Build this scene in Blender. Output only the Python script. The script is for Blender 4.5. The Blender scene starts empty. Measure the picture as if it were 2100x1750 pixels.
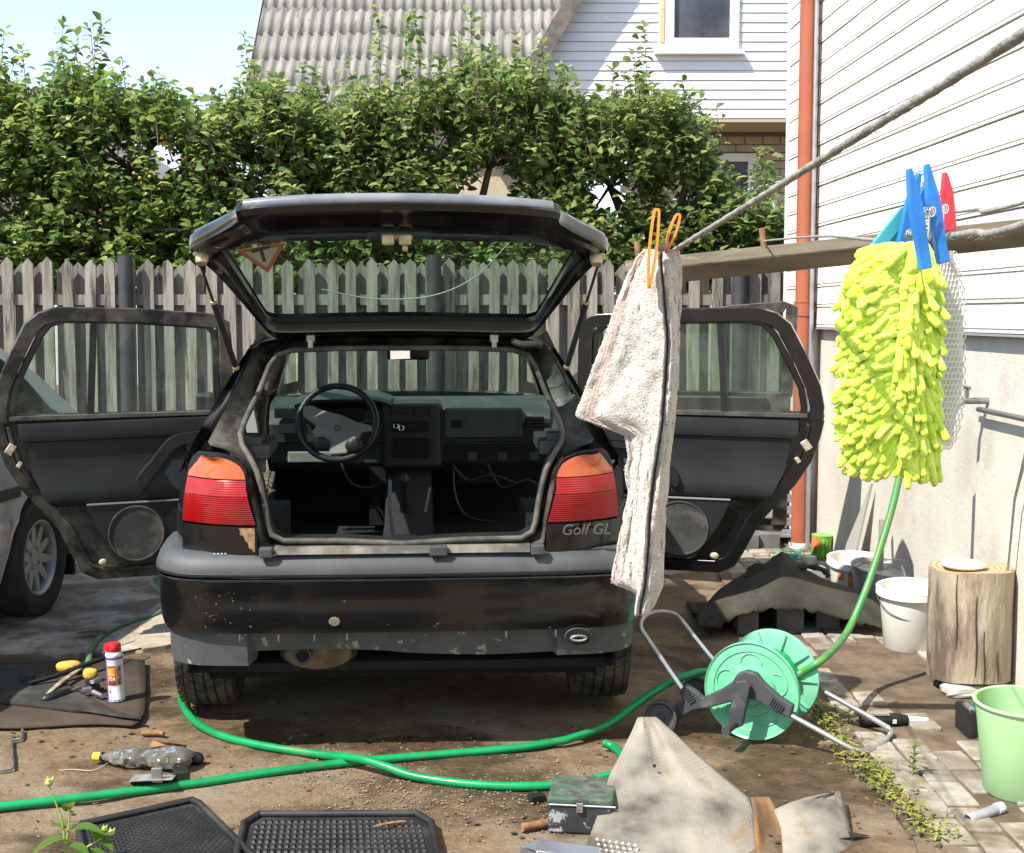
import bpy, bmesh, math, random
import numpy as np
from mathutils import Vector, Matrix, noise as mn
random.seed(7); RNG = np.random.default_rng(7)
SC = bpy.context.scene
COL = SC.collection
R = math.radians
# ------------------------------------------------------------------ camera
FPX, CX, CY, HC = 2800.0, 1050.0, 875.0, 1.52      # focal length and centre in pixels of a 2100 x 1750 picture, eye height in m
PIT = math.atan(229 / 2800)
cd = bpy.data.cameras.new('camera'); cam = bpy.data.objects.new('camera', cd); COL.objects.link(cam)
cd.sensor_width = 36; cd.lens = 36 * FPX / 2100; cd.clip_start = 0.05; cd.clip_end = 900
cam.location = (0, 0, HC); cam.rotation_euler = (math.pi / 2 - PIT, 0, 0)
SC.camera = cam
# ------------------------------------------------------------------ sun and sky
SUN = Vector((0.64, 0.52, -1.0)).normalized()       # travel direction of the light
elev = math.asin(-SUN.z); azim = math.atan2(-SUN.x, -SUN.y)
sd = bpy.data.lights.new('sun', 'SUN'); so = bpy.data.objects.new('sun', sd); COL.objects.link(so)
sd.energy = 2.9; sd.angle = R(0.53); sd.color = (1.0, 0.955, 0.88)
so.rotation_euler = SUN.to_track_quat('-Z', 'Y').to_euler(); so.location = (-6, -4, 9)
W = bpy.data.worlds.new('World'); SC.world = W; W.use_nodes = True
nt = W.node_tree; nt.nodes.clear()
def N(nt, t, **kw):
    n = nt.nodes.new(t)
    for k, v in kw.items(): setattr(n, k, v)
    return n
wo = N(nt, 'ShaderNodeOutputWorld'); bg = N(nt, 'ShaderNodeBackground'); sky = N(nt, 'ShaderNodeTexSky')
sky.sky_type = 'NISHITA'; sky.sun_disc = False; sky.sun_elevation = elev; sky.sun_rotation = azim
sky.air_density = 1.0; sky.dust_density = 0.3; sky.ozone_density = 2.0
bg.inputs[1].default_value = 0.15
tc = N(nt, 'ShaderNodeTexCoord'); mp = N(nt, 'ShaderNodeMapping'); mp.inputs['Scale'].default_value = (1, 1, 2.2); mp.inputs['Location'].default_value = (0.35, 0.1, 0.2)
ns = N(nt, 'ShaderNodeTexNoise'); ns.inputs['Scale'].default_value = 5.5; ns.inputs['Detail'].default_value = 7; ns.inputs['Roughness'].default_value = 0.55
cr = N(nt, 'ShaderNodeValToRGB'); cr.color_ramp.elements[0].position = 0.47; cr.color_ramp.elements[1].position = 0.60
ns2 = N(nt, 'ShaderNodeTexNoise'); ns2.inputs['Scale'].default_value = 6; ns2.inputs['Detail'].default_value = 5
cc = N(nt, 'ShaderNodeValToRGB'); cc.color_ramp.elements[0].color = (1.6, 1.74, 1.9, 1); cc.color_ramp.elements[1].color = (2.4, 2.45, 2.5, 1)
cc.color_ramp.elements[0].position = .35; cc.color_ramp.elements[1].position = .6
mx = N(nt, 'ShaderNodeMixRGB')
L = nt.links.new
L(tc.outputs['Generated'], mp.inputs[0]); L(mp.outputs[0], ns.inputs[0]); L(mp.outputs[0], ns2.inputs[0]); L(ns.outputs[0], cr.inputs[0]); L(ns2.outputs[0], cc.inputs[0])
L(cr.outputs[0], mx.inputs[0]); hs = N(nt, 'ShaderNodeHueSaturation'); hs.inputs['Saturation'].default_value = 0.92; hs.inputs['Value'].default_value = 0.72; L(sky.outputs[0], hs.inputs['Color']); L(hs.outputs[0], mx.inputs[1]); L(cc.outputs[0], mx.inputs[2]); L(mx.outputs[0], bg.inputs[0]); L(bg.outputs[0], wo.inputs[0])
SC.view_settings.view_transform = 'Standard'; SC.view_settings.look = 'None'; SC.view_settings.gamma = 1
SC.view_settings.exposure = 1.6
SC.render.engine = 'CYCLES'
SC.cycles.max_bounces = 8; SC.cycles.transparent_max_bounces = 24; SC.cycles.caustics_reflective = False; SC.cycles.caustics_refractive = False
SC.cycles.use_denoising = True

# ------------------------------------------------------------------ pixel -> place
SL, Y0 = 0.015, 5.0                                   # the yard rises gently towards the fence
def gz(x, y): return SL * (min(max(y, -5), 16) - Y0)
def ray(u, v):
    a = (u - CX) / FPX; b = (CY - v) / FPX
    return Vector((a, math.cos(PIT) + b * math.sin(PIT), -math.sin(PIT) + b * math.cos(PIT)))
EYE = Vector((0, 0, HC))
def hit(u, v, pt, n):
    d = ray(u, v); return EYE + d * ((Vector(pt) - EYE).dot(n) / d.dot(n))
def P(u, v, Y): return hit(u, v, (0, Y, 0), Vector((0, 1, 0)))
def G(u, v, h=0.0): return hit(u, v, (0, Y0, h), Vector((0, -SL, 1)))
# ------------------------------------------------------------------ mesh builder
class B:
    def __init__(s): s.v = []; s.f = []; s.m = []; s.i = 0
    def add(s, vs, fs):
        o = len(s.v); s.v += [Vector(q) for q in vs]; s.f += [tuple(o + k for k in f) for f in fs]; s.m += [s.i] * len(fs); return s
    def box(s, c, d, M=None, taper=1.0):
        x, y, z = (k / 2 for k in d); vs = []
        for dz in (-1, 1):
            t = taper if dz > 0 else 1
            for dx, dy in ((-1, -1), (1, -1), (1, 1), (-1, 1)): vs.append(Vector((dx * x * t, dy * y * t, dz * z)))
        if M is not None: vs = [M @ q for q in vs]
        vs = [q + Vector(c) for q in vs]
        return s.add(vs, [(3, 2, 1, 0), (4, 5, 6, 7), (0, 1, 5, 4), (1, 2, 6, 5), (2, 3, 7, 6), (3, 0, 4, 7)])
    def hexa(s, eight): return s.add(eight, [(3, 2, 1, 0), (4, 5, 6, 7), (0, 1, 5, 4), (1, 2, 6, 5), (2, 3, 7, 6), (3, 0, 4, 7)])
    def prism(s, pts, off):
        n = len(pts); off = Vector(off); pts = [Vector(q) for q in pts]
        return s.add(pts + [q + off for q in pts], [tuple(range(n))[::-1], tuple(range(n, 2 * n))] + [(k, (k + 1) % n, n + (k + 1) % n, n + k) for k in range(n)])
    def grid(s, rows, cu=False, cv=False, flip=False):
        h, w = len(rows), len(rows[0]); vs = [q for r in rows for q in r]; fs = []
        for a in range(h if cv else h - 1):
            for b in range(w if cu else w - 1):
                f = (a * w + b, a * w + (b + 1) % w, ((a + 1) % h) * w + (b + 1) % w, ((a + 1) % h) * w + b)
                fs.append(f[::-1] if flip else f)
        return s.add(vs, fs)
    def tube(s, path, r, n=8, cap=True, closed=False):
        path = [Vector(q) for q in path]; m = len(path); rr = r if hasattr(r, '__len__') else [r] * m
        rows = []; prev = None
        for k in range(m):
            a = path[(k - 1) % m] if (closed or k > 0) else path[k]; b = path[(k + 1) % m] if (closed or k < m - 1) else path[k]
            t = (b - a).normalized() if (b - a).length > 1e-9 else Vector((0, 0, 1))
            if prev is None:
                u = t.cross(Vector((0, 0, 1)));
                if u.length < 1e-3: u = t.cross(Vector((1, 0, 0)))
            else: u = prev - t * prev.dot(t)
            u.normalize(); prev = u; w = t.cross(u)
            rows.append([path[k] + (u * math.cos(2 * math.pi * j / n) + w * math.sin(2 * math.pi * j / n)) * rr[k] for j in range(n)])
        o = len(s.v); s.grid(rows, cu=True, cv=closed)
        if cap and not closed:
            s.f.append(tuple(range(o + n - 1, o - 1, -1))); s.m.append(s.i)
            e = o + (m - 1) * n; s.f.append(tuple(range(e, e + n))); s.m.append(s.i)
        return s
    def cyl(s, a, b, r0, r1=None, n=16, cap=True): return s.tube([a, b], [r0, r0 if r1 is None else r1], n, cap)
    def lathe(s, prof, M=None, n=32, cap=False):
        rows = []
        for r, z in prof:
            q = [Vector((r * math.cos(2 * math.pi * k / n), r * math.sin(2 * math.pi * k / n), z)) for k in range(n)]
            rows.append([M @ x for x in q] if M is not None else q)
        o = len(s.v); s.grid(rows, cu=True)
        if cap:
            s.f.append(tuple(range(o + n - 1, o - 1, -1))); s.m.append(s.i)
            e = o + (len(rows) - 1) * n; s.f.append(tuple(range(e, e + n))); s.m.append(s.i)
        return s
    def strip(s, path, nrm, w, t):
        """rectangular section swept along a path lying in the plane with normal nrm: w in plane, t along nrm"""
        path = [Vector(q) for q in path]; nrm = Vector(nrm).normalized(); rows = []
        for k in range(len(path)):
            a = path[max(k - 1, 0)]; b = path[min(k + 1, len(path) - 1)]; d = (b - a).normalized(); e = nrm.cross(d).normalized()
            ww = w[k] if hasattr(w, '__len__') else w
            rows.append([path[k] + e * ww / 2 + nrm * t / 2, path[k] - e * ww / 2 + nrm * t / 2, path[k] - e * ww / 2 - nrm * t / 2, path[k] + e * ww / 2 - nrm * t / 2])
        o = len(s.v); s.grid(rows, cu=True, flip=True)
        e = o + 4 * (len(path) - 1)
        for f in ((o, o + 1, o + 2, o + 3), (e + 3, e + 2, e + 1, e)): s.f.append(f); s.m.append(s.i)
        return s
    def sphere(s, c, r, n=10, sc=(1, 1, 1)):
        c = Vector(c); prof = [(max(1e-4, math.sin(math.pi * k / n)) * r, -math.cos(math.pi * k / n) * r) for k in range(n + 1)]
        return s.lathe(prof, Matrix.Translation(c) @ Matrix.Diagonal((*sc, 1)), n=max(6, n), cap=True)
    def text(s, body, M, size=1.0, ext=0.02):
        cu = bpy.data.curves.new('t', 'FONT'); cu.body = body; cu.size = size; cu.extrude = ext; cu.resolution_u = 3
        ob = bpy.data.objects.new('t', cu); me = bpy.data.meshes.new_from_object(ob)
        s.add([M @ v.co for v in me.vertices], [tuple(p.vertices) for p in me.polygons])
        bpy.data.objects.remove(ob); bpy.data.curves.remove(cu); bpy.data.meshes.remove(me); return s
MW = {}
def mk(name, b, mats, parent=None, local=False, smooth=None, bevel=0, solid=0, sub=0, uv=None):
    """link builder b as ONE mesh object; coordinates are world unless local"""
    vs = b.v; M = MW.get(parent.name) if parent else None
    origin = Matrix.Identity(4)
    if parent and not local: inv = M.inverted(); vs = [inv @ q for q in vs]
    if not parent and vs:
        c = Vector((sum(q.x for q in vs) / len(vs), sum(q.y for q in vs) / len(vs), min(q.z for q in vs)))
        vs = [q - c for q in vs]; origin = Matrix.Translation(c)
    me = bpy.data.meshes.new(name); me.from_pydata([tuple(q) for q in vs], [], b.f)
    if not hasattr(mats, '__len__'): mats = [mats]
    for m in mats: me.materials.append(m)
    if len(mats) > 1: me.polygons.foreach_set('material_index', b.m)
    if uv is not None:
        ul = me.uv_layers.new(name='UVMap')
        for lp in me.loops: ul.data[lp.index].uv = uv[lp.vertex_index]
    o = bpy.data.objects.new(name, me); COL.objects.link(o)
    if parent: o.parent = parent; MW[o.name] = M
    else: o.matrix_world = origin; MW[o.name] = origin
    if smooth is not None:
        me.polygons.foreach_set('use_smooth', [True] * len(me.polygons))
        try: me.set_sharp_from_angle(angle=R(smooth))
        except Exception: pass
    if solid: md = o.modifiers.new('solid', 'SOLIDIFY'); md.thickness = solid; md.offset = 0
    if bevel: md = o.modifiers.new('bevel', 'BEVEL'); md.width = bevel; md.segments = 2; md.limit_method = 'ANGLE'; md.angle_limit = R(35)
    if sub: md = o.modifiers.new('sub', 'SUBSURF'); md.levels = sub; md.render_levels = sub
    return o
def tag(o, label, cat, group=None, kind=None):
    if label: o['label'] = label
    if cat: o['category'] = cat
    if group: o['group'] = group
    if kind: o['kind'] = kind
    return o
def thing(name, label, cat, loc=(0, 0, 0), group=None, M=None, kind=None):
    o = bpy.data.objects.new(name, None); COL.objects.link(o); o.empty_display_size = 0.1
    M = M if M is not None else Matrix.Translation(Vector(loc)); o.matrix_world = M; MW[o.name] = M
    return tag(o, label, cat, group, kind)
def one(name, b, mats, label, cat, group=None, **kw): return tag(mk(name, b, mats, **kw), label, cat, group)
def piece(src, name, parent, M=None):
    """copy of a mesh piece (shared data)"""
    c = bpy.data.objects.new(name, src.data); COL.objects.link(c); c.parent = parent; c.matrix_local = M if M is not None else Matrix.Identity(4); MW[c.name] = MW[parent.name]
    for md in src.modifiers:
        n = c.modifiers.new(md.name, md.type)
        for k in ('width', 'segments', 'limit_method', 'angle_limit', 'thickness', 'offset'):
            if hasattr(md, k): setattr(n, k, getattr(md, k))
    return c
def lerp(a, b, t): return a + (b - a) * t
def interp(tab, x):
    if x <= tab[0][0]: return tab[0][1]
    for (a, p), (b, q) in zip(tab, tab[1:]):
        if x <= b: return p + (q - p) * (x - a) / (b - a)
    return tab[-1][1]
def smoothpath(pts, n=8):
    pts = [Vector(q) for q in pts]; out = []
    for k in range(len(pts) - 1):
        p0 = pts[max(k - 1, 0)]; p1 = pts[k]; p2 = pts[k + 1]; p3 = pts[min(k + 2, len(pts) - 1)]
        for j in range(n):
            t = j / n; out.append(0.5 * ((2 * p1) + (p2 - p0) * t + (2 * p0 - 5 * p1 + 4 * p2 - p3) * t * t + (3 * p1 - p0 - 3 * p2 + p3) * t ** 3))
    out.append(pts[-1]); return out
def fbm(x, y, z=0, s=1.0, o=3): return mn.fractal(Vector((x * s, y * s, z * s)), 1.0, 2.0, o, noise_basis='PERLIN_ORIGINAL')
# ------------------------------------------------------------------ materials
def mat(name, c1, c2=None, scale=8, lo=.4, hi=.6, rough=.6, metal=0, spec=.5, bump=0, bscale=40, coat=0, rnd=0, dirt=None, dscale=5, dlo=.5, dhi=.62, drough=.85, stretch=(1, 1, 1), emit=None, alpha=None, trans=0, ior=1.45, detail=6, sheen=0):
    m = bpy.data.materials.new(name); m.use_nodes = True; nt = m.node_tree; L = nt.links.new
    p = nt.nodes['Principled BSDF']; p.inputs['Roughness'].default_value = rough; p.inputs['Metallic'].default_value = metal
    p.inputs['Specular IOR Level'].default_value = spec; p.inputs['Coat Weight'].default_value = coat; p.inputs['Coat Roughness'].default_value = .08
    p.inputs['Transmission Weight'].default_value = trans; p.inputs['IOR'].default_value = ior; p.inputs['Sheen Weight'].default_value = sheen
    col = None
    tc = N(nt, 'ShaderNodeTexCoord'); mp = N(nt, 'ShaderNodeMapping'); mp.inputs['Scale'].default_value = stretch; L(tc.outputs['Object'], mp.inputs[0])
    oi = N(nt, 'ShaderNodeObjectInfo'); vm = N(nt, 'ShaderNodeVectorMath', operation='MULTIPLY_ADD'); vm.inputs[1].default_value = (13, 17, 11)
    cb = N(nt, 'ShaderNodeCombineXYZ')
    for k in range(3): L(oi.outputs['Random'], cb.inputs[k])
    L(cb.outputs[0], vm.inputs[0]); L(mp.outputs[0], vm.inputs[2]); vec = vm.outputs[0]
    def nz(sc, det=6, ro=.6):
        n = N(nt, 'ShaderNodeTexNoise'); n.inputs['Scale'].default_value = sc; n.inputs['Detail'].default_value = det; n.inputs['Roughness'].default_value = ro; L(vec, n.inputs[0]); return n.outputs[0]
    def ramp(src, a, b):
        r = N(nt, 'ShaderNodeMapRange'); r.inputs[1].default_value = a; r.inputs[2].default_value = b; L(src, r.inputs[0]); return r.outputs[0]
    def mixc(f, a, b):
        x = N(nt, 'ShaderNodeMixRGB')
        L(f, x.inputs[0])
        for k, q in ((1, a), (2, b)):
            if isinstance(q, tuple): x.inputs[k].default_value = (*q, 1)
            else: L(q, x.inputs[k])
        return x.outputs[0]
    if c2 is not None: col = mixc(ramp(nz(scale, detail), lo, hi), c1, c2)
    if rnd:
        h = N(nt, 'ShaderNodeHueSaturation'); v = N(nt, 'ShaderNodeMapRange'); v.inputs[3].default_value = 1 - rnd; v.inputs[4].default_value = 1 + rnd; L(oi.outputs['Random'], v.inputs[0]); L(v.outputs[0], h.inputs['Value'])
        if col is None: h.inputs['Color'].default_value = (*c1, 1)
        else: L(col, h.inputs['Color'])
        col = h.outputs[0]
    if dirt is not None:
        f = ramp(nz(dscale, 8, .65), dlo, dhi); col = mixc(f, col if col is not None else c1, dirt)
        r = N(nt, 'ShaderNodeMapRange'); r.inputs[3].default_value = rough; r.inputs[4].default_value = drough; L(f, r.inputs[0]); L(r.outputs[0], p.inputs['Roughness'])
    if col is None: p.inputs['Base Color'].default_value = (*c1, 1)
    else: L(col, p.inputs['Base Color'])
    if bump:
        b = N(nt, 'ShaderNodeBump'); b.inputs['Strength'].default_value = 1; b.inputs['Distance'].default_value = bump; L(nz(bscale, 5), b.inputs['Height']); L(b.outputs[0], p.inputs['Normal'])
    if emit: p.inputs['Emission Color'].default_value = (*emit, 1); p.inputs['Emission Strength'].default_value = 1
    return m
def glassmat(name, tint, gl=.06, rough=.02):
    m = bpy.data.materials.new(name); m.use_nodes = True; nt = m.node_tree; nt.nodes.clear(); L = nt.links.new
    o = N(nt, 'ShaderNodeOutputMaterial'); t = N(nt, 'ShaderNodeBsdfTransparent'); t.inputs[0].default_value = (*tint, 1)
    g = N(nt, 'ShaderNodeBsdfGlossy'); g.inputs['Roughness'].default_value = rough
    fr = N(nt, 'ShaderNodeFresnel'); fr.inputs[0].default_value = 1.45
    x = N(nt, 'ShaderNodeMixShader'); L(fr.outputs[0], x.inputs[0]); L(t.outputs[0], x.inputs[1]); L(g.outputs[0], x.inputs[2])
    d = N(nt, 'ShaderNodeBsdfDiffuse'); d.inputs[0].default_value = (.5, .5, .46, 1); x2 = N(nt, 'ShaderNodeMixShader')
    tc = N(nt, 'ShaderNodeTexCoord'); nz = N(nt, 'ShaderNodeTexNoise'); nz.inputs['Scale'].default_value = 5; nz.inputs['Detail'].default_value = 7; L(tc.outputs['Object'], nz.inputs[0])
    mr = N(nt, 'ShaderNodeMapRange'); mr.inputs[1].default_value = .4; mr.inputs[2].default_value = .8; mr.inputs[3].default_value = gl * .3; mr.inputs[4].default_value = gl * 2.5; L(nz.outputs[0], mr.inputs[0])
    L(mr.outputs[0], x2.inputs[0]); L(x.outputs[0], x2.inputs[1]); L(d.outputs[0], x2.inputs[2]); L(x2.outputs[0], o.inputs[0])
    return m
# ================================================================== SETTING
def groundmat():
    m = bpy.data.materials.new('yard_dirt'); m.use_nodes = True; nt = m.node_tree; L = nt.links.new; p = nt.nodes['Principled BSDF']; p.inputs['Specular IOR Level'].default_value = .35
    tc = N(nt, 'ShaderNodeTexCoord')
    def nz(sc, det=6, ro=.6, st=None):
        n = N(nt, 'ShaderNodeTexNoise'); n.inputs['Scale'].default_value = sc; n.inputs['Detail'].default_value = det; n.inputs['Roughness'].default_value = ro
        if st: mp = N(nt, 'ShaderNodeMapping'); mp.inputs['Scale'].default_value = st; mp.inputs['Location'].default_value = (sc, 2 * sc, 0); L(tc.outputs['Object'], mp.inputs[0]); L(mp.outputs[0], n.inputs[0])
        else: L(tc.outputs['Object'], n.inputs[0])
        return n.outputs[0]
    def rg(src, a, b, lo=0, hi=1): r = N(nt, 'ShaderNodeMapRange'); r.inputs[1].default_value = a; r.inputs[2].default_value = b; r.inputs[3].default_value = lo; r.inputs[4].default_value = hi; L(src, r.inputs[0]); return r.outputs[0]
    def mix(f, c1, c2):
        x = N(nt, 'ShaderNodeMixRGB'); L(f, x.inputs[0])
        for k, c in ((1, c1), (2, c2)):
            if isinstance(c, tuple): x.inputs[k].default_value = (*c, 1)
            else: L(c, x.inputs[k])
        return x.outputs[0]
    base = mix(rg(nz(14, 9, .75), .35, .65), (.12, .077, .040), (.25, .178, .103))
    pale = mix(rg(nz(1.7, 7, .65), .46, .64), base, (.265, .212, .145))
    green = mix(rg(nz(2.6, 6, .6, (1, 2.2, 1)), .60, .72, 0, .55), pale, (.12, .115, .055))
    wet_f = rg(nz(1.25, 8, .62, (1, 1.5, 1)), .475, .575)
    wet = mix(wet_f, green, mix(rg(nz(14, 9, .75), .35, .65), (.044, .027, .014), (.115, .074, .038)))
    vo = N(nt, 'ShaderNodeTexVoronoi'); vo.inputs['Scale'].default_value = 85; L(tc.outputs['Object'], vo.inputs[0]); spk = rg(vo.outputs['Distance'], .10, .16, 1, 0)
    sp2 = N(nt, 'ShaderNodeMath', operation='MULTIPLY'); L(spk, sp2.inputs[0]); L(rg(nz(7, 4), .52, .62), sp2.inputs[1])
    col = mix(sp2.outputs[0], wet, (.27, .22, .155)); L(col, p.inputs['Base Color']); L(rg(wet_f, 0, 1, .9, .42), p.inputs['Roughness'])
    b = N(nt, 'ShaderNodeBump'); b.inputs['Distance'].default_value = .016; b.inputs['Strength'].default_value = .9; ad = N(nt, 'ShaderNodeMath', operation='ADD'); L(nz(46, 8, .7), ad.inputs[0]); L(sp2.outputs[0], ad.inputs[1]); L(ad.outputs[0], b.inputs['Height']); L(b.outputs[0], p.inputs['Normal']); return m
M_dirt = groundmat()
M_conc = mat('old_concrete', (.24, .205, .16), (.40, .36, .295), scale=5, lo=.38, hi=.62, rough=.85, bump=.006, bscale=50, dirt=(.15, .118, .086), dscale=3.4, dlo=.46, dhi=.56)
M_pale = mat('pale_concrete', (.42, .375, .29), (.30, .25, .18), scale=6, rough=.85, bump=.004, bscale=60, dirt=(.25, .19, .12), dscale=4, dlo=.52, dhi=.66)
xs = [-300, -80, -25, -9, -5, -4] + [(-3.4 + .05 * k) for k in range(120)] + [3.5, 6, 15, 60, 300]
ys = [-200, -50, -12, -3, 0, 2] + [(3 + .05 * k) for k in range(134)] + [10.5, 13, 16, 25, 60, 150, 500]
rows = []
for y in ys:
    r = []
    for x in xs:
        z = gz(x, y)
        if 3 <= y < 9.7 and -3.5 < x < 2.7: z += .010 * fbm(x, y, 3, 2.2) + .004 * fbm(x, y, 9, 11) - .004
        r.append(Vector((x, y, z)))
    rows.append(r)
b = B(); b.grid(rows)
g = mk('ground', b, M_dirt, smooth=60); g['kind'] = 'structure'
def sheet(name, outline, m, lift, kind='structure', n=2):
    """irregular flat slab following the yard"""
    b = B(); pts = []
    for (u, v) in outline: q = G(u, v); pts.append(q)
    out = []
    for k in range(len(pts)):
        a, c = pts[k], pts[(k + 1) % len(pts)]; m_ = max(2, int((c - a).length / .12))
        for j in range(m_):
            q = a.lerp(c, j / m_); q.x += .03 * fbm(q.x, q.y, 1, 5); q.y += .05 * fbm(q.x, q.y, 7, 5); q.z = gz(0, q.y) + lift; out.append(q)
    b.prism([q - Vector((0, 0, .03)) for q in out], (0, 0, .03))
    o = mk(name, b, m); o['kind'] = kind; return o
sheet('concrete_apron', [(-300, 1150), (-120, 1088), (360, 1088), (500, 1100), (420, 1180), (380, 1320), (250, 1345), (120, 1350), (-100, 1330)], M_conc, .013)
sheet('concrete_patch', [(352, 1225), (372, 1260), (372, 1325), (300, 1338), (225, 1335), (255, 1300), (300, 1265)], M_pale, .017)
sheet('concrete_path', [(1290, 1100), (1500, 1090), (1480, 1170), (1380, 1182), (1290, 1180)], M_pale, .013)
# ---- pebbles and crumbs in front of the car
def scatter(name, m, spots, label, smin, smax, flat=.6):
    b = B()
    for (x, y) in spots:
        s = random.uniform(smin, smax) ** 1.0; z = gz(x, y) + s * flat * .35
        a = random.random() * 6.28; vs = []
        for k in range(5):
            t = a + k * 1.2566; r = s * random.uniform(.7, 1.2); vs.append((x + r * math.cos(t), y + r * math.sin(t), z + random.uniform(-.2, .2) * s))
        vs += [(x + random.uniform(-.3, .3) * s, y, z + s * flat * random.uniform(.6, 1)), (x, y, z - s * flat)]
        b.add(vs, [(k, (k + 1) % 5, 5) for k in range(5)] + [((k + 1) % 5, k, 6) for k in range(5)])
    o = mk(name, b, m); o['kind'] = 'stuff'; o['label'] = label; return o
M_peb = mat('pebbles', (.15, .112, .068), (.28, .225, .155), scale=30, rough=.8, rnd=.1)
M_crumb = mat('dark_crumbs', (.03, .022, .016), (.09, .06, .04), scale=30, rough=.8)
sp = []
while len(sp) < 1700:
    u = random.gauss(830, 260); v = random.gauss(1615, 42)
    if 380 < u < 1260 and 1500 < v < 1745: q = G(u, v); sp.append((q.x, q.y))
while len(sp) < 2500:
    u = random.uniform(-20, 1900); v = random.uniform(1350, 1750); q = G(u, v); sp.append((q.x, q.y))
scatter('gravel', M_peb, sp, 'pale crumbs of gravel scattered over the brown dirt', .0012, .0058)
sp = []
for k in range(330):
    u = random.uniform(-20, 2000); v = random.choice([random.uniform(1330, 1750), random.gauss(1520, 25), random.gauss(1690, 30)]); q = G(u, v); sp.append((q.x, q.y))
scatter('dirt_crumbs', M_crumb, sp, 'dark crumbs of soil and leaf lying on the dirt', .004, .013, .3)

# ---- block paving along the house wall
def WX(y): return 2.16 - .03 * y                      # plane of the house wall: x at depth y
M_sett = mat('paving_blocks', (.22, .19, .145), (.36, .33, .275), scale=6, rough=.85, bump=.003, bscale=90, rnd=.18, dirt=(.15, .115, .075), dscale=7, dlo=.47, dhi=.62)
pav = thing('pavement', None, None, (1.6, 6, gz(0, 6)), kind='structure')
b = B(); b.box((0, 0, -.04), (.104, .2, .08)); sett0 = None
n = 0; row = 0; y = 3.25
bed = B(); edge = []
for k in range(60):
    yy = 3.0 + k * .11; edge.append((1.17 + .05 * fbm(1, yy, 0, 1.7) + (.0 if yy < 7 else .02), yy))
outl = [Vector((x, yy, gz(0, yy) + .008)) for x, yy in edge] + [Vector((WX(yy) + .02, yy, gz(0, yy) + .008)) for _, yy in edge[::-1]]
bed.prism([q - Vector((0, 0, .05)) for q in outl], (0, 0, .05))
M_joint = mat('joint_soil', (.085, .06, .037), (.15, .11, .07), scale=9, rough=.9, bump=.004, bscale=70)
mk('joint_soil', bed, M_joint, pav)
cx = 1.185
col = 0
while cx < WX(4) + .1:
    y = 3.1 + (col % 2) * .104
    while y < 9.3:
        c = (cx + .004 * random.uniform(-1, 1), y + .104)
        lim = 1.17 + .05 * fbm(1, c[1], 0, 1.7)
        bare = fbm(c[0] * 1.0, c[1], 4, 1.5) > .30 or (1.35 < c[0] < 1.8 and 5.35 < c[1] < 6.15 and random.random() < .72) or (c[0] < 1.4 and random.random() < .18 and c[1] < 6.5)
        if c[0] - .05 > lim and c[0] + .05 < WX(c[1]) and not bare:
            zz = gz(0, c[1]) + .014 + random.uniform(-.004, .006)
            Mx = Matrix.Translation(Vector((c[0], c[1], zz))) @ Matrix.Rotation(R(random.uniform(-2.5, 2.5)), 4, 'Z') @ Matrix.Rotation(R(random.uniform(-1.6, 1.6)), 4, 'X') @ Matrix.Rotation(R(random.uniform(-1.6, 1.6)), 4, 'Y')
            if sett0 is None:
                sett0 = mk('paving_block', b, M_sett, pav, local=True, bevel=.006)
                sett0.matrix_local = MW[pav.name].inverted() @ Mx
            else: piece(sett0, 'paving_block', pav, MW[pav.name].inverted() @ Mx)
            n += 1
        y += .208
    cx += .111; col += 1
# ---- weeds in the joint
def leafset(b, base, d, L_, w, droop=.3, fold=.15, n=3):
    d = Vector(d).normalized(); s = d.cross(Vector((0, 0, 1)));
    if s.length < .05: s = Vector((1, 0, 0))
    s.normalize(); upv = s.cross(d); rows = []
    for k in range(n + 1):
        t = k / n; c = Vector(base) + d * L_ * t - Vector((0, 0, 1)) * droop * L_ * t * t; ww = w * math.sin(math.pi * min(.97, .12 + .86 * t)) / 2
        rows.append([c - s * ww + upv * fold * ww * 2, c, c + s * ww + upv * fold * ww * 2])
    b.grid(rows)
M_weed = mat('weed_leaf', (.10, .15, .02), (.26, .24, .04), scale=14, rough=.6)
b = B()
wl = [(1650, 1440), (1690, 1480), (1715, 1530), (1760, 1575), (1800, 1600), (1830, 1640), (1880, 1690), (1930, 1735)]
for k in range(620):
    i = random.randrange(len(wl) - 1); t = random.random(); u = lerp(wl[i][0], wl[i + 1][0], t) + random.gauss(0, 20); v = lerp(wl[i][1], wl[i + 1][1], t) + random.gauss(0, 9)
    q = G(u, v); q.z += random.uniform(.012, .05); a = random.random() * 6.28
    leafset(b, q, (math.cos(a), math.sin(a), random.uniform(-.1, .8)), random.uniform(.014, .035), random.uniform(.007, .014), n=2)
    if k % 4 == 0: b.cyl(G(u, v), q, .0014, .001, 4)
o = mk('weeds', b, M_weed); o['kind'] = 'stuff'; o['label'] = 'low yellow green weeds creeping along the edge of the paving'
def sprout(u, v, h, n, label, seed):
    random.seed(seed); q = G(u, v); t = thing('weed_sprout', label, 'weed', q, group='sprouts along the paving edge')
    b = B(); top = q + Vector((.01, 0, h)); b.tube([q, q.lerp(top, .5) + Vector((.006, 0, 0)), top], [.003, .0025, .0015], 6); mk('stem', b, M_weed, t)
    b = B()
    for k in range(n):
        c = q.lerp(top, .25 + .75 * k / n); a = k * 2.4; leafset(b, c, (math.cos(a), math.sin(a), .5), random.uniform(.03, .05), .014)
    mk('leaves', b, M_weed, t)
sprout(1868, 1600, .13, 16, 'tall leafy weed sprout standing in the paving joint', 3)
sprout(1735, 1490, .07, 12, 'small bushy weed beside the foot of the reel frame', 4)

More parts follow.
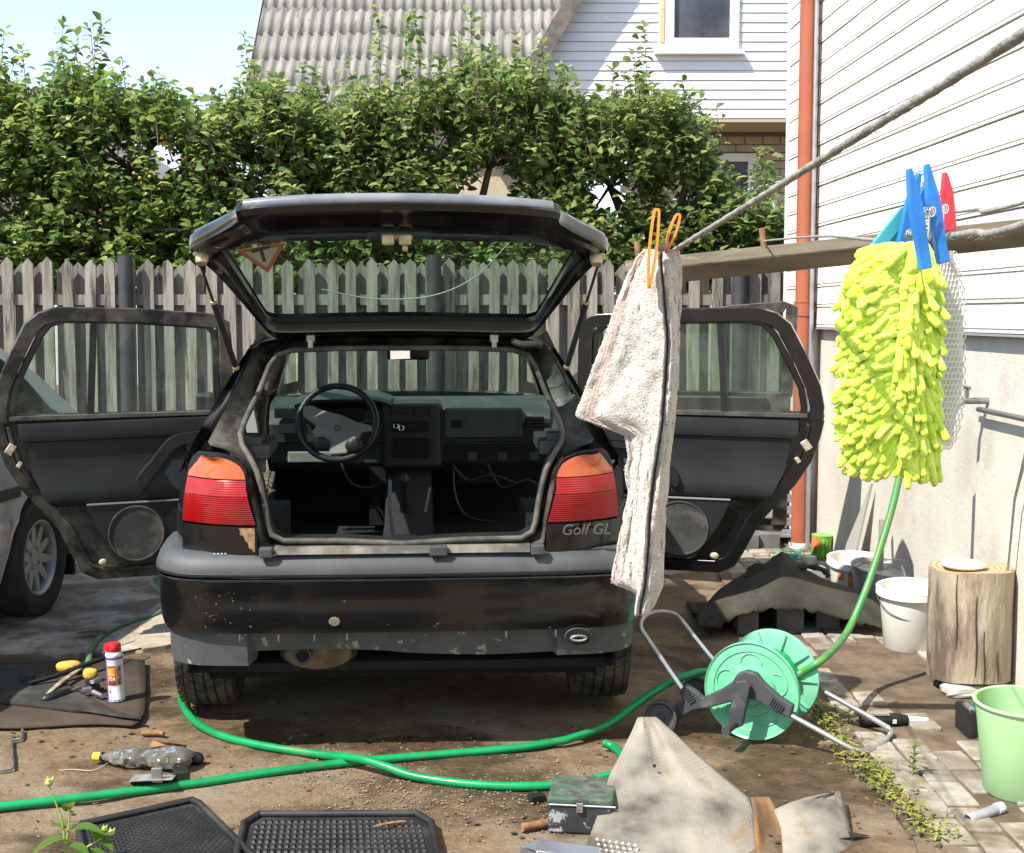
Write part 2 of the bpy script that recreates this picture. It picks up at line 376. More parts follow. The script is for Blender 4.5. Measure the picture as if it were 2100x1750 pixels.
# ---- white house on the right
M_white = mat('white_board_paint', (.79, .77, .70), (.70, .675, .60), scale=3, rough=.6, bump=.0015, bscale=60, stretch=(1, .25, 1), rnd=.05, dirt=(.52, .48, .40), dscale=9, dlo=.64, dhi=.72)
M_plast = mat('beige_plaster', (.60, .565, .49), (.50, .46, .385), scale=2.5, lo=.35, hi=.7, rough=.85, bump=.003, bscale=50, dirt=(.42, .38, .31), dscale=2, dlo=.55, dhi=.75)
wdir = Vector((-.03, 1, 0)).normalized(); wn = Vector((-1, -.03, 0)).normalized()      # along the wall, out of the wall
Yc = 9.3
house = thing('weatherboard_house', 'white weatherboard house wall with beige plastered base behind the log', 'house', (WX(6), 6, gz(0, 6)))
def wp(y, z, out=0.0): return Vector((WX(y), y, z)) + wn * out
ZB = 1.445; pitch = .1235
prof = [(-.02, 0), (.024, 0), (.0245, .012), (.010, .0125), (.010, .0175), (.024, .018), (.021, .115), (.006, .1155), (.006, .1225), (-.02, .1225)]
random.seed(31)
for k in range(38):                                   # each course is two or three boards butted end to end
    cuts = [-1.5] + sorted(random.sample([.8, 2.2, 3.4, 4.3, 5.1, 5.7, 6.3, 7.0, 7.7, 8.3], random.randint(2, 3))) + [Yc]
    for y0, y1 in zip(cuts, cuts[1:]):
        b = B(); oo = random.uniform(-.002, .002); dz = ZB + pitch * k; sag = random.uniform(-.002, .002); nseg = 4
        b.grid([[wp(lerp(y0 + .0012, y1 - .0012, j / nseg), dz + z + sag * math.sin(math.pi * j / nseg), o + oo + .0015 * fbm(lerp(y0, y1, j / nseg), k, 0, 1.3)) for o, z in prof] for j in range(nseg + 1)], cu=True); n_ = len(prof)
        b.f.append(tuple(range(n_ - 1, -1, -1))); b.m.append(0); b.f.append(tuple(range(nseg * n_, (nseg + 1) * n_))); b.m.append(0); mk('board', b, M_white, house)
b = B(); pts = [wp(-1.5, 0, 0), wp(Yc - .01, 0, 0)]
b.hexa([wp(-1.5, -.3, -.25), wp(-1.5, -.3, -.004), wp(Yc - .02, -.3, -.004), wp(Yc - .02, -.3, -.25), wp(-1.5, ZB - .002, -.25), wp(-1.5, ZB - .002, -.012), wp(Yc - .02, ZB - .002, -.012), wp(Yc - .02, ZB - .002, -.25)])
mk('plaster_base', b, M_plast, house)
b = B(); b.hexa([wp(Yc + .002, ZB - .02, -4.5), wp(Yc + .002, ZB - .02, .03), wp(Yc + .05, ZB - .02, .03), wp(Yc + .05, ZB - .02, -4.5), wp(Yc + .002, 6.1, -4.5), wp(Yc + .002, 6.1, .03), wp(Yc + .05, 6.1, .03), wp(Yc + .05, 6.1, -4.5)])
mk('end_wall', b, M_white, house)
b = B(); b.hexa([wp(-1.5, ZB - .012, -.3), wp(-1.5, ZB - .012, .034), wp(Yc, ZB - .012, .034), wp(Yc, ZB - .012, -.3), wp(-1.5, ZB - .003, -.3), wp(-1.5, ZB - .003, .030), wp(Yc, ZB - .003, .030), wp(Yc, ZB - .003, -.3)])
mk('drip_edge', b, mat('grey_zinc', (.35, .35, .34), rough=.5, metal=.6), house)
b = B(); b.hexa([wp(-1.7, 6.05, -2.5), wp(-1.7, 6.05, .45), wp(Yc + .3, 6.05, .45), wp(Yc + .3, 6.05, -2.5), wp(-1.7, 7.6, -2.5), wp(-1.7, 6.15, .45), wp(Yc + .3, 6.15, .45), wp(Yc + .3, 7.6, -2.5)])
mk('roof', b, mat('grey_roofing', (.2, .2, .2), rough=.8), house)
# conduit
b = B(); yy = 8.45
b.tube([wp(yy, gz(0, yy) + .0, .06), wp(yy, 6.0, .06)], .014, 10)
one('conduit_pipe', b, mat('galvanised', (.42, .42, .43), (.34, .34, .35), rough=.45, metal=.7), 'thin grey conduit pipe running up the wall beside the orange downpipe', 'pipe', smooth=40)
# downpipe
M_rpipe = mat('terracotta_paint', (.36, .105, .052), (.30, .088, .044), scale=5, lo=.35, hi=.7, rough=.42, spec=.4, bump=.001, bscale=30)
q0 = G(1658, 1125); dp = thing('downpipe', 'orange brown round downpipe fixed to the corner of the white house', 'downpipe', q0)
q0 = Vector((WX(q0.y) - .09, q0.y, gz(0, q0.y)))
b = B(); b.tube([q0 + Vector((0, 0, .02)), q0 + Vector((0, 0, 1.52))], .058, 20); mk('pipe_section', b, M_rpipe, dp, smooth=40)
b = B(); b.tube([q0 + Vector((0, 0, 1.50)), q0 + Vector((0, 0, 6.0))], .055, 20); mk('pipe_section', b, M_rpipe, dp, smooth=40)
for zc in (1.50, .30):
    b = B(); b.tube([q0 + Vector((0, 0, zc - .04)), q0 + Vector((0, 0, zc + .04))], .064, 20)
    if zc > 1:
        b.box(q0 + Vector((.055, -.03, .0 + zc)), (.09, .012, .03)); b.tube([q0 + Vector((0, 0, zc + .043)), q0 + Vector((0, 0, zc + .052))], .067, 20)
        mk('collar', b, M_rpipe, dp, smooth=40)
b = B(); b.tube([q0 + Vector((0, 0, .09)), q0 + Vector((0, 0, .10))], .0585, 20); mk('seam_ring', b, M_rpipe, dp, smooth=40)
b = B(); b.lathe([(.056, .0), (.069, .0), (.071, .035), (.059, .04)], Matrix.Translation(q0), 20); mk('socket', b, mat('white_plastic_old', (.75, .73, .68), rough=.5), dp, smooth=40)

# ---- picket fence
M_pick = mat('weathered_picket', (.13, .116, .097), (.285, .262, .222), scale=7, lo=.35, hi=.65, rough=.85, bump=.004, bscale=40, stretch=(3.5, 3.5, .35), rnd=.16, dirt=(.05, .043, .034), dscale=6, dlo=.56, dhi=.66)
M_post = mat('dark_steel_post', (.035, .037, .04), (.055, .056, .058), scale=6, rough=.6, metal=.2)
FY = 9.75; fz = gz(0, FY)
fence = thing('picket_fence', 'weathered grey picket fence of staggered pointed boards behind the cars', 'fence', (-.5, FY, fz))
ztop = P(1000, 530, FY).z
def picket(w, h, t):
    b = B(); o = [(-w / 2, 0), (w / 2, 0), (w / 2, h - w * .55), (0, h), (-w / 2, h - w * .55)]
    b.prism([(x, 0, z) for x, z in o], (0, t, 0)); return b
pf = None; pitchp = .1435
x = -4.3; k = 0; ps = []
while x < 2.6:
    for lay in (0, 1):
        w = (.078 if lay == 0 else .098); Mx = Matrix.Translation(Vector((x + lay * pitchp / 2 + random.uniform(-.006, .006), FY + (0 if lay == 0 else .068), fz + .03 + random.uniform(-.012, .012) - lay * .035))) @ Matrix.Rotation(R(random.gauss(0, .5)), 4, 'Y')
        Mx = Mx @ Matrix.Diagonal((random.uniform(.92, 1.08), 1, 1, 1))
        key = lay
        if pf is None: pf = {}
        if key not in pf:
            pf[key] = mk('picket', picket(w, ztop - fz - .03, .02), M_pick, fence, local=True); pf[key].matrix_local = MW[fence.name].inverted() @ Mx
        else: piece(pf[key], 'picket', fence, MW[fence.name].inverted() @ Mx)
    x += pitchp
for zr in (P(0, 615, FY).z, fz + .45):
    b = B(); b.box((-.85, FY + .044, zr), (7.2, .044, .075)); mk('rail', b, M_pick, fence)
for u in (258, 890, 1517):
    q = P(u, 600, FY - .06); b = B(); b.tube([(q.x, FY - .062, fz - .1), (q.x, FY - .062, ztop + .015)], .05, 16); b.tube([(q.x, FY - .062, ztop + .015), (q.x, FY - .062, ztop + .02)], .052, 16); mk('post', b, M_post, fence, smooth=40)

# ---- neighbour house
M_sheet = mat('asbestos_sheet', (.19, .176, .156), (.29, .272, .244), scale=3, lo=.35, hi=.68, rough=.9, bump=.004, bscale=40, stretch=(4, .5, 1), rnd=.07, dirt=(.085, .08, .065), dscale=7, dlo=.56, dhi=.68)
M_nw = mat('neighbour_white', (.80, .80, .80), (.75, .75, .75), scale=2, rough=.6, rnd=.03)
M_dkwood = mat('dark_trim', (.10, .09, .08), (.16, .14, .12), scale=9, rough=.8)
M_pane = mat('dark_pane', (.05, .055, .065), (.085, .09, .10), scale=2, rough=.12, spec=.6)
YG = 18.0
nb = thing('neighbour_house', 'house beyond the fence with corrugated roof and white boarded gable', 'house', (3, YG, .165))
gl = P(1110, 120, YG); ga = P(1435, -429, YG); gbz = P(1400, 243, YG).z
sl = (ga.z - gl.z) / (ga.x - gl.x)
def rakex(z): return ga.x - (ga.z - z) / sl
def rakexr(z): return ga.x + (ga.z - z) / sl
z = gbz; bh = .122; k = 0
wl0, wr0, wb, wt = P(1352, 0, YG).x, P(1515, 0, YG).x, P(1400, 105, YG).z, P(1400, -150, YG).z
while z < ga.z - .15:
    z1 = min(z + bh - .006, ga.z)
    spans = [(rakex(z), rakex(z1), rakexr(z), rakexr(z1))]
    if z1 > wb and z < wt: spans = [(rakex(z), rakex(z1), wl0 - .002, wl0 - .002), (wr0 + .002, wr0 + .002, rakexr(z), rakexr(z1))]
    for a0, a1, b0, b1 in spans:
        b = B(); b.hexa([(a0, YG - .028, z), (b0, YG - .028, z), (b0, YG + .02, z), (a0, YG + .02, z), (a1, YG - .014, z1), (b1, YG - .014, z1), (b1, YG + .02, z1), (a1, YG + .02, z1)]); mk('board', b, M_nw, nb)
    z += bh
b = B(); b.prism([(rakex(gbz), YG + .03, gbz), (rakexr(gbz), YG + .03, gbz), (ga.x, YG + .03, ga.z)], (0, .12, 0)); mk('gable_wall', b, M_nw, nb)
# wing roof slabs with verge boards
for sgn in (-1, 1):
    f = (lambda z, o: Vector(((rakex(z) if sgn < 0 else rakexr(z)), o, z)))
    zl = gbz - .35; nn = Vector((sgn * sl, 0, 1)).normalized() * .10
    a, c = f(zl, YG - .30), Vector((ga.x, YG - .30, ga.z)); a2, c2 = f(zl, YG + 5), Vector((ga.x, YG + 5, ga.z))
    b = B(); b.hexa([a, c, c2, a2, a + nn, c + nn, c2 + nn, a2 + nn]); mk('wing_roof', b, M_sheet, nb)
    b = B(); dn = -nn * 1.0; e = Vector((0, -.03, 0)); b.hexa([a + dn + e, c + dn + e, c + dn, a + dn, a + nn + e, c + nn + e, c + nn, a + nn]); mk('verge_board', b, M_dkwood, nb)
# gable window
wx0, wx1, wz = P(1382, 0, YG).x, P(1497, 0, YG).x, P(1400, 80, YG).z
b = B(); fw_ = .05
b.box(((wl0 + wx0) / 2, YG - .03, (wb + wt) / 2), (wx0 - wl0, .07, wt - wb)); b.box(((wr0 + wx1) / 2, YG - .03, (wb + wt) / 2), (wr0 - wx1, .07, wt - wb)); b.box(((wx0 + wx1) / 2, YG - .03, (wb + wz) / 2), (wx1 - wx0, .068, wz - wb))
wf = mk('window_frame', b, M_nw, nb)
b = B(); b.box(((wx0 + wx1) / 2, YG, (wz + wt) / 2), (wx1 - wx0 + .02, .02, wt - wz)); mk('pane', b, M_pane, wf)
b = B(); b.box(((wl0 + wr0) / 2, YG - .06, wb - .03), (wr0 - wl0 + .12, .16, .05)); mk('window_sill', b, M_nw, wf)
b = B(); q = P(1358, 40, YG - .07); b.box((q.x, YG - .072, wb + .75), (.055, .012, 1.3)); mk('bare_wood_strip', b, mat('bare_wood', (.62, .45, .22), (.7, .55, .32), rough=.8), wf)
# soffit beam, recessed brick wall
YB = 19.0; zb0 = P(1500, 560, YB).z
b = B(); b.hexa([(rakex(gbz), YG - .02, gbz - .05), (rakexr(gbz), YG - .02, gbz - .05), (rakexr(gbz), YB + .2, gbz - .05), (rakex(gbz), YB + .2, gbz - .05), (rakex(gbz), YG - .02, gbz - .004), (rakexr(gbz), YG - .02, gbz - .004), (rakexr(gbz), YB + .2, gbz - .004), (rakex(gbz), YB + .2, gbz - .004)])
mk('soffit', b, mat('soffit_board', (.45, .38, .28), rough=.8), nb)
M_brick = mat('pale_brick', (.50, .43, .31), (.42, .355, .25), scale=5, rough=.9, bump=.004, bscale=40, rnd=.1)
M_mort = mat('mortar', (.33, .29, .23), (.27, .24, .19), scale=9, rough=.95)
bw0, bw1 = P(1290, 300, YB).x, P(1720, 300, YB).x
b = B(); b.box(((bw0 + bw1) / 2, YB + .12, gbz / 2), (bw1 - bw0, .2, gbz - .12)); mk('brick_wall_core', b, M_mort, nb)
br0 = None; z = gbz - .16; r = 0
d0, d1, dt = P(1463, 318, YB).x, P(1550, 318, YB).x, P(1500, 316, YB).z
while z > 1.6:
    x = bw0 + (r % 2) * .122
    while x < bw1:
        if not (d0 - .14 < x < d1 + .14 and z < dt + .06):
            Mx = MW[nb.name].inverted() @ Matrix.Translation((x, YB, z + random.uniform(-.002, .002)))
            if br0 is None:
                bb = B(); bb.box((0, 0, 0), (.232, .06, .098)); br0 = mk('brick', bb, M_brick, nb, local=True); br0.matrix_local = Mx
            else: piece(br0, 'brick', nb, Mx)
        x += .244
    z -= .110; r += 1
b = B(); zc = (dt + 1.0) / 2
for a, c in ((d0, d0 + .11), (d1 - .11, d1)): b.box(((a + c) / 2, YB - .03, zc), (c - a, .09, dt - 1.0))
b.box(((d0 + d1) / 2, YB - .03, dt - .055), (d1 - d0 - .224, .088, .11)); wf = mk('window_frame', b, M_nw, nb)
b = B(); b.box(((d0 + d1) / 2, YB - .005, zc), (d1 - d0 - .2, .02, dt - 1.1)); mk('pane', b, M_pane, wf)
# main roof of corrugated sheets
YE = 18.9; el, er = P(497, 232, YE).x, P(1130, 232, YE).x; ez = P(700, 228, YE).z; ang = R(47)
nw, pw = 8, .146; shw = nw * pw; shl = .66; b = B(); rr = []
for t in (0, 1):
    r_ = []
    for k in range(nw * 6 + 1): xx = k * pw / 6; r_.append(Vector((xx, t * shl, .027 * math.cos(2 * math.pi * k / 6) + .002 - t * .003)))
    rr.append(r_)
b.grid(rr); s0 = None
for i in range(13):
    for j in range(5):
        Mx = Matrix.Translation(Vector((el + j * (shw - .0), YE, ez))) @ Matrix.Rotation(ang, 4, 'X') @ Matrix.Translation((random.uniform(-.008, .008), i * .575 + random.uniform(-.01, .01) + (.02 if j % 2 else 0), .004 * (j % 2)))
        Mx = MW[nb.name].inverted() @ Mx
        if s0 is None: s0 = mk('roof_sheet', b, M_sheet, nb, local=True, solid=.002, smooth=40); s0.matrix_local = Mx
        else: piece(s0, 'roof_sheet', nb, Mx)
rt_ = Vector((0, math.cos(ang), math.sin(ang))); e0 = Vector((el, YE, ez))
b = B(); dn = Vector((0, -math.sin(ang), math.cos(ang)))
b.hexa([e0 + Vector((-.05, 0, 0)) - dn * .12, e0 - dn * .12, e0 + rt_ * 7 - dn * .12, e0 + rt_ * 7 + Vector((-.05, 0, 0)) - dn * .12, e0 + Vector((-.05, 0, 0)) + dn * .05, e0 + dn * .05, e0 + rt_ * 7 + dn * .05, e0 + rt_ * 7 + Vector((-.05, 0, 0)) + dn * .05]); mk('verge_board', b, mat('blue_grey_trim', (.30, .33, .38), rough=.5), nb)
b = B(); b.box(((el + er) / 2, YE - .03, ez - .07), (er - el, .12, .07)); mk('gutter', b, mat('pale_gutter', (.50, .54, .58), rough=.4, metal=.3), nb)
b = B(); b.box(((el + er) / 2 + .1, YE + 2.6, ez / 2 - .1), (er - el - .3, 4.6, ez - .25)); mk('main_wall', b, M_brick, nb)
b = B(); q = e0 + rt_ * 7; b.hexa([q, q + Vector((er - el, 0, 0)), q + Vector((er - el, 5.2, -4.4)), q + Vector((0, 5.2, -4.4)), q + Vector((0, 0, .1)), q + Vector((er - el, 0, .1)), q + Vector((er - el, 5.2, -4.3)), q + Vector((0, 5.2, -4.3))]); mk('rear_roof_slope', b, M_sheet, nb)
# neighbour's washing line
b = B(); a, c = P(1380, 410, 15.5), P(1640, 362, 15.5); b.tube([a, a.lerp(c, .5) - Vector((0, 0, .05)), c], .006, 5); one('distant_washing_line', b, mat('thin_line', (.55, .6, .6), rough=.6), 'thin washing line strung in front of the brick wall beyond the fence', 'washing line')
# house far left, behind the trees
hb = thing('far_house', 'pale house with grey roof half hidden behind the trees', 'house', (-9.5, 27, .165))
b = B(); b.box((-9.6, 29, 1.9), (7, 5, 3.8)); mk('wall', b, mat('far_plaster', (.62, .58, .54), (.55, .52, .48), rough=.9), hb)
b = B(); b.prism([(-13.4, 26.3, 3.6), (-5.8, 26.3, 3.6), (-9.6, 26.3, 6.0)], (0, 5.4, 0)); mk('roof', b, M_sheet, hb)
b = B(); b.box((-10.2, 26.49, 2.5), (1.2, .05, 1.3)); mk('window', b, M_pane, hb)
# ================================================================== TREES BEHIND THE FENCE
def leafmat(name, c1, c2, c3):
    m = bpy.data.materials.new(name); m.use_nodes = True; nt = m.node_tree; nt.nodes.clear(); L = nt.links.new
    o = N(nt, 'ShaderNodeOutputMaterial'); p = N(nt, 'ShaderNodeBsdfPrincipled'); p.inputs['Roughness'].default_value = .33; p.inputs['Specular IOR Level'].default_value = .45
    g = N(nt, 'ShaderNodeNewGeometry'); r = N(nt, 'ShaderNodeValToRGB'); e = r.color_ramp.elements; e[0].color = (*c1, 1); e[1].color = (*c3, 1); e[1].position = 1; k = e.new(.6); k.color = (*c2, 1)
    L(g.outputs['Random Per Island'], r.inputs[0]); L(r.outputs[0], p.inputs['Base Color'])
    t = N(nt, 'ShaderNodeBsdfTranslucent'); h = N(nt, 'ShaderNodeHueSaturation'); h.inputs['Hue'].default_value = .47; h.inputs['Value'].default_value = 1.7; L(r.outputs[0], h.inputs['Color']); L(h.outputs[0], t.inputs[0])
    x = N(nt, 'ShaderNodeMixShader'); x.inputs[0].default_value = .46; L(p.outputs[0], x.inputs[1]); L(t.outputs[0], x.inputs[2]); L(x.outputs[0], o.inputs[0]); return m
M_leafA = leafmat('apple_leaf', (.062, .138, .030), (.14, .23, .055), (.29, .36, .10))
M_leafB = leafmat('pear_leaf', (.074, .142, .042), (.155, .24, .072), (.32, .38, .13))
M_bark = mat('bark', (.10, .075, .055), (.17, .135, .10), scale=14, rough=.9, bump=.006, bscale=40, stretch=(2, 2, .5))
M_fruit = mat('apples', (.42, .38, .06), (.45, .13, .05), scale=25, lo=.45, hi=.6, rough=.4)
TOP = [(-200, 120), (0, 185), (50, 215), (100, 225), (140, 175), (215, 180), (260, 225), (310, 195), (370, 235), (400, 270), (430, 260), (470, 225), (530, 195), (590, 220), (650, 215), (705, 235), (760, 215), (830, 205), (900, 185), (960, 150), (1020, 145), (1080, 155), (1120, 185), (1165, 205), (1200, 240), (1260, 225), (1320, 195), (1370, 205), (1420, 245), (1445, 300), (1470, 360), (1500, 415), (1550, 450), (1610, 475), (1660, 490)]
def leaf_cloud(name, leaves, m, parent, big=1.0):
    """leaves: list of (pos, dir) -> one mesh of folded, drooping leaves"""
    n = len(leaves); pos = np.array([l[0] for l in leaves]); d = np.array([l[1] for l in leaves]); d /= np.linalg.norm(d, axis=1, keepdims=True)
    up = np.tile(np.array([0, 0, 1.0]), (n, 1)) + RNG.normal(0, .45, (n, 3)); s = np.cross(d, up); s /= (np.linalg.norm(s, axis=1, keepdims=True) + 1e-9); u = np.cross(s, d)
    Ln = RNG.choice([.06, .075, .09], (n, 1)) * RNG.uniform(.75, 1.25, (n, 1)) * big; w = Ln * RNG.uniform(.27, .34, (n, 1))
    fold = RNG.uniform(.1, .5, (n, 1)); dr = RNG.uniform(.1, .45, (n, 1))
    V = np.empty((n, 7, 3))
    V[:, 0] = pos; V[:, 1] = pos + d * Ln * .38 + s * w + u * w * fold - u * 0; V[:, 2] = pos + d * Ln * .38; V[:, 3] = pos + d * Ln * .38 - s * w + u * w * fold
    V[:, 4] = pos + d * Ln * .74 + s * w * .72 + u * w * fold * .5 - u * Ln * dr * .35; V[:, 5] = pos + d * Ln * .74 - s * w * .72 + u * w * fold * .5 - u * Ln * dr * .35; V[:, 6] = pos + d * Ln * .98 - u * Ln * dr
    F = np.array([[0, 1, 2], [0, 2, 3], [1, 4, 2], [2, 5, 3], [2, 4, 6], [2, 6, 5]])
    idx = (F[None] + (np.arange(n) * 7)[:, None, None]).reshape(-1, 3)
    me = bpy.data.meshes.new(name); me.vertices.add(n * 7); inv = np.array(MW[parent.name].inverted())
    vv = V.reshape(-1, 3) @ inv[:3, :3].T + inv[:3, 3]
    me.vertices.foreach_set('co', vv.ravel().astype(np.float32)); me.loops.add(len(idx) * 3); me.loops.foreach_set('vertex_index', idx.ravel().astype(np.int32))
    me.polygons.add(len(idx)); me.polygons.foreach_set('loop_start', (np.arange(len(idx)) * 3).astype(np.int32)); me.polygons.foreach_set('loop_total', np.full(len(idx), 3, np.int32))
    me.polygons.foreach_set('use_smooth', np.ones(len(idx), bool)); me.update(); me.validate(); me.materials.append(m)
    o = bpy.data.objects.new(name, me); COL.objects.link(o); o.parent = parent; return o
def shoot(leaves, twigs, a, c, nl, spread=.03):
    a, c = Vector(a), Vector(c); twigs.append([a, a.lerp(c, .5) + Vector((random.gauss(0, .02), random.gauss(0, .02), 0)), c])
    for k in range(nl):
        t = (k + random.random()) / nl; q = a.lerp(c, t); an = k * 2.4 + random.gauss(0, .5); up = lerp(.1, .9, t ** 3)
        leaves.append((tuple(q + Vector((random.gauss(0, spread), random.gauss(0, spread), 0))), (math.cos(an), math.sin(an), up + random.gauss(-.15, .3))))
def tree(label, trunk_u, u0, u1, m, ncl, shoots, ylo, yhi, seed, fruit=0, low=590):
    random.seed(seed); tx = P(trunk_u, 600, (ylo + yhi) / 2).x; base = Vector((tx, (ylo + yhi) / 2, .13))
    t = thing('fruit_tree', label, 'tree', base, group='trees behind the picket fence'); leaves = []; twigs = []; limbs = []
    cents = []
    while len(cents) < ncl:
        u = random.uniform(u0, u1); top = interp(TOP, u); v = lerp(top, low, random.random() ** 1.0) + 26 * fbm(u / 38, 3, seed, 1); Y = random.uniform(ylo, yhi)
        # gaps and lumps
        if fbm(u / 90, v / 90, seed, .9) < -.17 and top + 30 < v < 450: continue
        # crown narrows towards its lower edge at the sides
        cents.append(P(u, v, Y)); c = cents[-1]
        if v < top + 60: Y = random.uniform(ylo, ylo + (yhi - ylo) * .7); c = P(u, v, Y)
        dr = Vector((c.x - tx, (c.y - base.y) * 1.2, c.z - 2.0)).normalized(); dr = (dr + Vector((random.gauss(0, .4), random.gauss(-.2, .4), random.gauss(.5, .45)))).normalized()
        ln = random.uniform(.14, .34)
        shoot(leaves, twigs, c - dr * ln * .6, c + dr * ln * .4, random.randint(11, 18), .035)
    shoots = shoots + [(uu, interp(TOP, uu) + 20, interp(TOP, uu) - random.uniform(15, 62)) for uu in [random.uniform(max(u0, -150), min(u1, 1440)) for k in range(13)]]
    for (u, v0, v1) in shoots:
        Y = random.uniform(ylo, ylo + .8); a, c = P(u + random.uniform(-14, 14), v0 + 25, Y), P(u, v1, Y + random.uniform(-.05, .05)); shoot(leaves, twigs, a, c, max(10, int((a - c).length * 62)), .012)
        for k in range(3): q = a + Vector((random.gauss(0, .06), random.gauss(0, .06), random.uniform(-.1, .12))); shoot(leaves, twigs, q - Vector((0, 0, .15)), q + Vector((random.gauss(0, .06), 0, .2)), 14, .02)
    b = B(); hub = base + Vector((.05, 0, 1.25)); b.tube([base - Vector((0, 0, .1)), base + Vector((.03, .02, .6)), hub], [.085, .07, .06], 10); mk('trunk', b, M_bark, t, smooth=60)
    b = B(); sel = random.sample(cents, min(len(cents), 46)); mains = [hub + Vector((x, y, z)) for x, y, z in ((-.9, -.2, .9), (-.35, .3, 1.2), (.25, -.3, 1.3), (.8, .2, .9), (.05, -.5, .7))]
    for q in mains: b.tube(smoothpath([hub, hub.lerp(q, .5) + Vector((0, 0, .12)), q], 4), [.045 - .0025 * k for k in range(9)], 7)
    for c in sel:
        q = min(mains, key=lambda h: (h - c).length); b.tube([q, q.lerp(c, .5) + Vector((random.gauss(0, .06), random.gauss(0, .06), .05)), c], [.017, .012, .006], 5, cap=False)
    for tw in twigs: b.tube(tw, [.0055, .004, .0022], 4, cap=False)
    mk('branches', b, M_bark, t, smooth=60)
    o = leaf_cloud('crown', leaves, m, t); o['kind'] = 'stuff'
    if fruit:
        b = B()
        for k in range(fruit):
            u = random.uniform(u0 + 30, u1 - 30); tp = interp(TOP, u); v = random.uniform(tp + 30, 470)
            c0 = P(u, v, ylo + .05)
            for j in range(random.randint(1, 4)): b.sphere(c0 + Vector((random.gauss(0, .05), random.uniform(-.05, .1), random.gauss(0, .05))), random.uniform(.010, .017), 6)
        o = mk('fruit', b, M_fruit, t, smooth=80); o['kind'] = 'stuff'
tree('apple tree at the far left end of the picket fence', -60, -220, 130, M_leafA, 900, [(45, 190, 95), (8, 190, 60), (85, 230, 165)], 10.35, 12.0, 11, fruit=3)
tree('apple tree with ripening fruit behind the fence post left of the black car', 215, 80, 430, M_leafA, 1400, [(130, 170, 45), (185, 165, 50), (210, 170, 40), (160, 160, 75), (250, 220, 120), (345, 220, 165), (400, 265, 190), (110, 200, 110)], 10.3, 12.1, 12, fruit=7)
tree('bushy pear tree between the apple tree and the raised tailgate', 560, 400, 760, M_leafB, 1450, [(500, 200, 70), (520, 190, 130), (620, 210, 130), (650, 210, 140), (715, 230, 120), (440, 240, 185), (580, 215, 160)], 10.3, 12.1, 13)
tree('tall pear tree with upright shoots against the corrugated roof', 930, 730, 1190, M_leafB, 1700, [(775, 225, 15), (835, 210, 35), (850, 210, 25), (940, 170, 70), (965, 170, 25), (1010, 160, 90), (1060, 165, 75), (1110, 180, 80), (900, 190, 115), (1150, 210, 130)], 10.3, 12.2, 14)
tree('pear tree in front of the white gable and brick wall', 1330, 1160, 1630, M_leafB, 1550, [(1320, 210, 55), (1300, 215, 105), (1260, 235, 135), (1400, 225, 165), (1440, 235, 190), (1555, 395, 305), (1575, 390, 300), (1590, 460, 400), (1500, 430, 345), (1230, 245, 180)], 10.3, 12.0, 15, fruit=0, low=585)
# ================================================================== BLACK HATCHBACK
M_black = mat('black_paint', (.004, .004, .0045), (.006, .006, .0065), scale=3, rough=.2, coat=.5, dirt=(.026, .022, .018), dscale=3.2, dlo=.52, dhi=.8, drough=.5)
M_blackd = mat('dusty_black_paint', (.007, .007, .007), (.011, .0105, .010), scale=4, rough=.3, dirt=(.095, .082, .063), dscale=7, dlo=.44, dhi=.68, drough=.8)
M_grey = mat('grey_bumper_plastic', (.045, .048, .050), (.065, .068, .070), scale=5, rough=.55, bump=.0006, bscale=300, dirt=(.09, .087, .078), dscale=4, dlo=.5, dhi=.75)
M_mud = mat('mud_splashed_plastic', (.062, .067, .069), (.085, .088, .089), scale=6, rough=.6, dirt=(.30, .27, .21), dscale=20, dlo=.615, dhi=.64)
M_rub = mat('rubber_seal', (.042, .039, .034), (.10, .09, .074), scale=12, rough=.75)
M_int = mat('interior_plastic', (.010, .011, .0115), (.015, .016, .0165), scale=8, rough=.45, bump=.0004, bscale=400)
M_dash = mat('dash_plastic', (.026, .034, .034), (.038, .047, .046), scale=10, rough=.6, bump=.0005, bscale=350, dirt=(.07, .07, .062), dscale=8, dlo=.55, dhi=.8)
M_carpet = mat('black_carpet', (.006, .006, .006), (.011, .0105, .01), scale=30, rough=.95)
M_tyre = mat('tyre_rubber', (.035, .032, .028), (.055, .05, .043), scale=12, rough=.85, dirt=(.12, .098, .066), dscale=7, dlo=.44, dhi=.62)
M_alloy = mat('alloy_rim', (.46, .47, .46), (.38, .39, .38), scale=8, rough=.4, metal=.35)
M_steel = mat('dull_steel', (.32, .31, .30), (.22, .2, .18), scale=14, rough=.45, metal=.8)
M_rust = mat('rusty_metal', (.16, .07, .03), (.30, .17, .08), scale=20, rough=.85)
M_zinc = mat('yellow_zinc', (.50, .43, .24), (.33, .27, .15), scale=30, rough=.45, metal=.5)
M_glass = glassmat('car_glass', (.70, .85, .76), .05)
M_glass2 = glassmat('tailgate_glass', (.58, .75, .66), .05)
M_lred = mat('red_lens', (.30, .004, .005), (.25, .003, .004), scale=3, rough=.22, spec=.4, coat=.15)
M_lpink = mat('clear_red_lens', (.33, .018, .018), (.28, .012, .013), scale=3, rough=.22, spec=.4, coat=.15)
M_lamb = mat('amber_lens', (.46, .085, .008), (.40, .065, .006), scale=3, rough=.12, spec=.6, coat=.8)
M_chrome = mat('chrome', (.75, .75, .75), rough=.12, metal=1)
M_mirror = mat('mirror_glass', (.95, .95, .95), rough=.03, metal=1)
TH, AL = R(3.86), .05
o0 = P(827, 1240, 4.58); OC = Vector((o0.x, 4.58, gz(0, 4.58) - .008))
